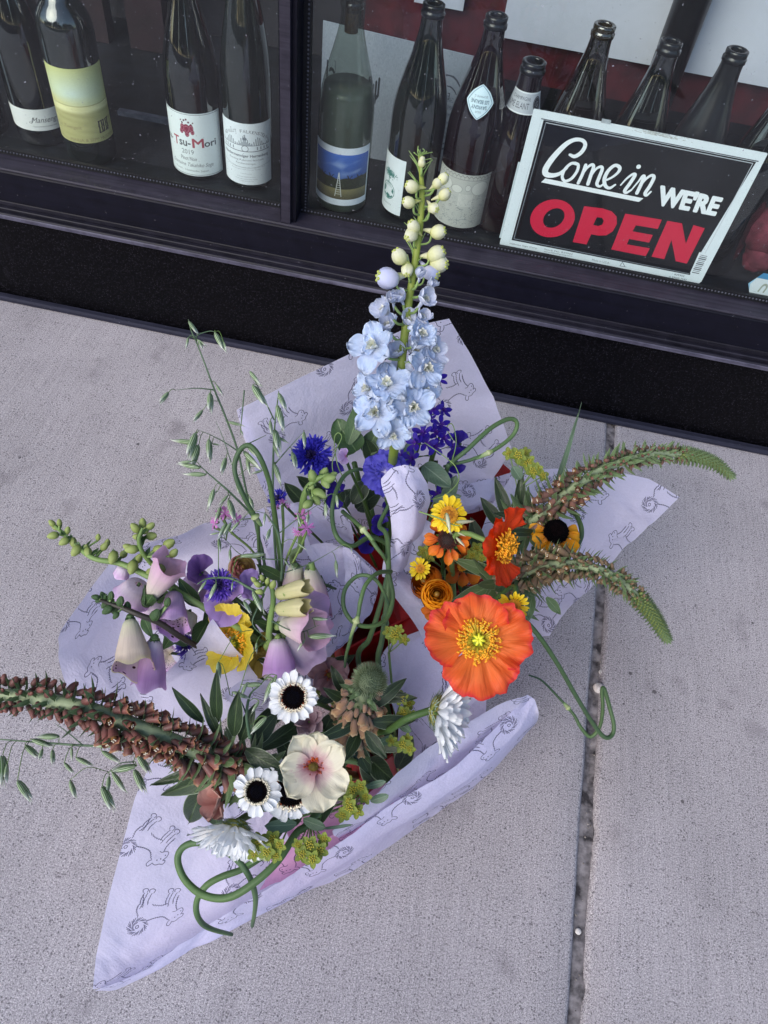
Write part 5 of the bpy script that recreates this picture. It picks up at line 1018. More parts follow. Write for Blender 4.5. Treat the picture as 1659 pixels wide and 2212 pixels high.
# ------------------------------------------------------------------ ranunculus
def ranun(label,px,py,z,rpx,n,key,mat,inner=None,layers=7,stemm=True,cat='ranunculus',name='ranunculus'):
    c=P(px,py,z); r=msz(rpx,c); t=thing(name,label,cat,c); M0=frame(c,n,UPV); rr=random.Random(int(px+py))
    for L_ in range(layers):
        f=L_/(layers-1); nn=5 if L_<5 else 4; R0=r*(1-f*.78)
        for i in range(nn):
            A=1.9; H0=r*(1.15+.22*f)
            def fn(u,v,R0=R0,H0=H0,f=f,ph=rr.uniform(0,6),w=wob(i+10*L_)):
                s=2*v-1; a=s*A/2*.95; h=u*(1-.25*np.abs(s)**2.2+.06*w(s*5,0)); an=h*(2.15+.12*f); rad=R0*np.sin(np.minimum(an,2.5))**.75*(1+.03*w(s*3,h*4)); z=H0*.75*(1-np.cos(an))*.62-H0*.55
                rad=rad*(1+.10*np.exp(-((h-.5)/.25)**2)); return np.stack([rad*np.cos(a),rad*np.sin(a),z],1)
            part('petal',mk(gridf(fn,10,12),'petal',mat if L_<layers-3 or inner is None else inner),t,M0@rotz(i/nn*6.283+L_*.55)@sc(1-.0*L_))
    part('centre',mk(ball(r*.2,10,8),'centre',sm('ran_c','#6a4a10','#8f6a14',300,.6,.2)),t,M0@tr(0,0,r*.1))
    if stemm: stem(t,c-unit(n)*r*.6,key,n,.0028,stemG)
    return t
rano=pm('ranunculus_petal',[(0,'#b9620a'),(.5,'#e08c10'),(.9,'#eb9d16'),(1,'#e8a22a')],.09,30,1.2,.3,.5,rand=.07,bump=.5)
ranun('golden orange ranunculus with tightly furled petals above the coral poppy',944,1284,.35,33,nd(-.08,.25),'r',rano,pm('ranunculus_heart',[(0,'#7a4206'),(1,'#b56c10')],.1,30,1,.2,.5))
ranun('darker burnt orange ranunculus leaning behind the golden one',918,1256,.315,36,nd(-.5,.35,.6),'r',pm('ranunculus_dark',[(0,'#8a3c06'),(1,'#c0660f')],.1,30,1.2,.3,.5,rand=.08))
ranun('cream and pink tipped ranunculus bud at the back of the foxgloves',524,1226,.32,29,nd(.35,.35,.8),'l',pm('cream_bud_petal',[(0,'#c9bd72'),(.7,'#d8ca84'),(.88,'#cf9a84'),(1,'#b5566a')],.12,22,1.2,.3,.55,rand=.06),layers=5)
ranun('pale yellow ranunculus just below the pink tipped bud',506,1252,.305,25,nd(.1,.2),'l',pm('pale_yellow_petal',[(0,'#cfc162'),(1,'#ddd286')],.1,22,1.2,.3,.55,rand=.06),layers=5)
daisy('orange_daisy','ragged dull orange flower hanging under the ranunculus',946,1322,.31,36,nd(-.2,-.5,.7),'r',orr,yellow_disc,.3,9,.1,wid=.55,prm=dict(rnd=.7))
daisy('orange_daisy','deep orange petals in the shade below the scarlet poppy',1000,1222,.29,44,nd(.2,-.2,.8),'r',orr,yellow_disc,.3,8,.2,wid=.6,prm=dict(rnd=.7))
# ------------------------------------------------------------------ delphinium
t=thing('delphinium','tall pale blue delphinium rising in front of the window, buds at its tip','delphinium',P(850,1010,.36))
dz={}
def DP(y):   # the delphinium leans back as it rises
    if y>960: return .4163-(y-960)*.0010
    return .40+(1010-y)/(1010-320)*.225
dpts=[(848,1060),(852,960),(862,860),(868,780),(877,700),(888,620),(899,550),(908,480),(912,420),(909,370),(905,335)]
part('stem',mk(tube([CB['b']]+[P(x,y,DP(y)) for x,y in dpts],[.0045,.0045,.0045,.0042,.0038,.0036,.0032,.003,.0028,.0024,.0016,.0008],10,70),'stem',pm('delph_stem',[(0,'#3f5a22'),(.5,'#6a7f2c'),(1,'#8c9a45')],.1,8,2,.05,.5,axis='v',mottle=.15)),t)
def dstem(y): return P(np.interp(-y,[-q[1] for q in dpts],[q[0] for q in dpts]),y,DP(y))
blueS=pm('delphinium_sepal',[(0,'#e0e4ec'),(.3,'#c9d6ee'),(.7,'#c0d3f0'),(1,'#dbe5f5')],.10,22,1.3,.38,.55,rand=.12,bump=.7)
blueL=pm('delphinium_sepal_pale',[(0,'#dde0e2'),(.4,'#d2d8ea'),(.8,'#d2daf0'),(1,'#e2e7f4')],.10,22,1.3,.38,.55,rand=.08,bump=.7)
bee=pm('delphinium_bee',[(0,'#c9cf9c'),(.5,'#e4e6d6'),(1,'#eff0ea')],.05,10,1,.3,.6)
sep=[mk(petal(1.05,.80,14,12,.4,.60,.46,cup=.25,curl=-.06,ruf=.50,wr=.02,notch=.12,seed=s*3+1,twist=.2*(s%3-1)),'sepal',blueS) for s in range(6)]
sepL=[mk(petal(1,.85,12,10,.5,.55,.45,cup=.35,curl=.35,ruf=.26,wr=.008,seed=s+20),'sepal',blueL) for s in range(5)]
gb=G()
for i in range(6): gb.add(petal(.50,.24,6,4,.6,.6,.6,cup=1.2,curl=.3,ruf=.5,seed=i),rotz(i*1.05)@tr(.02,0,.06)@roty(-.8-.15*(i%2)),0)
for i in range(14): gb.add(tube([(0,0,.02),(.05+.02*(i%3),0,.16+.03*(i%4))],.008,4),rotz(i*.45),0); gb.add(ball(.018,5,4),rotz(i*.45)@tr(.05+.02*(i%3),0,.17+.03*(i%4)),1)
gb.add(tube([(0,0,0),(-.1,0,-.35),(-.02,.05,-.85)],[.13,.09,.02],8,8),None,2)
beeM=gb.mesh('floret',[bee,sm('bee_anther','#2c2a18','#5a5634',300,.7,0),blueL])
def floret(x,y,rpx,n,kind=0,tl=.22,zoff=0.0,N_=5):
    c=P(x,y,DP(y)+.012+zoff); r=msz(rpx,c); M0=frame(c,n,UPV+.4*RT*random.uniform(-1,1)); f=part('floret',beeM,t,M0@sc(r))
    ss=sep if kind==0 else sepL
    for i in range(N_): part('sepal',ss[(i+int(x))%len(ss)],f,M0@rotz(i/N_*6.283+random.uniform(-.12,.12))@tr(.03*r,0,.0012*(i%2))@roty(-(tl+random.uniform(-.12,.38)))@sc(r*random.uniform(.85,1.1)))
    if kind==0 and rpx>45:
        for i in range(2): part('sepal',ss[(i+2)%len(ss)],f,M0@rotz(i/4*6.283+.5)@tr(.02*r,0,.003)@roty(-(tl+.45))@sc(r*.55))
    s=dstem(y+25); part('pedicel',mk(tube([s,(s+c)/2-UPV*.004,c-unit(n)*r*.3],.0012,6,8),'pedicel',stemP),t)
for a in [(812,752,56,nd(-.35,.15,.9),0,.20),(838,676,42,nd(-.55,.2,.8),1,.55),(912,652,38,nd(.4,.2,.8),1,.55),(905,728,46,nd(.35,.25,.9),0,.45),(840,712,34,nd(-.2,.5,.6),1,.5,-.012),
          (838,836,52,nd(-.1,.4,.85),0,.15),(916,798,50,nd(.4,.0,.9),0,.25),(815,893,54,nd(-.25,.0,.95),0,.15),(888,880,52,nd(.25,-.1,.95),0,.15),(862,812,40,nd(.1,.2,.9),1,.3,-.012),
          (930,758,40,nd(.6,.1,.7),1,.35,-.006),(800,842,40,nd(-.6,.1,.7),0,.3,-.008),(912,846,42,nd(.5,-.1,.8),0,.3,-.006),(850,935,40,nd(0,-.5,.8),0,.2,-.0),(880,700,34,nd(.1,.3,.8),1,.6,-.012),(868,650,30,nd(-.3,.3,.8),1,.8,-.01),(895,765,36,nd(.2,.3,.8),1,.4,-.014),(868,905,34,nd(0,.1,.9),1,.3,-.012),(905,690,32,nd(.5,.3,.8),1,.6,-.004),(860,770,34,nd(-.1,.3,.8),1,.5,-.014),(906,600,26,nd(.1,.3,.9),1,1.0),(925,618,24,nd(.5,.2,.7),1,.9,-.006),(850,655,26,nd(-.1,.4,.7),1,.8,-.012)]: floret(*a)
budG=G(); b=ball(.5,12,9,1.15); V=b[0].copy(); an=np.arctan2(V[:,1],V[:,0]); V[:,:2]*=(1+.09*np.cos(an*5))[:,None]; budG.add((V,b[1],b[2][:,::-1].copy()),None,0)
budG.add(tube([(.1,0,-.35),(.3,0,-.75),(.45,0,-1.15)],[.24,.15,.05],8,8),None,0)
for i in range(5): budG.add(ball(.09,6,4,1),rotz(i*1.257)@tr(.2,0,.5),1)
budM=budG.mesh('flower_bud',[pm('bud_cream',[(0,'#b7bd62'),(.3,'#d9dba0'),(.8,'#e3e3cc'),(1,'#c4cc74')],.14,5,1.2,.25,.6,rand=.08),sm('bud_green_tip','#9aa544','#b4bc60',200,.6,0)])
budB=budG.mesh('flower_bud',[pm('bud_blue',[(0,'#c2c88c'),(.3,'#cfd0e2'),(.8,'#c3c9ea'),(1,'#bcc56e')],.14,5,1.2,.25,.6,rand=.06),MC['bud_green_tip']])
def bud(x,y,rpx,dx,dy,m=budM):
    c=P(x,y,DP(y)+.004); r=msz(rpx,c)*1.8; d=nd(dx,dy,.35); part('flower_bud',m,t,frame(c,d,-d+UPV*.5)@sc(r)); s=dstem(min(1000,y+28)); part('pedicel',mk(tube([s,(s*.45+c*.55)+unit(c-s)*0-UPV*.004,c-d*r*.45],.0009,6,8),'pedicel',stemP),t)
for a in [(838,601,25,-.9,.1,budB),(880,583,15,-.1,-.9),(863,554,18,-.5,.7),(942,549,20,.7,.3),(948,570,20,.8,-.2),(931,590,19,.7,-.4,budB),(888,508,16,-.5,-.5),(893,490,15,-.3,.4),(946,501,17,.9,.1),(883,437,14,-.9,.1),(890,403,15,-.9,.3),(936,450,13,.4,-.3),(960,420,14,.8,.6),(945,396,12,.3,.3),(957,386,13,.6,.6),(911,352,9,0,.5),(912,345,7,.3,.7)]: bud(*a)
g=G()
for i in range(16):
    y=random.uniform(330,372); s=P(np.interp(-y,[-372,-325],[911,904]),y,DP(y)); a=s+np.array([random.gauss(0,.002),0,.003])+RT*random.gauss(0,.0025); g.add(tube([s,a,a+RT*random.gauss(0,.002)+UPV*random.gauss(.002,.002)],.0004,4,6))
for i in range(34):
    y=random.uniform(360,620); s=dstem(y); e=s+RT*random.uniform(-1,1)*.012+UPV*random.uniform(.006,.018)+BK*.003; g.add(tube([s,(s+e)/2+BK*.002,e],[.0006,.0006,.0002],4,5))
part('bracts',g.mesh('bracts',stemP),t,kind='stuff')
# ------------------------------------------------------------------ purple and cream foxgloves
def fgmat(name,stops,spot=None,**k): return pm(name,stops,.16,22,1.1,.42,.6,rand=.05,bump=.9,spots=spot,**k)
fgP=fgmat('foxglove_lilac',[(0,'#cdc0d0'),(.3,'#e4d6e6'),(.8,'#dec4e4'),(1,'#e8d2ec')]); fgV=fgmat('foxglove_purple',[(0,'#b79cc0'),(.3,'#cdb4d8'),(.75,'#c2a0d2'),(1,'#dac0e2')])
fgC=fgmat('foxglove_cream',[(0,'#d5d8b8'),(.5,'#ddd0c4'),(.85,'#e0d2c0'),(1,'#e6dcb4')]); fgK=fgmat('foxglove_pink_white',[(0,'#dcdcc6'),(.5,'#dfcfce'),(1,'#dcb6d2')])
fgS=fgmat('foxglove_spotted',[(0,'#e2dcc4'),(.7,'#e4dcd2'),(1,'#d4b4da')],('#3a0f24',(24,18,1),.30,.60)); fgM=fgmat('foxglove_magenta',[(0,'#dccfdc'),(.35,'#dcbce0'),(.8,'#d2a6dc'),(1,'#e0c2e8')])
fgI=fgmat('foxglove_inner_spots',[(0,'#d8c8a8'),(.5,'#e4d8d0'),(1,'#cfa6dc')],('#2c0818',(22,18,1),.30,.35))
def bigbell(t,b,m_,rpx,mat,rb=.42,bend=.0,lip=.22,flare=.30,inner=None,cal=1.0,calm=None,name='bell',squash=1.0,wide=.95):
    B=P(*b); Mo=P(*m_); L=np.linalg.norm(Mo-B); r=msz(rpx,Mo)/L; d=(Mo-B)/L; wv=wob(int(b[0]*3+b[1]))
    def fn(u,v,off=0):
        a=v*2*math.pi; q=rb*r+(r*wide-rb*r)*np.minimum(1,u*1.35)**.9+flare*r*np.clip(u-.8,0,1)**1.5*6; q=(q-off)*np.where(u<.03,.35,np.where(u<.08,.85,1))
        q=q*(1+.05*wv(a*1.6,u*2)*u+.035*np.sin(a*6+1)*u+.10*wv(a*2.2,1)*np.clip(u-.75,0,1)*4); z=u+lip*np.clip(u-.8,0,1)*5*np.maximum(0,np.cos(a))+.16*(np.cos(a*4+.6)+.6*wv(a*2.5,3))*np.clip(u-.82,0,1)*2.4
        return np.stack([q*np.cos(a)+bend*u*u,q*np.sin(a)*squash,z],1)
    g=G().add(gridf(lambda u,v:fn(u,v,0),20,28),None,0).add(gridf(lambda u,v:fn(.12+.87*u,v,.012),14,28),None,1)
    M0=frame(B,d,-BK*.9-UPV*.35)@sc(L); part(name,g.mesh('bell',[mat,inner or mat]),t,M0)
    c=G(); 
    for q,mm in calyx(.30*cal*min(1.4,.5/max(r,.3)+.4),.24*cal,5,.34): c.add(q,mm)
    c.add(ball(.09,8,6),None); part('calyx',c.mesh('calyx',calm or leafM),t,M0@tr(0,0,-.02))
    return B
def fgbuds(t,lst,mat,zz):
    g0=G(); 
    g0.add(swp(lathe([(.001,0),(.22,.06),(.34,.3),(.33,.55),(.2,.85),(.001,1.0)],10)),None,0)
    for q,m in calyx(.62,.42,5,.22): g0.add(q,m,1)
    me=g0.mesh('flower_bud',[mat,leafM]); st=[o for o in bpy.data.objects if o.parent==t and o.name.startswith('stem')]; pc=None
    if st:
        vv=np.array([v.co[:] for v in st[-1].data.vertices]); pc=vv.reshape(-1,9 if len(vv)%9==0 else 10,3).mean(1) if (len(vv)%9==0 or len(vv)%10==0) else vv
    for (x,y,rpx,dx,dy) in lst:
        c=P(x,y,zz+random.uniform(-.006,.008)); r=msz(rpx,c)*2.1; d=nd(dx,dy,.3); part('flower_bud',me,t,frame(c-d*r*.5,d,UPV)@sc(r))
        if pc is not None:
            a=c-d*r*.5; s0=pc[np.argmin(np.linalg.norm(pc-a,axis=1))]; part('pedicel',mk(tube([s0,(s0+a)/2+d*.0005,a],[.0012,.0009,.0011],6,6),'pedicel',stemP),t); leaf_obj(t,s0,s0*.2+a*.8+UPV*.004+RT*random.uniform(-.004,.004),r*.45,leafM,name='bract')
budG_=pm('fg_bud_green',[(0,'#7f8f4a'),(1,'#9aa763')],.1,5,1,.15,.55,rand=.1)
t=thing('foxglove','lilac foxglove with a long green bud tip pointing out left over the pavement','foxglove',P(400,1300,.33))
fp=[(110,1128,.335),(150,1165,.34),(200,1205,.34),(262,1218,.338),(330,1250,.335),(400,1288,.33),(470,1330,.32),(560,1385,.29)]
part('stem',mk(tube([P(*q) for q in fp]+[CB['l']],[.0014,.002,.0024,.0027,.0029,.003,.003,.003,.003],8,50),'stem',stemP),t)
fgbuds(t,[(112,1130,9,-.5,.7),(120,1140,8,-.8,.2),(128,1128,8,.1,.9),(114,1157,12,-.8,-.2),(146,1145,9,.3,.8),(138,1170,12,-.7,-.5),(158,1172,11,.2,-.9),(164,1190,14,-.5,-.8),(184,1184,10,.5,.7),(190,1194,12,.2,-.9),(226,1180,11,.6,.6),(244,1205,15,-.2,-.9),(232,1172,9,.3,.9),(268,1196,11,.6,.7),(286,1226,16,-.2,-.9),(300,1206,12,.5,.8),(212,1160,8,.2,.9),(340,1255,15,-.1,-.9),(322,1238,12,.3,.8)],budG_,.338)
bigbell(t,(318,1300,.34),(372,1212,.385),34,fgK,.30,inner=fgK,lip=-.15,flare=.5,cal=1.0)
bigbell(t,(376,1280,.335),(374,1352,.335),32,fgV,.5,inner=fgI,lip=.2)
bigbell(t,(300,1262,.33),(284,1292,.315),38,fgP,.6,inner=fgI,cal=.6)
bigbell(t,(268,1222,.335),(262,1243,.325),17,fgP,.6,cal=1.1,flare=.1)
bigbell(t,(432,1244,.31),(424,1272,.29),34,fgV,.6,inner=fgI,cal=.6)
bigbell(t,(410,1320,.31),(392,1358,.30),30,fgS,.6,inner=fgI,cal=.6)
bigbell(t,(344,1300,.31),(330,1340,.29),30,fgP,.6,cal=.6)
t=thing('foxglove','upright side stem of round green foxglove buds beside the pink bell','foxglove',P(326,1200,.36))
part('stem',mk(tube([P(*q) for q in ((308,1140,.395),(300,1165,.385),(306,1190,.375),(326,1216,.36),(352,1240,.34),(420,1300,.30))]+[CB['l']],[.001,.0018,.0022,.0024,.0026,.003],8,36),'stem',stemP),t)
fgbuds(t,[(292,1140,13,-.5,.6),(308,1130,12,.1,.9),(326,1136,11,.7,.5),(314,1146,11,.5,.2),(297,1160,11,-.5,.1),(328,1158,13,.8,.1),(284,1187,14,-.9,-.1),(343,1186,13,.7,.2),(276,1182,11,-.8,.4),(366,1174,15,.7,.4),(346,1226,12,-.5,.5),(376,1194,12,.5,.5)],budG_,.375)
t=thing('foxglove','dark stemmed foxglove with a cream spotted bell hanging down in front','foxglove',P(300,1330,.34))
part('stem',mk(tube([P(*q) for q in ((205,1292,.345),(240,1305,.35),(262,1312,.35),(300,1328,.348),(345,1346,.34),(400,1382,.32),(470,1420,.27))]+[P(480,1440,.2)],[.0014,.002,.0024,.0026,.0026,.0024],8,40),'stem',stemD),t)
fgbuds(t,[(206,1290,9,-.9,.2),(214,1296,9,-.8,-.5),(222,1286,9,-.3,.9),(232,1297,11,-.3,-.8),(240,1286,10,.2,.9),(226,1306,10,-.5,-.8),(232,1318,13,-.8,-.6),(248,1314,13,-.2,-.8),(260,1298,12,.3,.9),(275,1310,12,.1,.9),(336,1328,16,.5,.7),(250,1330,9,-.5,-.8),(362,1300,11,.3,.9)],leafM,.348)
bigbell(t,(281,1336,.345),(289,1437,.335),38,fgC,.32,inner=fgS,lip=.24,flare=.42,cal=1.0)
bigbell(t,(334,1380,.335),(322,1478,.305),34,fgM,.40,inner=fgM,lip=.2,flare=.25)
t=thing('foxglove','cream foxglove with pale green buds and white pink bells facing right','foxglove',P(586,1330,.35))
part('stem',mk(tube([P(*q) for q in ((565,1250,.385),(586,1268,.38),(590,1300,.37),(584,1340,.355),(582,1385,.33),(600,1420,.29))]+[CB['l']],[.0014,.0022,.0026,.003,.003],8,36),'stem',stemP),t)
fgbuds(t,[(566,1248,8,-.2,.9),(578,1255,8,.2,.9),(556,1262,9,-.7,.5),(590,1262,10,.3,.7),(560,1278,9,-.8,.1),(548,1252,8,-.7,.7)],budG_,.385)
limeC=pm('lime_calyx',[(0,'#6c8a44'),(1,'#9db070')],.1,10,1.5,.3,.5)
bigbell(t,(598,1284,.375),(664,1268,.395),18,fgmat('foxglove_yellow_bud',[(0,'#d6d6a0'),(1,'#dcd4a8')]),.75,lip=.0,flare=-.2,cal=1.1,calm=limeC,wide=1.1)
bigbell(t,(600,1316,.37),(662,1312,.39),19,MC['foxglove_yellow_bud'],.75,lip=.0,flare=-.25,cal=1.1,calm=limeC,wide=1.1)
bigbell(t,(606,1350,.36),(680,1362,.375),38,fgK,.35,inner=fgK,lip=.1,flare=.55,calm=limeC)
bigbell(t,(602,1352,.345),(690,1318,.335),44,fgmat('foxglove_blush',[(0,'#dcd6ce'),(.6,'#d6bcce'),(1,'#d3add4')]),.35,lip=.2,flare=.3,calm=limeC)
bigbell(t,(600,1378,.335),(604,1452,.315),36,fgM,.38,inner=fgM,lip=.2,flare=.15,calm=limeC)
bigbell(t,(612,1374,.33),(668,1412,.30),42,fgP,.4,inner=fgI,lip=.2,calm=limeC)
t=thing('foxglove','short foxglove with pale closed bells in the shade of the centre cone','foxglove',P(680,1262,.30))
part('stem',mk(tube([P(672,1215,.33),P(676,1240,.32),P(670,1290,.28),CB['l']],.003,8,20),'stem',stemP),t)
bigbell(t,(668,1226,.325),(690,1292,.30),22,fgK,.6,flare=-.1,cal=1.2); bigbell(t,(640,1222,.32),(632,1275,.29),24,fgK,.6,flare=-.1,cal=1.2); bigbell(t,(684,1246,.29),(700,1330,.26),20,fgK,.6,flare=-.1,cal=1.2)
# ------------------------------------------------------------------ cornflowers, scabious, larkspur, sweet pea
def star(L,W,n,mat,tt=.45):
    def fn(u,v):
        a=(v*2-1)*math.pi*.92; r=W*(.10+.9*u**1.5)*(1+.30*np.cos(a*n)*np.clip(u-.5,0,1)*2); return np.stack([L*u+.12*L*np.cos(a*n)*u**4,r*np.sin(a)*.9,r*(1-np.cos(a))*.6],1)
    return mk(gridf(fn,6,24),'petal',mat)
def cornflower(label,px,py,z,rpx,n,key,c,ci,nn=20,stemm=True):
    C_=P(px,py,z); r=msz(rpx,C_); t=thing('cornflower',label,'cornflower',C_); M0=frame(C_,n,UPV)
    st_=[star(r*.8,r*.26,k,c) for k in (5,6)]
    for L_,(n_,tl,s) in enumerate(((nn,.12,1.0),(nn-5,.5,.86),(nn-9,.9,.66))):
        for i in range(n_): part('petal',st_[i%2],t,M0@rotz(i/n_*6.283+L_*.2+random.gauss(0,.08))@tr(r*.16,0,0)@roty(-(tl+random.gauss(0,.12)))@rotx(random.gauss(0,.4))@sc(s*random.uniform(.85,1.1)))
    g=G()
    for i in range(44):
        a=random.uniform(0,6.283); e=random.uniform(.5,1.45); g.add(tube([(0,0,0),(r*.2*math.cos(e),0,r*.25*math.sin(e)),(r*.42*math.cos(e),0,r*.5*math.sin(e))],[.0006,.0006,.0003],4),rotz(a))
    part('centre',g.mesh('centre',ci),t,M0)
    part('calyx',mk(lathe([(.001,-r*.5),(r*.2,-r*.42),(r*.26,-r*.2),(r*.16,0)],12),'calyx',leafM),t,M0)
    if stemm: stem(t,C_-unit(n)*r*.4,key,n,.0014)
    return t
cblue=pm('cornflower_blue',[(0,'#1c1a70'),(.5,'#3026a6'),(1,'#4440c4')],.12,14,1.3,.35,.55,rand=.15); cind=sm('cornflower_heart','#140e3a','#2a1a60',400,.6,.2)
cviol=pm('cornflower_violet',[(0,'#3f2a86'),(.5,'#5a3fae'),(1,'#7458c4')],.12,14,1.3,.35,.55,rand=.15)
cornflower('deep blue cornflower in front of the tall rear tissue sheet',672,984,.37,42,nd(.05,.15),'b',cblue,cind)
cornflower('violet cornflower among the lilac foxglove bells',474,1264,.345,36,nd(.1,.2),'l',cviol,cind,16)
cornflower('small violet cornflower peeping over the paper triangle',402,1396,.29,26,nd(-.3,.3),'l',cviol,cind,12)
cornflower('small dark blue cornflower by the pink campion near the oat stems',602,1078,.33,22,nd(-.4,.5,.7),'b',cblue,cind,12)
# scabious: ruffled
scM=pm('scabious_blue',[(0,'#b9b6dc'),(.2,'#7f7ac8'),(.6,'#5a58be'),(1,'#5550c0')],.16,34,1.3,.36,.55,rand=.1,bump=.8)
c=P(832,1022,.365); r=msz(50,c); t=thing('scabious','ruffled periwinkle blue scabious partly hidden by the upright paper flap','scabious',c); M0=frame(c,nd(-.05,.2),UPV)
for L_,(k,s,tl) in enumerate(((6,1,.05),(5,.8,.35),(4,.5,.7))):
    for i in range(k): part('petal',mk(fan(r*s,1.5,12,24,.18,-.1,.32,.02,.12,seed=i+9*L_),'petal',scM),t,M0@rotz(i/k*6.283+L_*.4)@tr(r*.03,0,.002*L_)@roty(-tl))
part('centre',disc_mesh('centre',r*.2,r*.12,[sm('scab_c','#b8b4cc','#dcd8e4',300,.7,.2)]*3,60,.16),t,M0@tr(0,0,r*.06)); stem(t,c,'b',nd(0,0),.0024)
lark=pm('larkspur_violet',[(0,'#5a2aa0'),(.4,'#3a1fa0'),(1,'#3420a8')],.12,12,1.3,.34,.5,rand=.15); larkc=pm('larkspur_centre',[(0,'#7a48b8'),(1,'#5a30a8')],.1,8,1,.3,.5)
lp=[mk(petal(1,.52,7,5,.4,.55,.65,fold=.2,curl=.12,ruf=.06,seed=s),'sepal',lark) for s in range(3)]
lg=G()
for i in range(3): lg.add(petal(.42,.26,4,3,.6,.6,.6,cup=1),rotz(i*2.1)@roty(-.9),0)
lg.add(tube([(0,0,0),(-.2,0,-.3),(-.15,.1,-.9)],[.12,.08,.02],7,7),None,1); larkM=lg.mesh('floret',[larkc,lark])
def larkspur(label,stempts,fl,key='b'):
    t=thing('larkspur',label,'larkspur',P(*stempts[0])); pp=cr([P(*q) for q in stempts],24)
    part('stem',mk(tube(np.vstack([pp[::4],CB[key][None]]),[.0007,.0012,.0016,.002,.002],6,24),'stem',stemG),t)
    for (x,y,z,rp,dx,dy) in fl:
        c=P(x,y,z); r=msz(rp*1.25,c); M0=frame(c,nd(dx,dy,.7),UPV); f=part('floret',larkM,t,M0@sc(r))
        for i in range(5): part('sepal',lp[i%3],f,M0@rotz(i*1.2566+random.gauss(0,.1))@tr(r*.05,0,0)@roty(-random.uniform(.05,.35))@sc(r))
        s=pp[np.argmin(np.linalg.norm(pp-(c-UPV*.012),axis=1))]; part('pedicel',mk(tube([s,(s+c)/2-BK*.002,c-BK*.003],.0005,5,6),'pedicel',stemG),t)
larkspur('taller larkspur with small deep violet florets right of the delphinium',[(940,830,.40),(932,870,.385),(922,900,.37),(905,960,.35),(890,1010,.31)],[(946,818,.40,19,.3,.4),(938,838,.398,13,-.3,-.2),(936,884,.385,20,-.2,.3),(957,886,.382,17,.6,.2),(930,905,.37,12,-.3,.3),(914,936,.375,21,-.3,.4),(898,958,.37,20,-.4,.2),(922,958,.372,19,.2,.0)])
larkspur('lower larkspur spray with violet florets leaning right behind the garlic scape loop',[(955,915,.375),(948,945,.365),(938,980,.35),(925,1020,.31)],[(952,918,.378,19,.4,.4),(942,934,.374,17,.0,.3),(958,946,.37,20,.5,.0),(940,965,.365,18,.1,-.2),(890,990,.355,19,-.4,.1),(868,985,.35,14,-.5,.2),(975,962,.36,13,.6,.2),(945,1068,.33,17,.1,0),(968,1052,.33,15,.4,.1)])
pea=pm('sweet_pea_indigo',[(0,'#2c1a70'),(1,'#3a2498')],.12,14,1.2,.35,.5,rand=.12)
def blob(label,name,cat,lst,key,mat,stemm=True):
    t=thing(name,label,cat,P(*lst[0][:3]))
    for j,(x,y,z,rp,dx,dy,W) in enumerate(lst):
        c=P(x,y,z); r=msz(rp,c); M0=frame(c,nd(dx,dy,.8),UPV)
        for i in range(3): part('petal',mk(fan(r,W,8,16,.5,-.2,.2,.01,.06,seed=i+j*3),'petal',mat),t,M0@rotz(math.pi/2+(i-1)*1.4)@roty(-.25-.3*(i==1)))
    if stemm: stem(t,P(*lst[0][:3]),key,nd(0,.2),.0016)
blob('indigo sweet pea petals under the deep blue cornflower','sweet_pea','sweet pea',[(716,1035,.335,40,.3,.2,2.2),(700,1010,.33,26,-.3,.3,2.0),(724,1070,.31,30,.2,-.3,2.0)],'b',pea)
blob('indigo sweet pea petals at the right end of the blue bouquet','sweet_pea','sweet pea',[(992,960,.34,30,.3,.3,2.2),(985,992,.335,32,.1,-.2,2.2),(960,1040,.32,26,.1,-.2,2.2)],'b',pea)
blob('dark indigo petals deep between the scape loop and the upright paper flap','sweet_pea','sweet pea',[(822,1135,.27,26,.0,.1,2.4),(795,1175,.25,24,-.2,.0,2.4),(838,1100,.29,20,.2,.2,2.2)],'b',pea)
lil=pm('pea_lilac',[(0,'#8a3a6a'),(.3,'#a88ac0'),(1,'#bda6d2')],.1,14,1.2,.4,.5)
blob('small lilac pea flower left of the delphinium leaves','sweet_pea','sweet pea',[(748,985,.375,20,-.3,-.1,1.6)],'b',lil)
lav=pm('mallow_lilac',[(0,'#6a4890'),(.12,'#a88acc'),(1,'#b89adA')],.12,26,1.3,.4,.5,bump=.7)
blob('broad lilac mallow petals between the violet cornflower and yellow poppy','mallow','flower',[(500,1300,.325,60,-.2,.1,2.3),(540,1270,.33,40,.4,.4,1.8)],'l',lav)
blob('violet cupped petals behind the large pink foxglove bell','mallow','flower',[(436,1238,.31,40,.1,.5,2.2)],'l',pm('mallow_violet',[(0,'#4f2c74'),(1,'#9a72b8')],.12,26,1.3,.4,.5,bump=.7))
blob('spotted lavender petals lying on the foxglove tissue above the triangle','mallow','flower',[(368,1412,.27,38,-.2,-.2,2.2)],'l',fgI)
blob('small clear yellow petals on the foxglove tissue','mallow','flower',[(436,1382,.285,24,.0,.1,2.4)],'l',yel)
blob('dull yellow crumpled petals under the yellow poppy','mallow','flower',[(556,1424,.275,40,.2,-.4,2.0),(566,1392,.28,30,.3,.1,2.0)],'l',pm('ochre_petal',[(0,'#a8923a'),(1,'#c4ac52')],.14,30,1.2,.4,.5))
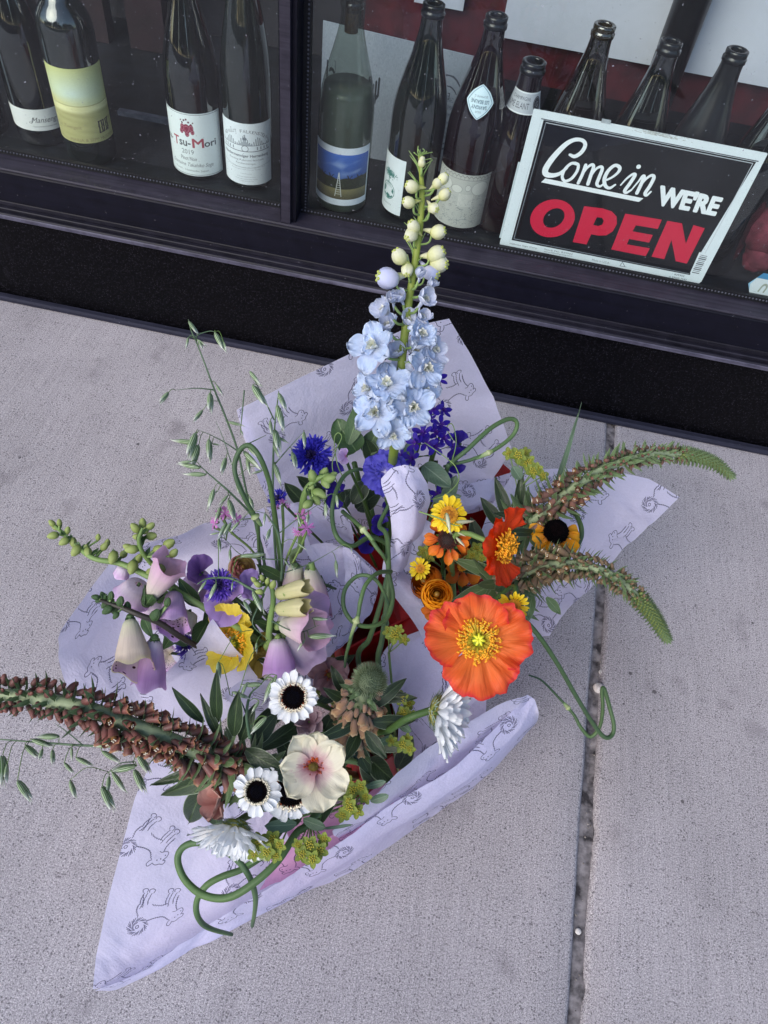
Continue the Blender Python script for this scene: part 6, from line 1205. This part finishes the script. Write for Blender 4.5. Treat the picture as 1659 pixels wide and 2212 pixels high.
# ------------------------------------------------------------------ pink campions
pk=pm('campion_pink',[(0,'#c77fc0'),(1,'#dd92d6')],.08,12,1.2,.35,.5,rand=.08)
pkm=[mk(petal(1,.20,6,3,.6,.6,.5,ruf=.25,seed=s,curl=-.1),'petal',pk) for s in range(4)]
def campion(label,heads,stems,key='l'):
    t=thing('campion',label,'campion',P(*heads[0][:3]))
    for (x,y,z,rp,dx,dy) in heads:
        c=P(x,y,z); r=msz(rp,c); M0=frame(c,nd(dx,dy,.6),UPV)
        for i in range(5):
            for k in (-.22,.05,.28): part('petal',pkm[(i+int(k*10))%4],t,M0@rotz(i*1.2566+k)@roty(-random.uniform(-.1,.25))@sc(r*random.uniform(.7,1)))
        part('calyx',mk(lathe([(.0008,-r*.75),(r*.17,-r*.6),(r*.2,-r*.3),(r*.12,0)],10),'calyx',pm('campion_calyx',[(0,'#4f6a3a'),(.6,'#7a7a5a'),(1,'#8a5a6a')],.3,8,1,0,.5,axis='v')),t,M0)
    for s_ in stems: part('stem',mk(tube([P(*q) for q in s_],[.0016,.0012,.001],6,16),'stem',stemP),t)
    return t
campion('pink campion with ragged petals, left of the oat stems over the pavement',[(486,1108,.37,24,.2,.6),(462,1130,.365,18,-.6,-.1),(510,1120,.36,18,.6,.1)],[[(480,1118,.365),(500,1150,.35),(545,1190,.32),(575,1245,.28)],[(462,1138,.36),(488,1152,.35)]])
campion('pink campion with ragged petals, right of the tall green scape',[(652,1112,.375,22,-.2,.5),(662,1140,.37,22,.4,-.1),(640,1150,.365,14,-.5,-.3)],[[(655,1125,.37),(640,1160,.35),(618,1210,.31),(610,1260,.27)],[(662,1148,.36),(650,1180,.34),(625,1230,.30)]])
t=campion('faded campion head with tiny mauve stars on a grey green stem',[(610,1082,.385,12,.0,.8),(622,1092,.38,9,.5,.4),(598,1096,.38,9,-.5,.3)],[[(610,1092,.375),(612,1150,.35),(606,1230,.30),(604,1262,.27)]])
# ------------------------------------------------------------------ garlic scapes
def scape(label,pts,rpx,key=None,bulb=None,k=90,mat=None,r_end=.6):
    pp=[P(*q) for q in pts]; r=msz(rpx,pp[len(pp)//2])*.72
    if key: pp=[CB[key],pp[0]*.5+CB[key]*.5+np.array([0,0,.01])]+pp
    t=thing('garlic_scape',label,'garlic scape',pp[0],'curling garlic scapes'); q=cr(pp,k); wq=wob(int(pts[0][0]+pts[0][1])); tt=np.linspace(0,9,len(q)); q=q+np.stack([wq(tt,0),wq(tt,2),wq(tt,4)],1)*.0011; rv=np.interp(np.linspace(0,1,len(q)),np.linspace(0,1,6),[r*1.08,r*1.02,r,r*.92,r*.86,r*r_end])*(1+.07*wq(tt*2,7))
    part('stem',mk(tube(q,rv,12,None),'stem',mat or scapeM),t)
    if bulb:
        i=int(bulb[0]*k); d=unit(q[min(k,i+2)]-q[max(0,i-2)]); R_=r*bulb[1]; L=r*bulb[2]
        part('spathe',mk(lathe([(r*.9,-L*.35),(r*1.1,-L*.18),(R_,-L*.04),(R_*.98,.02*L),(r*1.05,L*.08),(r*.9,L*.5),(r*.55,L*1.0)],14),'spathe',pm('scape_spathe',[(0,'#6f8a52'),(.35,'#b5c08c'),(.55,'#b9c394'),(1,'#6c9058')],.12,12,1,.15,.45,axis='v')),t,frame(q[i],d,UPV))
    return t
scape('garlic scape looping out at the upper right, above the orange bouquet',[(960,1030,.34),(975,1000,.36),(1010,970,.375),(1060,925,.385),(1100,905,.385),(1117,914,.38),(1108,940,.37),(1070,970,.365),(1020,992,.36),(985,1002,.355),(960,1008,.34)],7,'b',(.78,1.35,6))
scape('garlic scape forming a tall open ring between the centre cone and upright flap',[(840,1230,.28),(838,1180,.31),(800,1160,.33),(760,1180,.345),(728,1160,.355),(717,1110,.36),(724,1065,.37),(745,1028,.375),(772,1014,.37),(790,1016,.35)],7.5,None)
scape('garlic scape with pale swelling crossing the dark gap behind the centre cone',[(812,1075,.30),(838,1080,.335),(852,1060,.34),(830,1110,.35),(800,1150,.355)][:0]+[(740,1105,.34),(768,1128,.355),(790,1150,.362),(812,1180,.36),(832,1208,.35),(842,1240,.32),(848,1300,.26)],6.5,None,(.30,1.9,9),60,None,.9)
scape('straight backed garlic scape rising from behind the fuzzy foxglove head',[(818,1440,.27),(826,1380,.30),(836,1300,.33),(840,1240,.345),(838,1180,.35),(832,1150,.35),(820,1130,.345),(848,1075,.345),(862,1050,.34)],8.5,'f')
scape('second straight green stem leaning beside it across the red card flap',[(775,1430,.25),(798,1380,.28),(820,1310,.31),(836,1250,.325),(842,1215,.33)],8.5,'f')
scape('garlic scape ring with pale swelling lying over the centre cone',[(838,1236,.36),(850,1290,.35),(836,1335,.345),(800,1352,.35),(765,1345,.355),(742,1312,.36),(745,1272,.365),(775,1244,.37),(808,1250,.372),(832,1285,.36),(842,1310,.345)],7,None)
scape('garlic scape arching over the ring and hanging down to a pale swelling',[(846,1236,.365),(815,1238,.378),(790,1262,.38),(780,1300,.375),(772,1330,.365),(760,1370,.35),(750,1410,.33),(744,1440,.31)],6.5,None,(.62,1.9,9),60)
scape('tallest garlic scape, a hooked green stem standing among the oats at the left',[(604,1268,.27),(606,1220,.31),(600,1160,.35),(590,1090,.39),(580,1035,.415),(562,988,.435),(540,963,.44),(520,970,.435),(508,1000,.425),(512,1035,.415),(530,1080,.40),(548,1112,.385),(557,1130,.375),(560,1180,.34),(563,1240,.29)],8,None,(.80,1.9,5),120)
scape('short dark scape arc poking out of the left of the centre cone',[(662,1280,.29),(680,1268,.30),(705,1265,.30),(725,1272,.285)],6,None)
scape('small garlic scape arc beside the black eyed flower',[(1228,1098,.32),(1248,1118,.325),(1256,1150,.32),(1248,1180,.31),(1228,1204,.29)],7.5,None)
scape('long garlic scape reaching right and zigzagging over the pavement joint',[(1090,1300,.30),(1125,1330,.30),(1165,1375,.29),(1205,1435,.265),(1245,1505,.225),(1280,1562,.185),(1305,1592,.165),(1322,1588,.16),(1326,1565,.165),(1316,1525,.175),(1305,1488,.18),(1300,1492,.18),(1302,1530,.17),(1296,1570,.155),(1276,1592,.145),(1255,1572,.15),(1238,1542,.155),(1205,1505,.16),(1170,1470,.165),(1142,1458,.17)],6.5,'r',(.875,1.35,3.2),160,None,.35)
scape('thick garlic scape tied in a double loop over the tip of the front tissue',[(700,1740,.27),(660,1785,.28),(640,1800,.285),(600,1860,.29),(548,1908,.285),(493,1938,.275),(440,1932,.265),(400,1900,.26),(384,1860,.265),(395,1832,.27),(426,1820,.275),(470,1830,.28),(512,1858,.28),(540,1898,.27),(552,1935,.24),(551,1965,.20),(545,2000,.12)],11,None,None,120)
scape('pale swollen scape end curling under the double loop',[(600,1838,.235),(565,1852,.24),(523,1877,.24),(480,1894,.235),(445,1915,.23),(426,1944,.22),(426,1975,.21),(440,1998,.185),(468,2012,.16),(500,2020,.12)],10,None,(.10,1.7,6),60)
# ------------------------------------------------------------------ oats
q=N('oat_glume'); uv=q.n('TexCoord').outputs['UV']; sp=q.n('SeparateXYZ'); q.l(uv,sp.inputs[0])
w_=q.math('ABSOLUTE',q.math('SUBTRACT',q.math('FRACT',q.math('MULTIPLY',sp.outputs[0],9)),.5)); col=q.mix(q.ramp(w_,[(.12,(1,1,1,1)),(.26,(0,0,0,1))]),rgb('#5d7f4a'),rgb('#c3d0b2')); col=q.mix(q.ramp(sp.outputs[1],[(.62,(0,0,0,1)),(.92,(1,1,1,1))]),col,rgb('#dfe3d8'))
q.l(col,q.b.inputs['Base Color']); q.b.inputs['Roughness'].default_value=.5; tl=q.n('BsdfTranslucent'); q.l(col,tl.inputs[0]); mx=q.n('MixShader'); mx.inputs[0].default_value=.25; q.l(q.b.outputs[0],mx.inputs[1]); q.l(tl.outputs[0],mx.inputs[2]); q.l(mx.outputs[0],q.o.inputs[0]); oatM=q.m
dryM=pm('dry_glume',[(0,'#b3b98c'),(1,'#dcdcc4')],.1,8,1,.3,.6,axis='v')
def oatmesh(s,mat):
    g=G(); r9=random.Random(s)
    for k,(dx,rx) in enumerate(((.03,.0),(-.03,.10))):
        g.add(lathe([(.004,0),(.055,.1),(.085,.3),(.078,.55),(.045,.8),(.004,1.0-.05*k)],9),tr(dx,0,0)@roty(.07*(1 if k==0 else -1))@sc(1,.8,1))
    for k in range(2): g.add(tube([(0,0,.72),(.03*(1-2*k),.02,.95),(.06*(1-2*k),.03,1.12)],[.012,.008,.002],4))
    return g.mesh('spikelet',mat)
oatV=[oatmesh(s,oatM) for s in range(3)]; oatD=oatmesh(9,dryM)
def oat(label,stems,spk,z0,z1,y0,y1,dry=False,r=.0011,key=None):
    zf=lambda y:z0+(z1-z0)*np.clip((y-y0)/(y1-y0),0,1)
    t=thing('oat_stem',label,'oats',P(stems[0][0][0],stems[0][0][1],zf(stems[0][0][1])),'wild oat stems'); allp=[]
    for i,s in enumerate(stems):
        pp=cr([P(x,y,zf(y)) for x,y in s],30); allp.append(pp); rr=r*(1 if i==0 else .45)
        if i==0 and key: pp=np.vstack([CB[key][None],pp])
        part('stem',mk(tube(pp,[rr*1.3,rr,rr*.35],6),'stem',stemD2 if dry else stemB),t)
    allp=np.concatenate(allp)
    for j,(x0,y0_,x1,y1_) in enumerate(spk):
        a=P(x0,y0_,zf(y0_)+.004); L=msz(math.hypot(x1-x0,y1_-y0_),a)*1.06; b=P(x1,y1_,zf(y0_)+.004-.25*L); d=unit(b-a); Ls=np.linalg.norm(b-a)
        part('spikelet',(oatD if dry else oatV[j%3]),t,frame(a,d,BK*random.choice((1,-1))+RT*random.uniform(-.4,.4))@sc(Ls*1.5,Ls*1.5,Ls))
        dd=np.linalg.norm(allp-a,axis=1); i=int(np.argmin(dd)); s_=allp[i]
        part('pedicel',mk(tube([s_,s_*.45+a*.55+UPV*min(.012,dd[i]*.25),a],.00035,4,8),'pedicel',MC['stem_green']),t)
    return t
stemB=pm('oat_straw',[(0,'#3f5640'),(1,'#5d7358')],.1,6,2,0,.5,axis='v'); stemD2=MC['stem_pale']
K5=lambda x,y:(331.8+x/3.571,663.6+y/3.571)
def k5l(l): return [(*K5(a,b),*K5(c,d)) for a,b,c,d in l]
oat('tallest oat stem, leaning left towards the shop front with dangling green spikelets',[[K5(*p) for p in s] for s in ([(905,2100),(850,1960),(800,1700),(760,1610),(700,1350),(650,1110),(560,860),(470,640),(400,450),(330,270),(290,180),(268,95)],[(650,1110),(560,1050),(450,990),(340,945)],[(465,638),(330,625),(170,640)],[(330,270),(340,215),(430,185),(470,190)],[(335,235),(300,215),(270,225)])],
 k5l([(272,108,340,205),(268,235,250,315),(335,250,405,300),(350,260,380,325),(475,195,548,340),(540,270,560,330)[:4],(118,655,45,740),(440,660,435,810),(485,600,530,675),(380,795,305,880),(575,885,700,915),(330,970,260,1160),(320,1045,150,1030),(350,1060,290,1240),(430,1015,430,1190),(450,1052,520,1065)]),.47,.30,760,1240)
oat('second oat stem bending left low over the pavement, spikelets in a loose fan',[[K5(*p) for p in s] for s in ([(860,2100),(845,1900),(800,1740),(760,1610),(600,1440),(500,1350),(430,1290),(360,1225)],[(760,1610),(690,1400),(600,1200),(540,1020),(480,880)],[(760,1630),(640,1640)],[(650,1110),(720,1060),(800,1020),(870,985)])],
 k5l([(560,1160,520,1285),(290,1190,190,1200),(360,1240,200,1208),(405,1290,240,1290),(660,1175,590,1210),(840,1260,755,1285),(645,1340,660,1440),(465,1400,420,1560),(500,1410,470,1440),(575,1450,500,1530),(520,1540,470,1670),(580,1480,625,1650),(740,1460,770,1560),(720,1070,790,1150),(690,1110,825,1250),(720,1160,740,1290)]),.43,.30,960,1240)
oat('upright oat stem in front of the rear tissue sheet with long whiskered spikelets',[[K5(*p) for p in s] for s in ([(965,2130),(940,1900),(920,1500),(925,1100),(940,850),(965,660)],[(920,1230),(1040,1090),(1160,960)],[(930,870),(820,640),(740,500)],[(700,640),(680,850),(665,1000)])],
 k5l([(965,660,1020,790),(955,755,1000,950),(900,875,910,980),(935,940,970,1110),(925,1060,970,1160),(960,1000,1040,1050),(740,495,830,610),(765,600,870,765),(930,1210,985,1370),(1160,960,1165,1080),(1070,1115,1100,1240),(675,950,690,990)]),.46,.30,850,1240)
oat('low oat spray with many small spikelets over the cream foxglove and campions',[[K5(*p) for p in s] for s in ([(985,2110),(990,1960),(960,1750),(900,1640),(860,1590)],[(960,1750),(1100,1640),(1300,1500)],[(985,1950),(700,1920),(560,1800)],[(1000,2050),(1200,1980),(1400,1870)])],
 k5l([(560,1665,500,1780),(600,1660,540,1760),(660,1655,590,1735),(500,1740,430,1755),(505,1785,510,1885),(590,1865,590,1960),(860,1905,680,1925),(860,1590,850,1680),(1195,1590,1185,1670),(1325,1510,1330,1620),(1110,1590,1130,1680),(900,1710,870,1800),(1110,1820,1180,1870),(1405,1950,1415,2080),(1525,1855,1530,1895),(1410,1450,1420,1540),(1010,1950,1050,2010),(1060,1980,1090,2040)]),.40,.34,1100,1260)
K6=lambda x,y:((100+x/1.659)/1.50694,(1600+y/1.659)/1.50694)
oat('oat strands draped across the foxglove bells and yellow poppy',[[K6(*p) for p in s] for s in ([(1260,560),(1180,520),(1080,470),(960,470),(900,500)],[(1260,560),(1220,640),(1200,720),(1280,800)],[(1300,700),(1440,760),(1560,720)])],
 [(*K6(a,b),*K6(c,d)) for a,b,c,d in [(948,482,905,545),(1002,495,962,585),(1090,490,1085,535),(1200,535,1255,655),(1150,590,1190,660),(1500,785,1640,775),(1520,685,1605,690),(1480,800,1440,860),(1220,815,1218,870),(1015,260,1020,315),(1130,350,1240,340),(1015,920,1015,1020),(1120,1100,1180,1115)]],.385,.36,1300,1450)
K8=lambda x,y:(x/2.777,1393.5+y/2.777)
oat('low oat stem lying over the pavement below the longest brown spire',[[K8(*p) for p in s] for s in ([(1100,560),(800,590),(660,605),(500,602),(300,588),(120,575),(0,565),(-60,560)],[(660,605),(780,640),(860,560)],[(500,602),(400,520),(330,470)],[(800,700),(720,710),(650,760)])],
 [(*K8(a,b),*K8(c,d)) for a,b,c,d in [(15,660,25,840),(45,710,30,800),(105,810,190,935),(150,600,235,675),(255,620,235,690),(315,625,318,715),(190,565,320,610),(355,550,220,545),(430,610,430,695),(385,705,440,768),(420,810,455,920),(455,675,558,725),(610,635,725,705),(820,725,655,755),(655,785,645,885),(672,762,755,885),(612,845,680,990),(805,745,870,885),(825,655,900,770),(690,600,560,600)]],.25,.25,1500,1800,key='f')
oat('dry pale oat strand crossing the yellow daisy and rust flower',[[(905,1105),(950,1120),(985,1135),(1010,1128)],[(950,1120),(975,1150),(985,1175)]],[(965,1108,972,1150),(985,1128,1022,1126),(988,1150,1005,1158),(985,1160,1004,1180)],.40,.40,1000,1200,True,.0006)
oat('oat spray at the edge of the white daisies over the twisted paper',[[K8(1500,560),K8(1480,420),K8(1500,300),K8(1560,240)],[K8(1480,420),K8(1440,330),K8(1380,300)],[K8(1510,480),K8(1480,520)]],
 [(*K8(a,b),*K8(c,d)) for a,b,c,d in [(1310,100,1315,215),(1480,225,1440,320),(1570,235,1450,240),(1395,280,1500,320),(1555,335,1510,405),(1660,180,1600,300),(1640,200,1580,350),(1600,430,1500,530)]],.36,.36,1400,1600)
# a grass blade and loose sprigs
t=thing('grass_blade','single thin grey green grass blade standing up beside the arching spire','grass blade',P(1195,1065,.30)); leaf_obj(t,P(1195,1065,.31),P(1259,888,.42),.007,leafG,rnd=1.2,peak=.3)
# ------------------------------------------------------------------ bupleurum
bupL=leafm('bupleurum_bract','#6b7f2e','#8c993c','#a9b465',None,vs_=4); 
bg=G()
for i in range(5): bg.add(petal(1,.78,6,4,.6,.48,.62,fold=.12,cup=.15),rotz(i*1.2566)@tr(.12,0,0)@roty(-.12),0)
for i in range(14): 
    a=i*2.4; rr_=.5*math.sqrt((i+.5)/14); bg.add(ball(.10,6,4,.7),tr(rr_*math.cos(a),rr_*math.sin(a),.22),1); bg.add(tube([(0,0,0),(rr_*.8*math.cos(a),rr_*.8*math.sin(a),.2)],.02,4),None,0)
bupM=bg.mesh('floret',[bupL,sm('bupleurum_gold','#98902a','#c4b53e',300,.6,.2)])
def bup(label,heads,z,key,leaves=(),hub=None,group='bupleurum sprigs'):
    x0,y0=heads[0][0],heads[0][1]; t=thing('bupleurum',label,'bupleurum',P(x0,y0,z),group); hb=P(*(hub or (x0,y0+40,z-.05)))
    for (x,y,rp) in heads:
        c=P(x,y,z+random.uniform(-.006,.006)); n_=nd(random.uniform(-.4,.4),random.uniform(-.1,.5),.9); part('floret',bupM,t,frame(c,n_,UPV+RT*random.uniform(-1,1))@sc(msz(rp,c)))
        part('pedicel',mk(tube([c,(c+hb)/2+BK*.004,hb],.0006,5,6),'pedicel',stemP),t)
    for (xa,ya,xb,yb,w) in leaves: leaf_obj(t,P(xa,ya,z-.015),P(xb,yb,z-.005),msz(w,P(xa,ya,z)),leafG,rnd=.5,peak=.5)
    part('stem',mk(tube([hb,hb*.5+CB[key]*.5,CB[key]],.0013,6,12),'stem',stemP),t)
bup('bupleurum sprig over the front tissue, the left of the two beside the thick scape',[(560,1818,20),(588,1812,19),(576,1840,18),(604,1826,16),(548,1846,14),(596,1848,15)],.315,'f',[(640,1780,575,1788,36)],(630,1770,.26))
bup('bupleurum sprig over the pink tinted tissue, right of the thick scape',[(668,1826,20),(690,1838,19),(652,1846,17),(676,1856,18),(700,1812,16),(644,1824,14)],.31,'f',[(655,1770,700,1790,30),(690,1790,760,1785,9)],(672,1770,.25))
bup('bupleurum sprig in the dark corner near the folded paper edge',[(762,1708,18),(748,1690,17),(780,1700,16),(790,1722,15),(756,1745,19),(740,1760,16),(772,1752,16),(752,1730,14)],.30,'f',[(800,1730,838,1720,24),(790,1700,832,1690,20)],(800,1690,.2))
bup('bupleurum sprig above the profile white daisy stem',[(868,1508,16),(882,1520,14),(872,1540,15),(888,1545,12)],.30,'f',[(860,1560,885,1580,22)],(850,1560,.24))
bup('bupleurum sprig just above the folded paper at the right of the dark hollow',[(868,1608,18),(884,1618,14),(846,1600,13),(880,1596,12)],.29,'f',[(850,1590,812,1612,22)],(850,1620,.22))
bup('bupleurum sprig beside the red card under the scape rings',[(853,1372,20),(840,1366,14),(872,1382,13),(862,1360,12)],.325,'f',[(838,1352,826,1330,16)],(840,1410,.26))
bup('tall lime bupleurum sprig with round leaf at the right of the loop scape',[(1118,985,19),(1140,1000,18),(1100,980,14),(1150,1018,17),(1135,978,13),(1172,1028,15),(1160,1012,13)],.36,'r',[(1125,1035,1108,1008,30)],(1118,1060,.32))
bup('green bupleurum buds beside the rust orange daisy',[(915,1192,15),(925,1205,14),(940,1190,13),(1030,1185,15),(1020,1200,14),(1040,1205,12)],.32,'r',[(940,1200,920,1180,20)],(960,1230,.26))
# ------------------------------------------------------------------ leaves and greenery
def greens(label,key,specs,mat,hub,name='leafy_stem',cat='leaves',group=None):
    p0=P(*hub); t=thing(name,label,cat,p0,group)
    for i,s in enumerate(specs):
        a=P(*s[:3]); b=P(*s[3:6]); leaf_obj(t,a,b,msz(s[6],a),mat,seed=i+3,ruf=.05,rnd=s[7] if len(s)>7 else .8)
    part('stem',mk(tube([p0,p0*.55+CB[key]*.45,CB[key]],.003,7,10),'stem',stemG),t); return t
greens('long dark leaves sweeping left from the white bouquet over its tissue','f',[(545,1645,.31,330,1736,.27,56),(520,1630,.30,320,1702,.28,34),(470,1600,.32,352,1660,.31,26),(560,1640,.30,420,1700,.25,40),(440,1700,.26,395,1800,.20,60,.6),(440,1690,.25,470,1800,.19,60,.6)],leafD,(560,1650,.28))
greens('dark leaves standing up at the neck of the longest brown spire','f',[(470,1560,.34,462,1466,.385,34),(505,1590,.34,512,1500,.38,40),(440,1560,.34,372,1494,.37,30),(520,1600,.33,546,1530,.36,36),(480,1600,.33,430,1510,.36,26),(545,1610,.30,600,1540,.31,44)],leafD,(540,1640,.28))
greens('pair of broad dark leaves crossing in front of the white daisies','f',[(530,1620,.33,612,1672,.335,50),(590,1665,.345,656,1692,.335,34),(540,1580,.30,640,1510,.28,50),(560,1620,.28,690,1540,.26,44)],leafD,(560,1650,.27))
greens('leafy collar under the fuzzy foxglove head','f',[(770,1560,.30,690,1600,.31,34),(790,1580,.30,835,1640,.30,34),(775,1580,.29,748,1640,.30,34),(800,1560,.30,900,1560,.30,38),(795,1530,.31,878,1470,.33,36),(760,1520,.30,700,1490,.32,30),(745,1500,.30,715,1440,.32,28),(800,1600,.27,870,1622,.28,36),(765,1600,.26,800,1680,.24,40),(790,1500,.30,900,1510,.31,34)],leafD,(780,1590,.24))
greens('grey edged leaves spreading from the base of the rusty spire','r',[(1080,1245,.31,985,1210,.33,34),(1060,1265,.31,970,1310,.31,40),(1090,1290,.31,1030,1330,.31,34),(1120,1290,.32,1090,1340,.33,30),(1150,1285,.32,1140,1345,.32,26),(1130,1230,.34,1050,1170,.36,22),(1180,1290,.32,1215,1330,.30,26)],bracM,(1090,1270,.28))
greens('dark pointed leaves behind the scarlet poppy','r',[(1100,1130,.31,1072,1030,.34,34),(1120,1120,.31,1128,1020,.35,30),(1085,1140,.30,1040,1075,.32,34),(1150,1120,.33,1080,1110,.36,24),(1160,1150,.34,1085,1150,.37,22),(1140,1170,.33,1100,1190,.35,22),(1110,1220,.29,1010,1235,.31,40)],leafD,(1110,1160,.27))
greens('pair of rounded grey green pea leaves beside the upright paper flap','b',[(915,1005,.35,968,1045,.36,50,.5),(960,1085,.33,985,1030,.36,36,.5),(935,1080,.33,992,1072,.35,24,.5),(870,1010,.33,900,940,.36,36,.6)],leafG,(925,1060,.30))
greens('large folded pale green pea leaf left of the delphinium','b',[(752,960,.36,790,850,.40,44,.7),(748,960,.355,728,905,.375,56,.5),(770,975,.35,740,930,.37,70,.45),(790,980,.34,815,930,.36,50,.5)],leafM,(765,1000,.32))
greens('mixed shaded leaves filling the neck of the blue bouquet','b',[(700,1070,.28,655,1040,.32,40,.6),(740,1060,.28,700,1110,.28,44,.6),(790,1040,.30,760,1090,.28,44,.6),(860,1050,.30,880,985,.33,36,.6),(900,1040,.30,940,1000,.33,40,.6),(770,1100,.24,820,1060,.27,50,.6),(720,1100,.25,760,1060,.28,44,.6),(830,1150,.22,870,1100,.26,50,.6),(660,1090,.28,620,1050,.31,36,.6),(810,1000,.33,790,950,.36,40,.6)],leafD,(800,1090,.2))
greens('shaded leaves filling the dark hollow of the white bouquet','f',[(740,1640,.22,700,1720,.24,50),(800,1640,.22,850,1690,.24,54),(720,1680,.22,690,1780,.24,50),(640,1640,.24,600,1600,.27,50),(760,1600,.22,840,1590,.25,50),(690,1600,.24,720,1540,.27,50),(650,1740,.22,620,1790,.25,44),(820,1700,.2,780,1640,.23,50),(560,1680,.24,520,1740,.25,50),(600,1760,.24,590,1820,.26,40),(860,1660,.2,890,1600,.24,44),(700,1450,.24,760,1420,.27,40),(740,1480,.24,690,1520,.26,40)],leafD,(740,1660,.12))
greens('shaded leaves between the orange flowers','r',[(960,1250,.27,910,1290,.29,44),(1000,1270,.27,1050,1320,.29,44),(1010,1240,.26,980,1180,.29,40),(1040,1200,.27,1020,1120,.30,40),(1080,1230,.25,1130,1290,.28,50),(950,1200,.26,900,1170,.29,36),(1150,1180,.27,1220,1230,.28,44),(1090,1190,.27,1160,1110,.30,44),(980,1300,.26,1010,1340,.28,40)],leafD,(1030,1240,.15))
greens('small green leaves between the foxglove bells','l',[(430,1310,.31,385,1255,.335,40),(450,1340,.30,418,1392,.31,44),(540,1350,.29,560,1290,.33,44),(620,1360,.30,560,1350,.34,30),(500,1330,.30,462,1372,.31,40),(640,1300,.29,700,1345,.30,40),(610,1250,.31,560,1225,.34,30),(370,1300,.31,330,1270,.33,34),(310,1330,.31,322,1372,.32,30),(480,1300,.30,440,1340,.31,40),(400,1340,.29,352,1400,.29,44),(560,1400,.28,520,1330,.31,44),(350,1350,.30,400,1395,.30,36,.5)],leafM,(530,1350,.24))
t=thing('snapdragon','pale green snapdragon bud stem between the cornflower and scape ring','snapdragon',P(650,1120,.36))
part('stem',mk(tube([P(*q) for q in ((712,1025,.395),(685,1035,.39),(662,1058,.38),(652,1100,.36),(650,1180,.31),(640,1240,.25))]+[CB['l']],[.002,.003,.0035,.0035],8,30),'stem',stemP),t)
fgbuds(t,[(675,1028,15,-.2,.9),(700,1022,14,.4,.7),(712,1034,15,.7,.2),(704,1044,14,.3,-.5),(690,1068,17,.7,-.3),(684,1082,12,.6,-.6),(664,1090,13,-.4,-.3),(672,1056,10,.5,.5),(720,1026,10,.8,.4)],limeC,.39)
# tendrils
def tendril(label,pts,key=None,r=.0005):
    t=thing('pea_tendril',label,'tendril',P(*pts[0]),'curling pea tendrils'); part('tendril',mk(tube([P(*q) for q in pts],r,5,60),'tendril',stemP),t)
tendril('thin tendril looping over the lowest delphinium florets',[(866,950,.40),(852,900,.41),(842,850,.415),(838,836,.415),(848,828,.415),(850,845,.415),(845,880,.41),(820,870,.415),(806,858,.415),(808,846,.415),(818,850,.415)])
tendril('thin tendril curling down past the grey green leaves to the yellow daisy',[(925,1080,.36),(960,1070,.37),(990,1040,.375),(985,1010,.375),(965,990,.375),(930,965,.375),(905,950,.37),(895,960,.37)])
tendril('thin tendril rising beside the right larkspur spray',[(975,1000,.37),(985,960,.375),(982,930,.38),(975,915,.38),(965,925,.375),(978,950,.37)])
tendril('coiled tendrils right of the deep blue cornflower',[(735,1060,.36),(718,1010,.37),(725,975,.375),(738,945,.38),(730,935,.38),(722,950,.375),(728,1000,.37),(745,1040,.35)])
# ------------------------------------------------------------------ across the street: what the glass reflects
g=G(); r9=random.Random(4)
for i in range(46):
    x=-40+i*1.8+r9.uniform(-.6,.6); h=r9.uniform(4.5,9.5); w0=wob(i); b=ball(1,9,7,1); V=b[0]*np.array([r9.uniform(1,2),1.2,h*.62])*(1+.25*w0(b[0][:,0]*3,b[0][:,2]*4))[:,None]; g.add((V,b[1],b[2]),tr(x,-24+r9.uniform(-2,2),h*.6))
part('far_trees',g.mesh('far_trees',sm('far_foliage','#1c2616','#34422a',3,.9,0)),None,kind='stuff')
scene.world.cycles.sampling_method='AUTOMATIC'
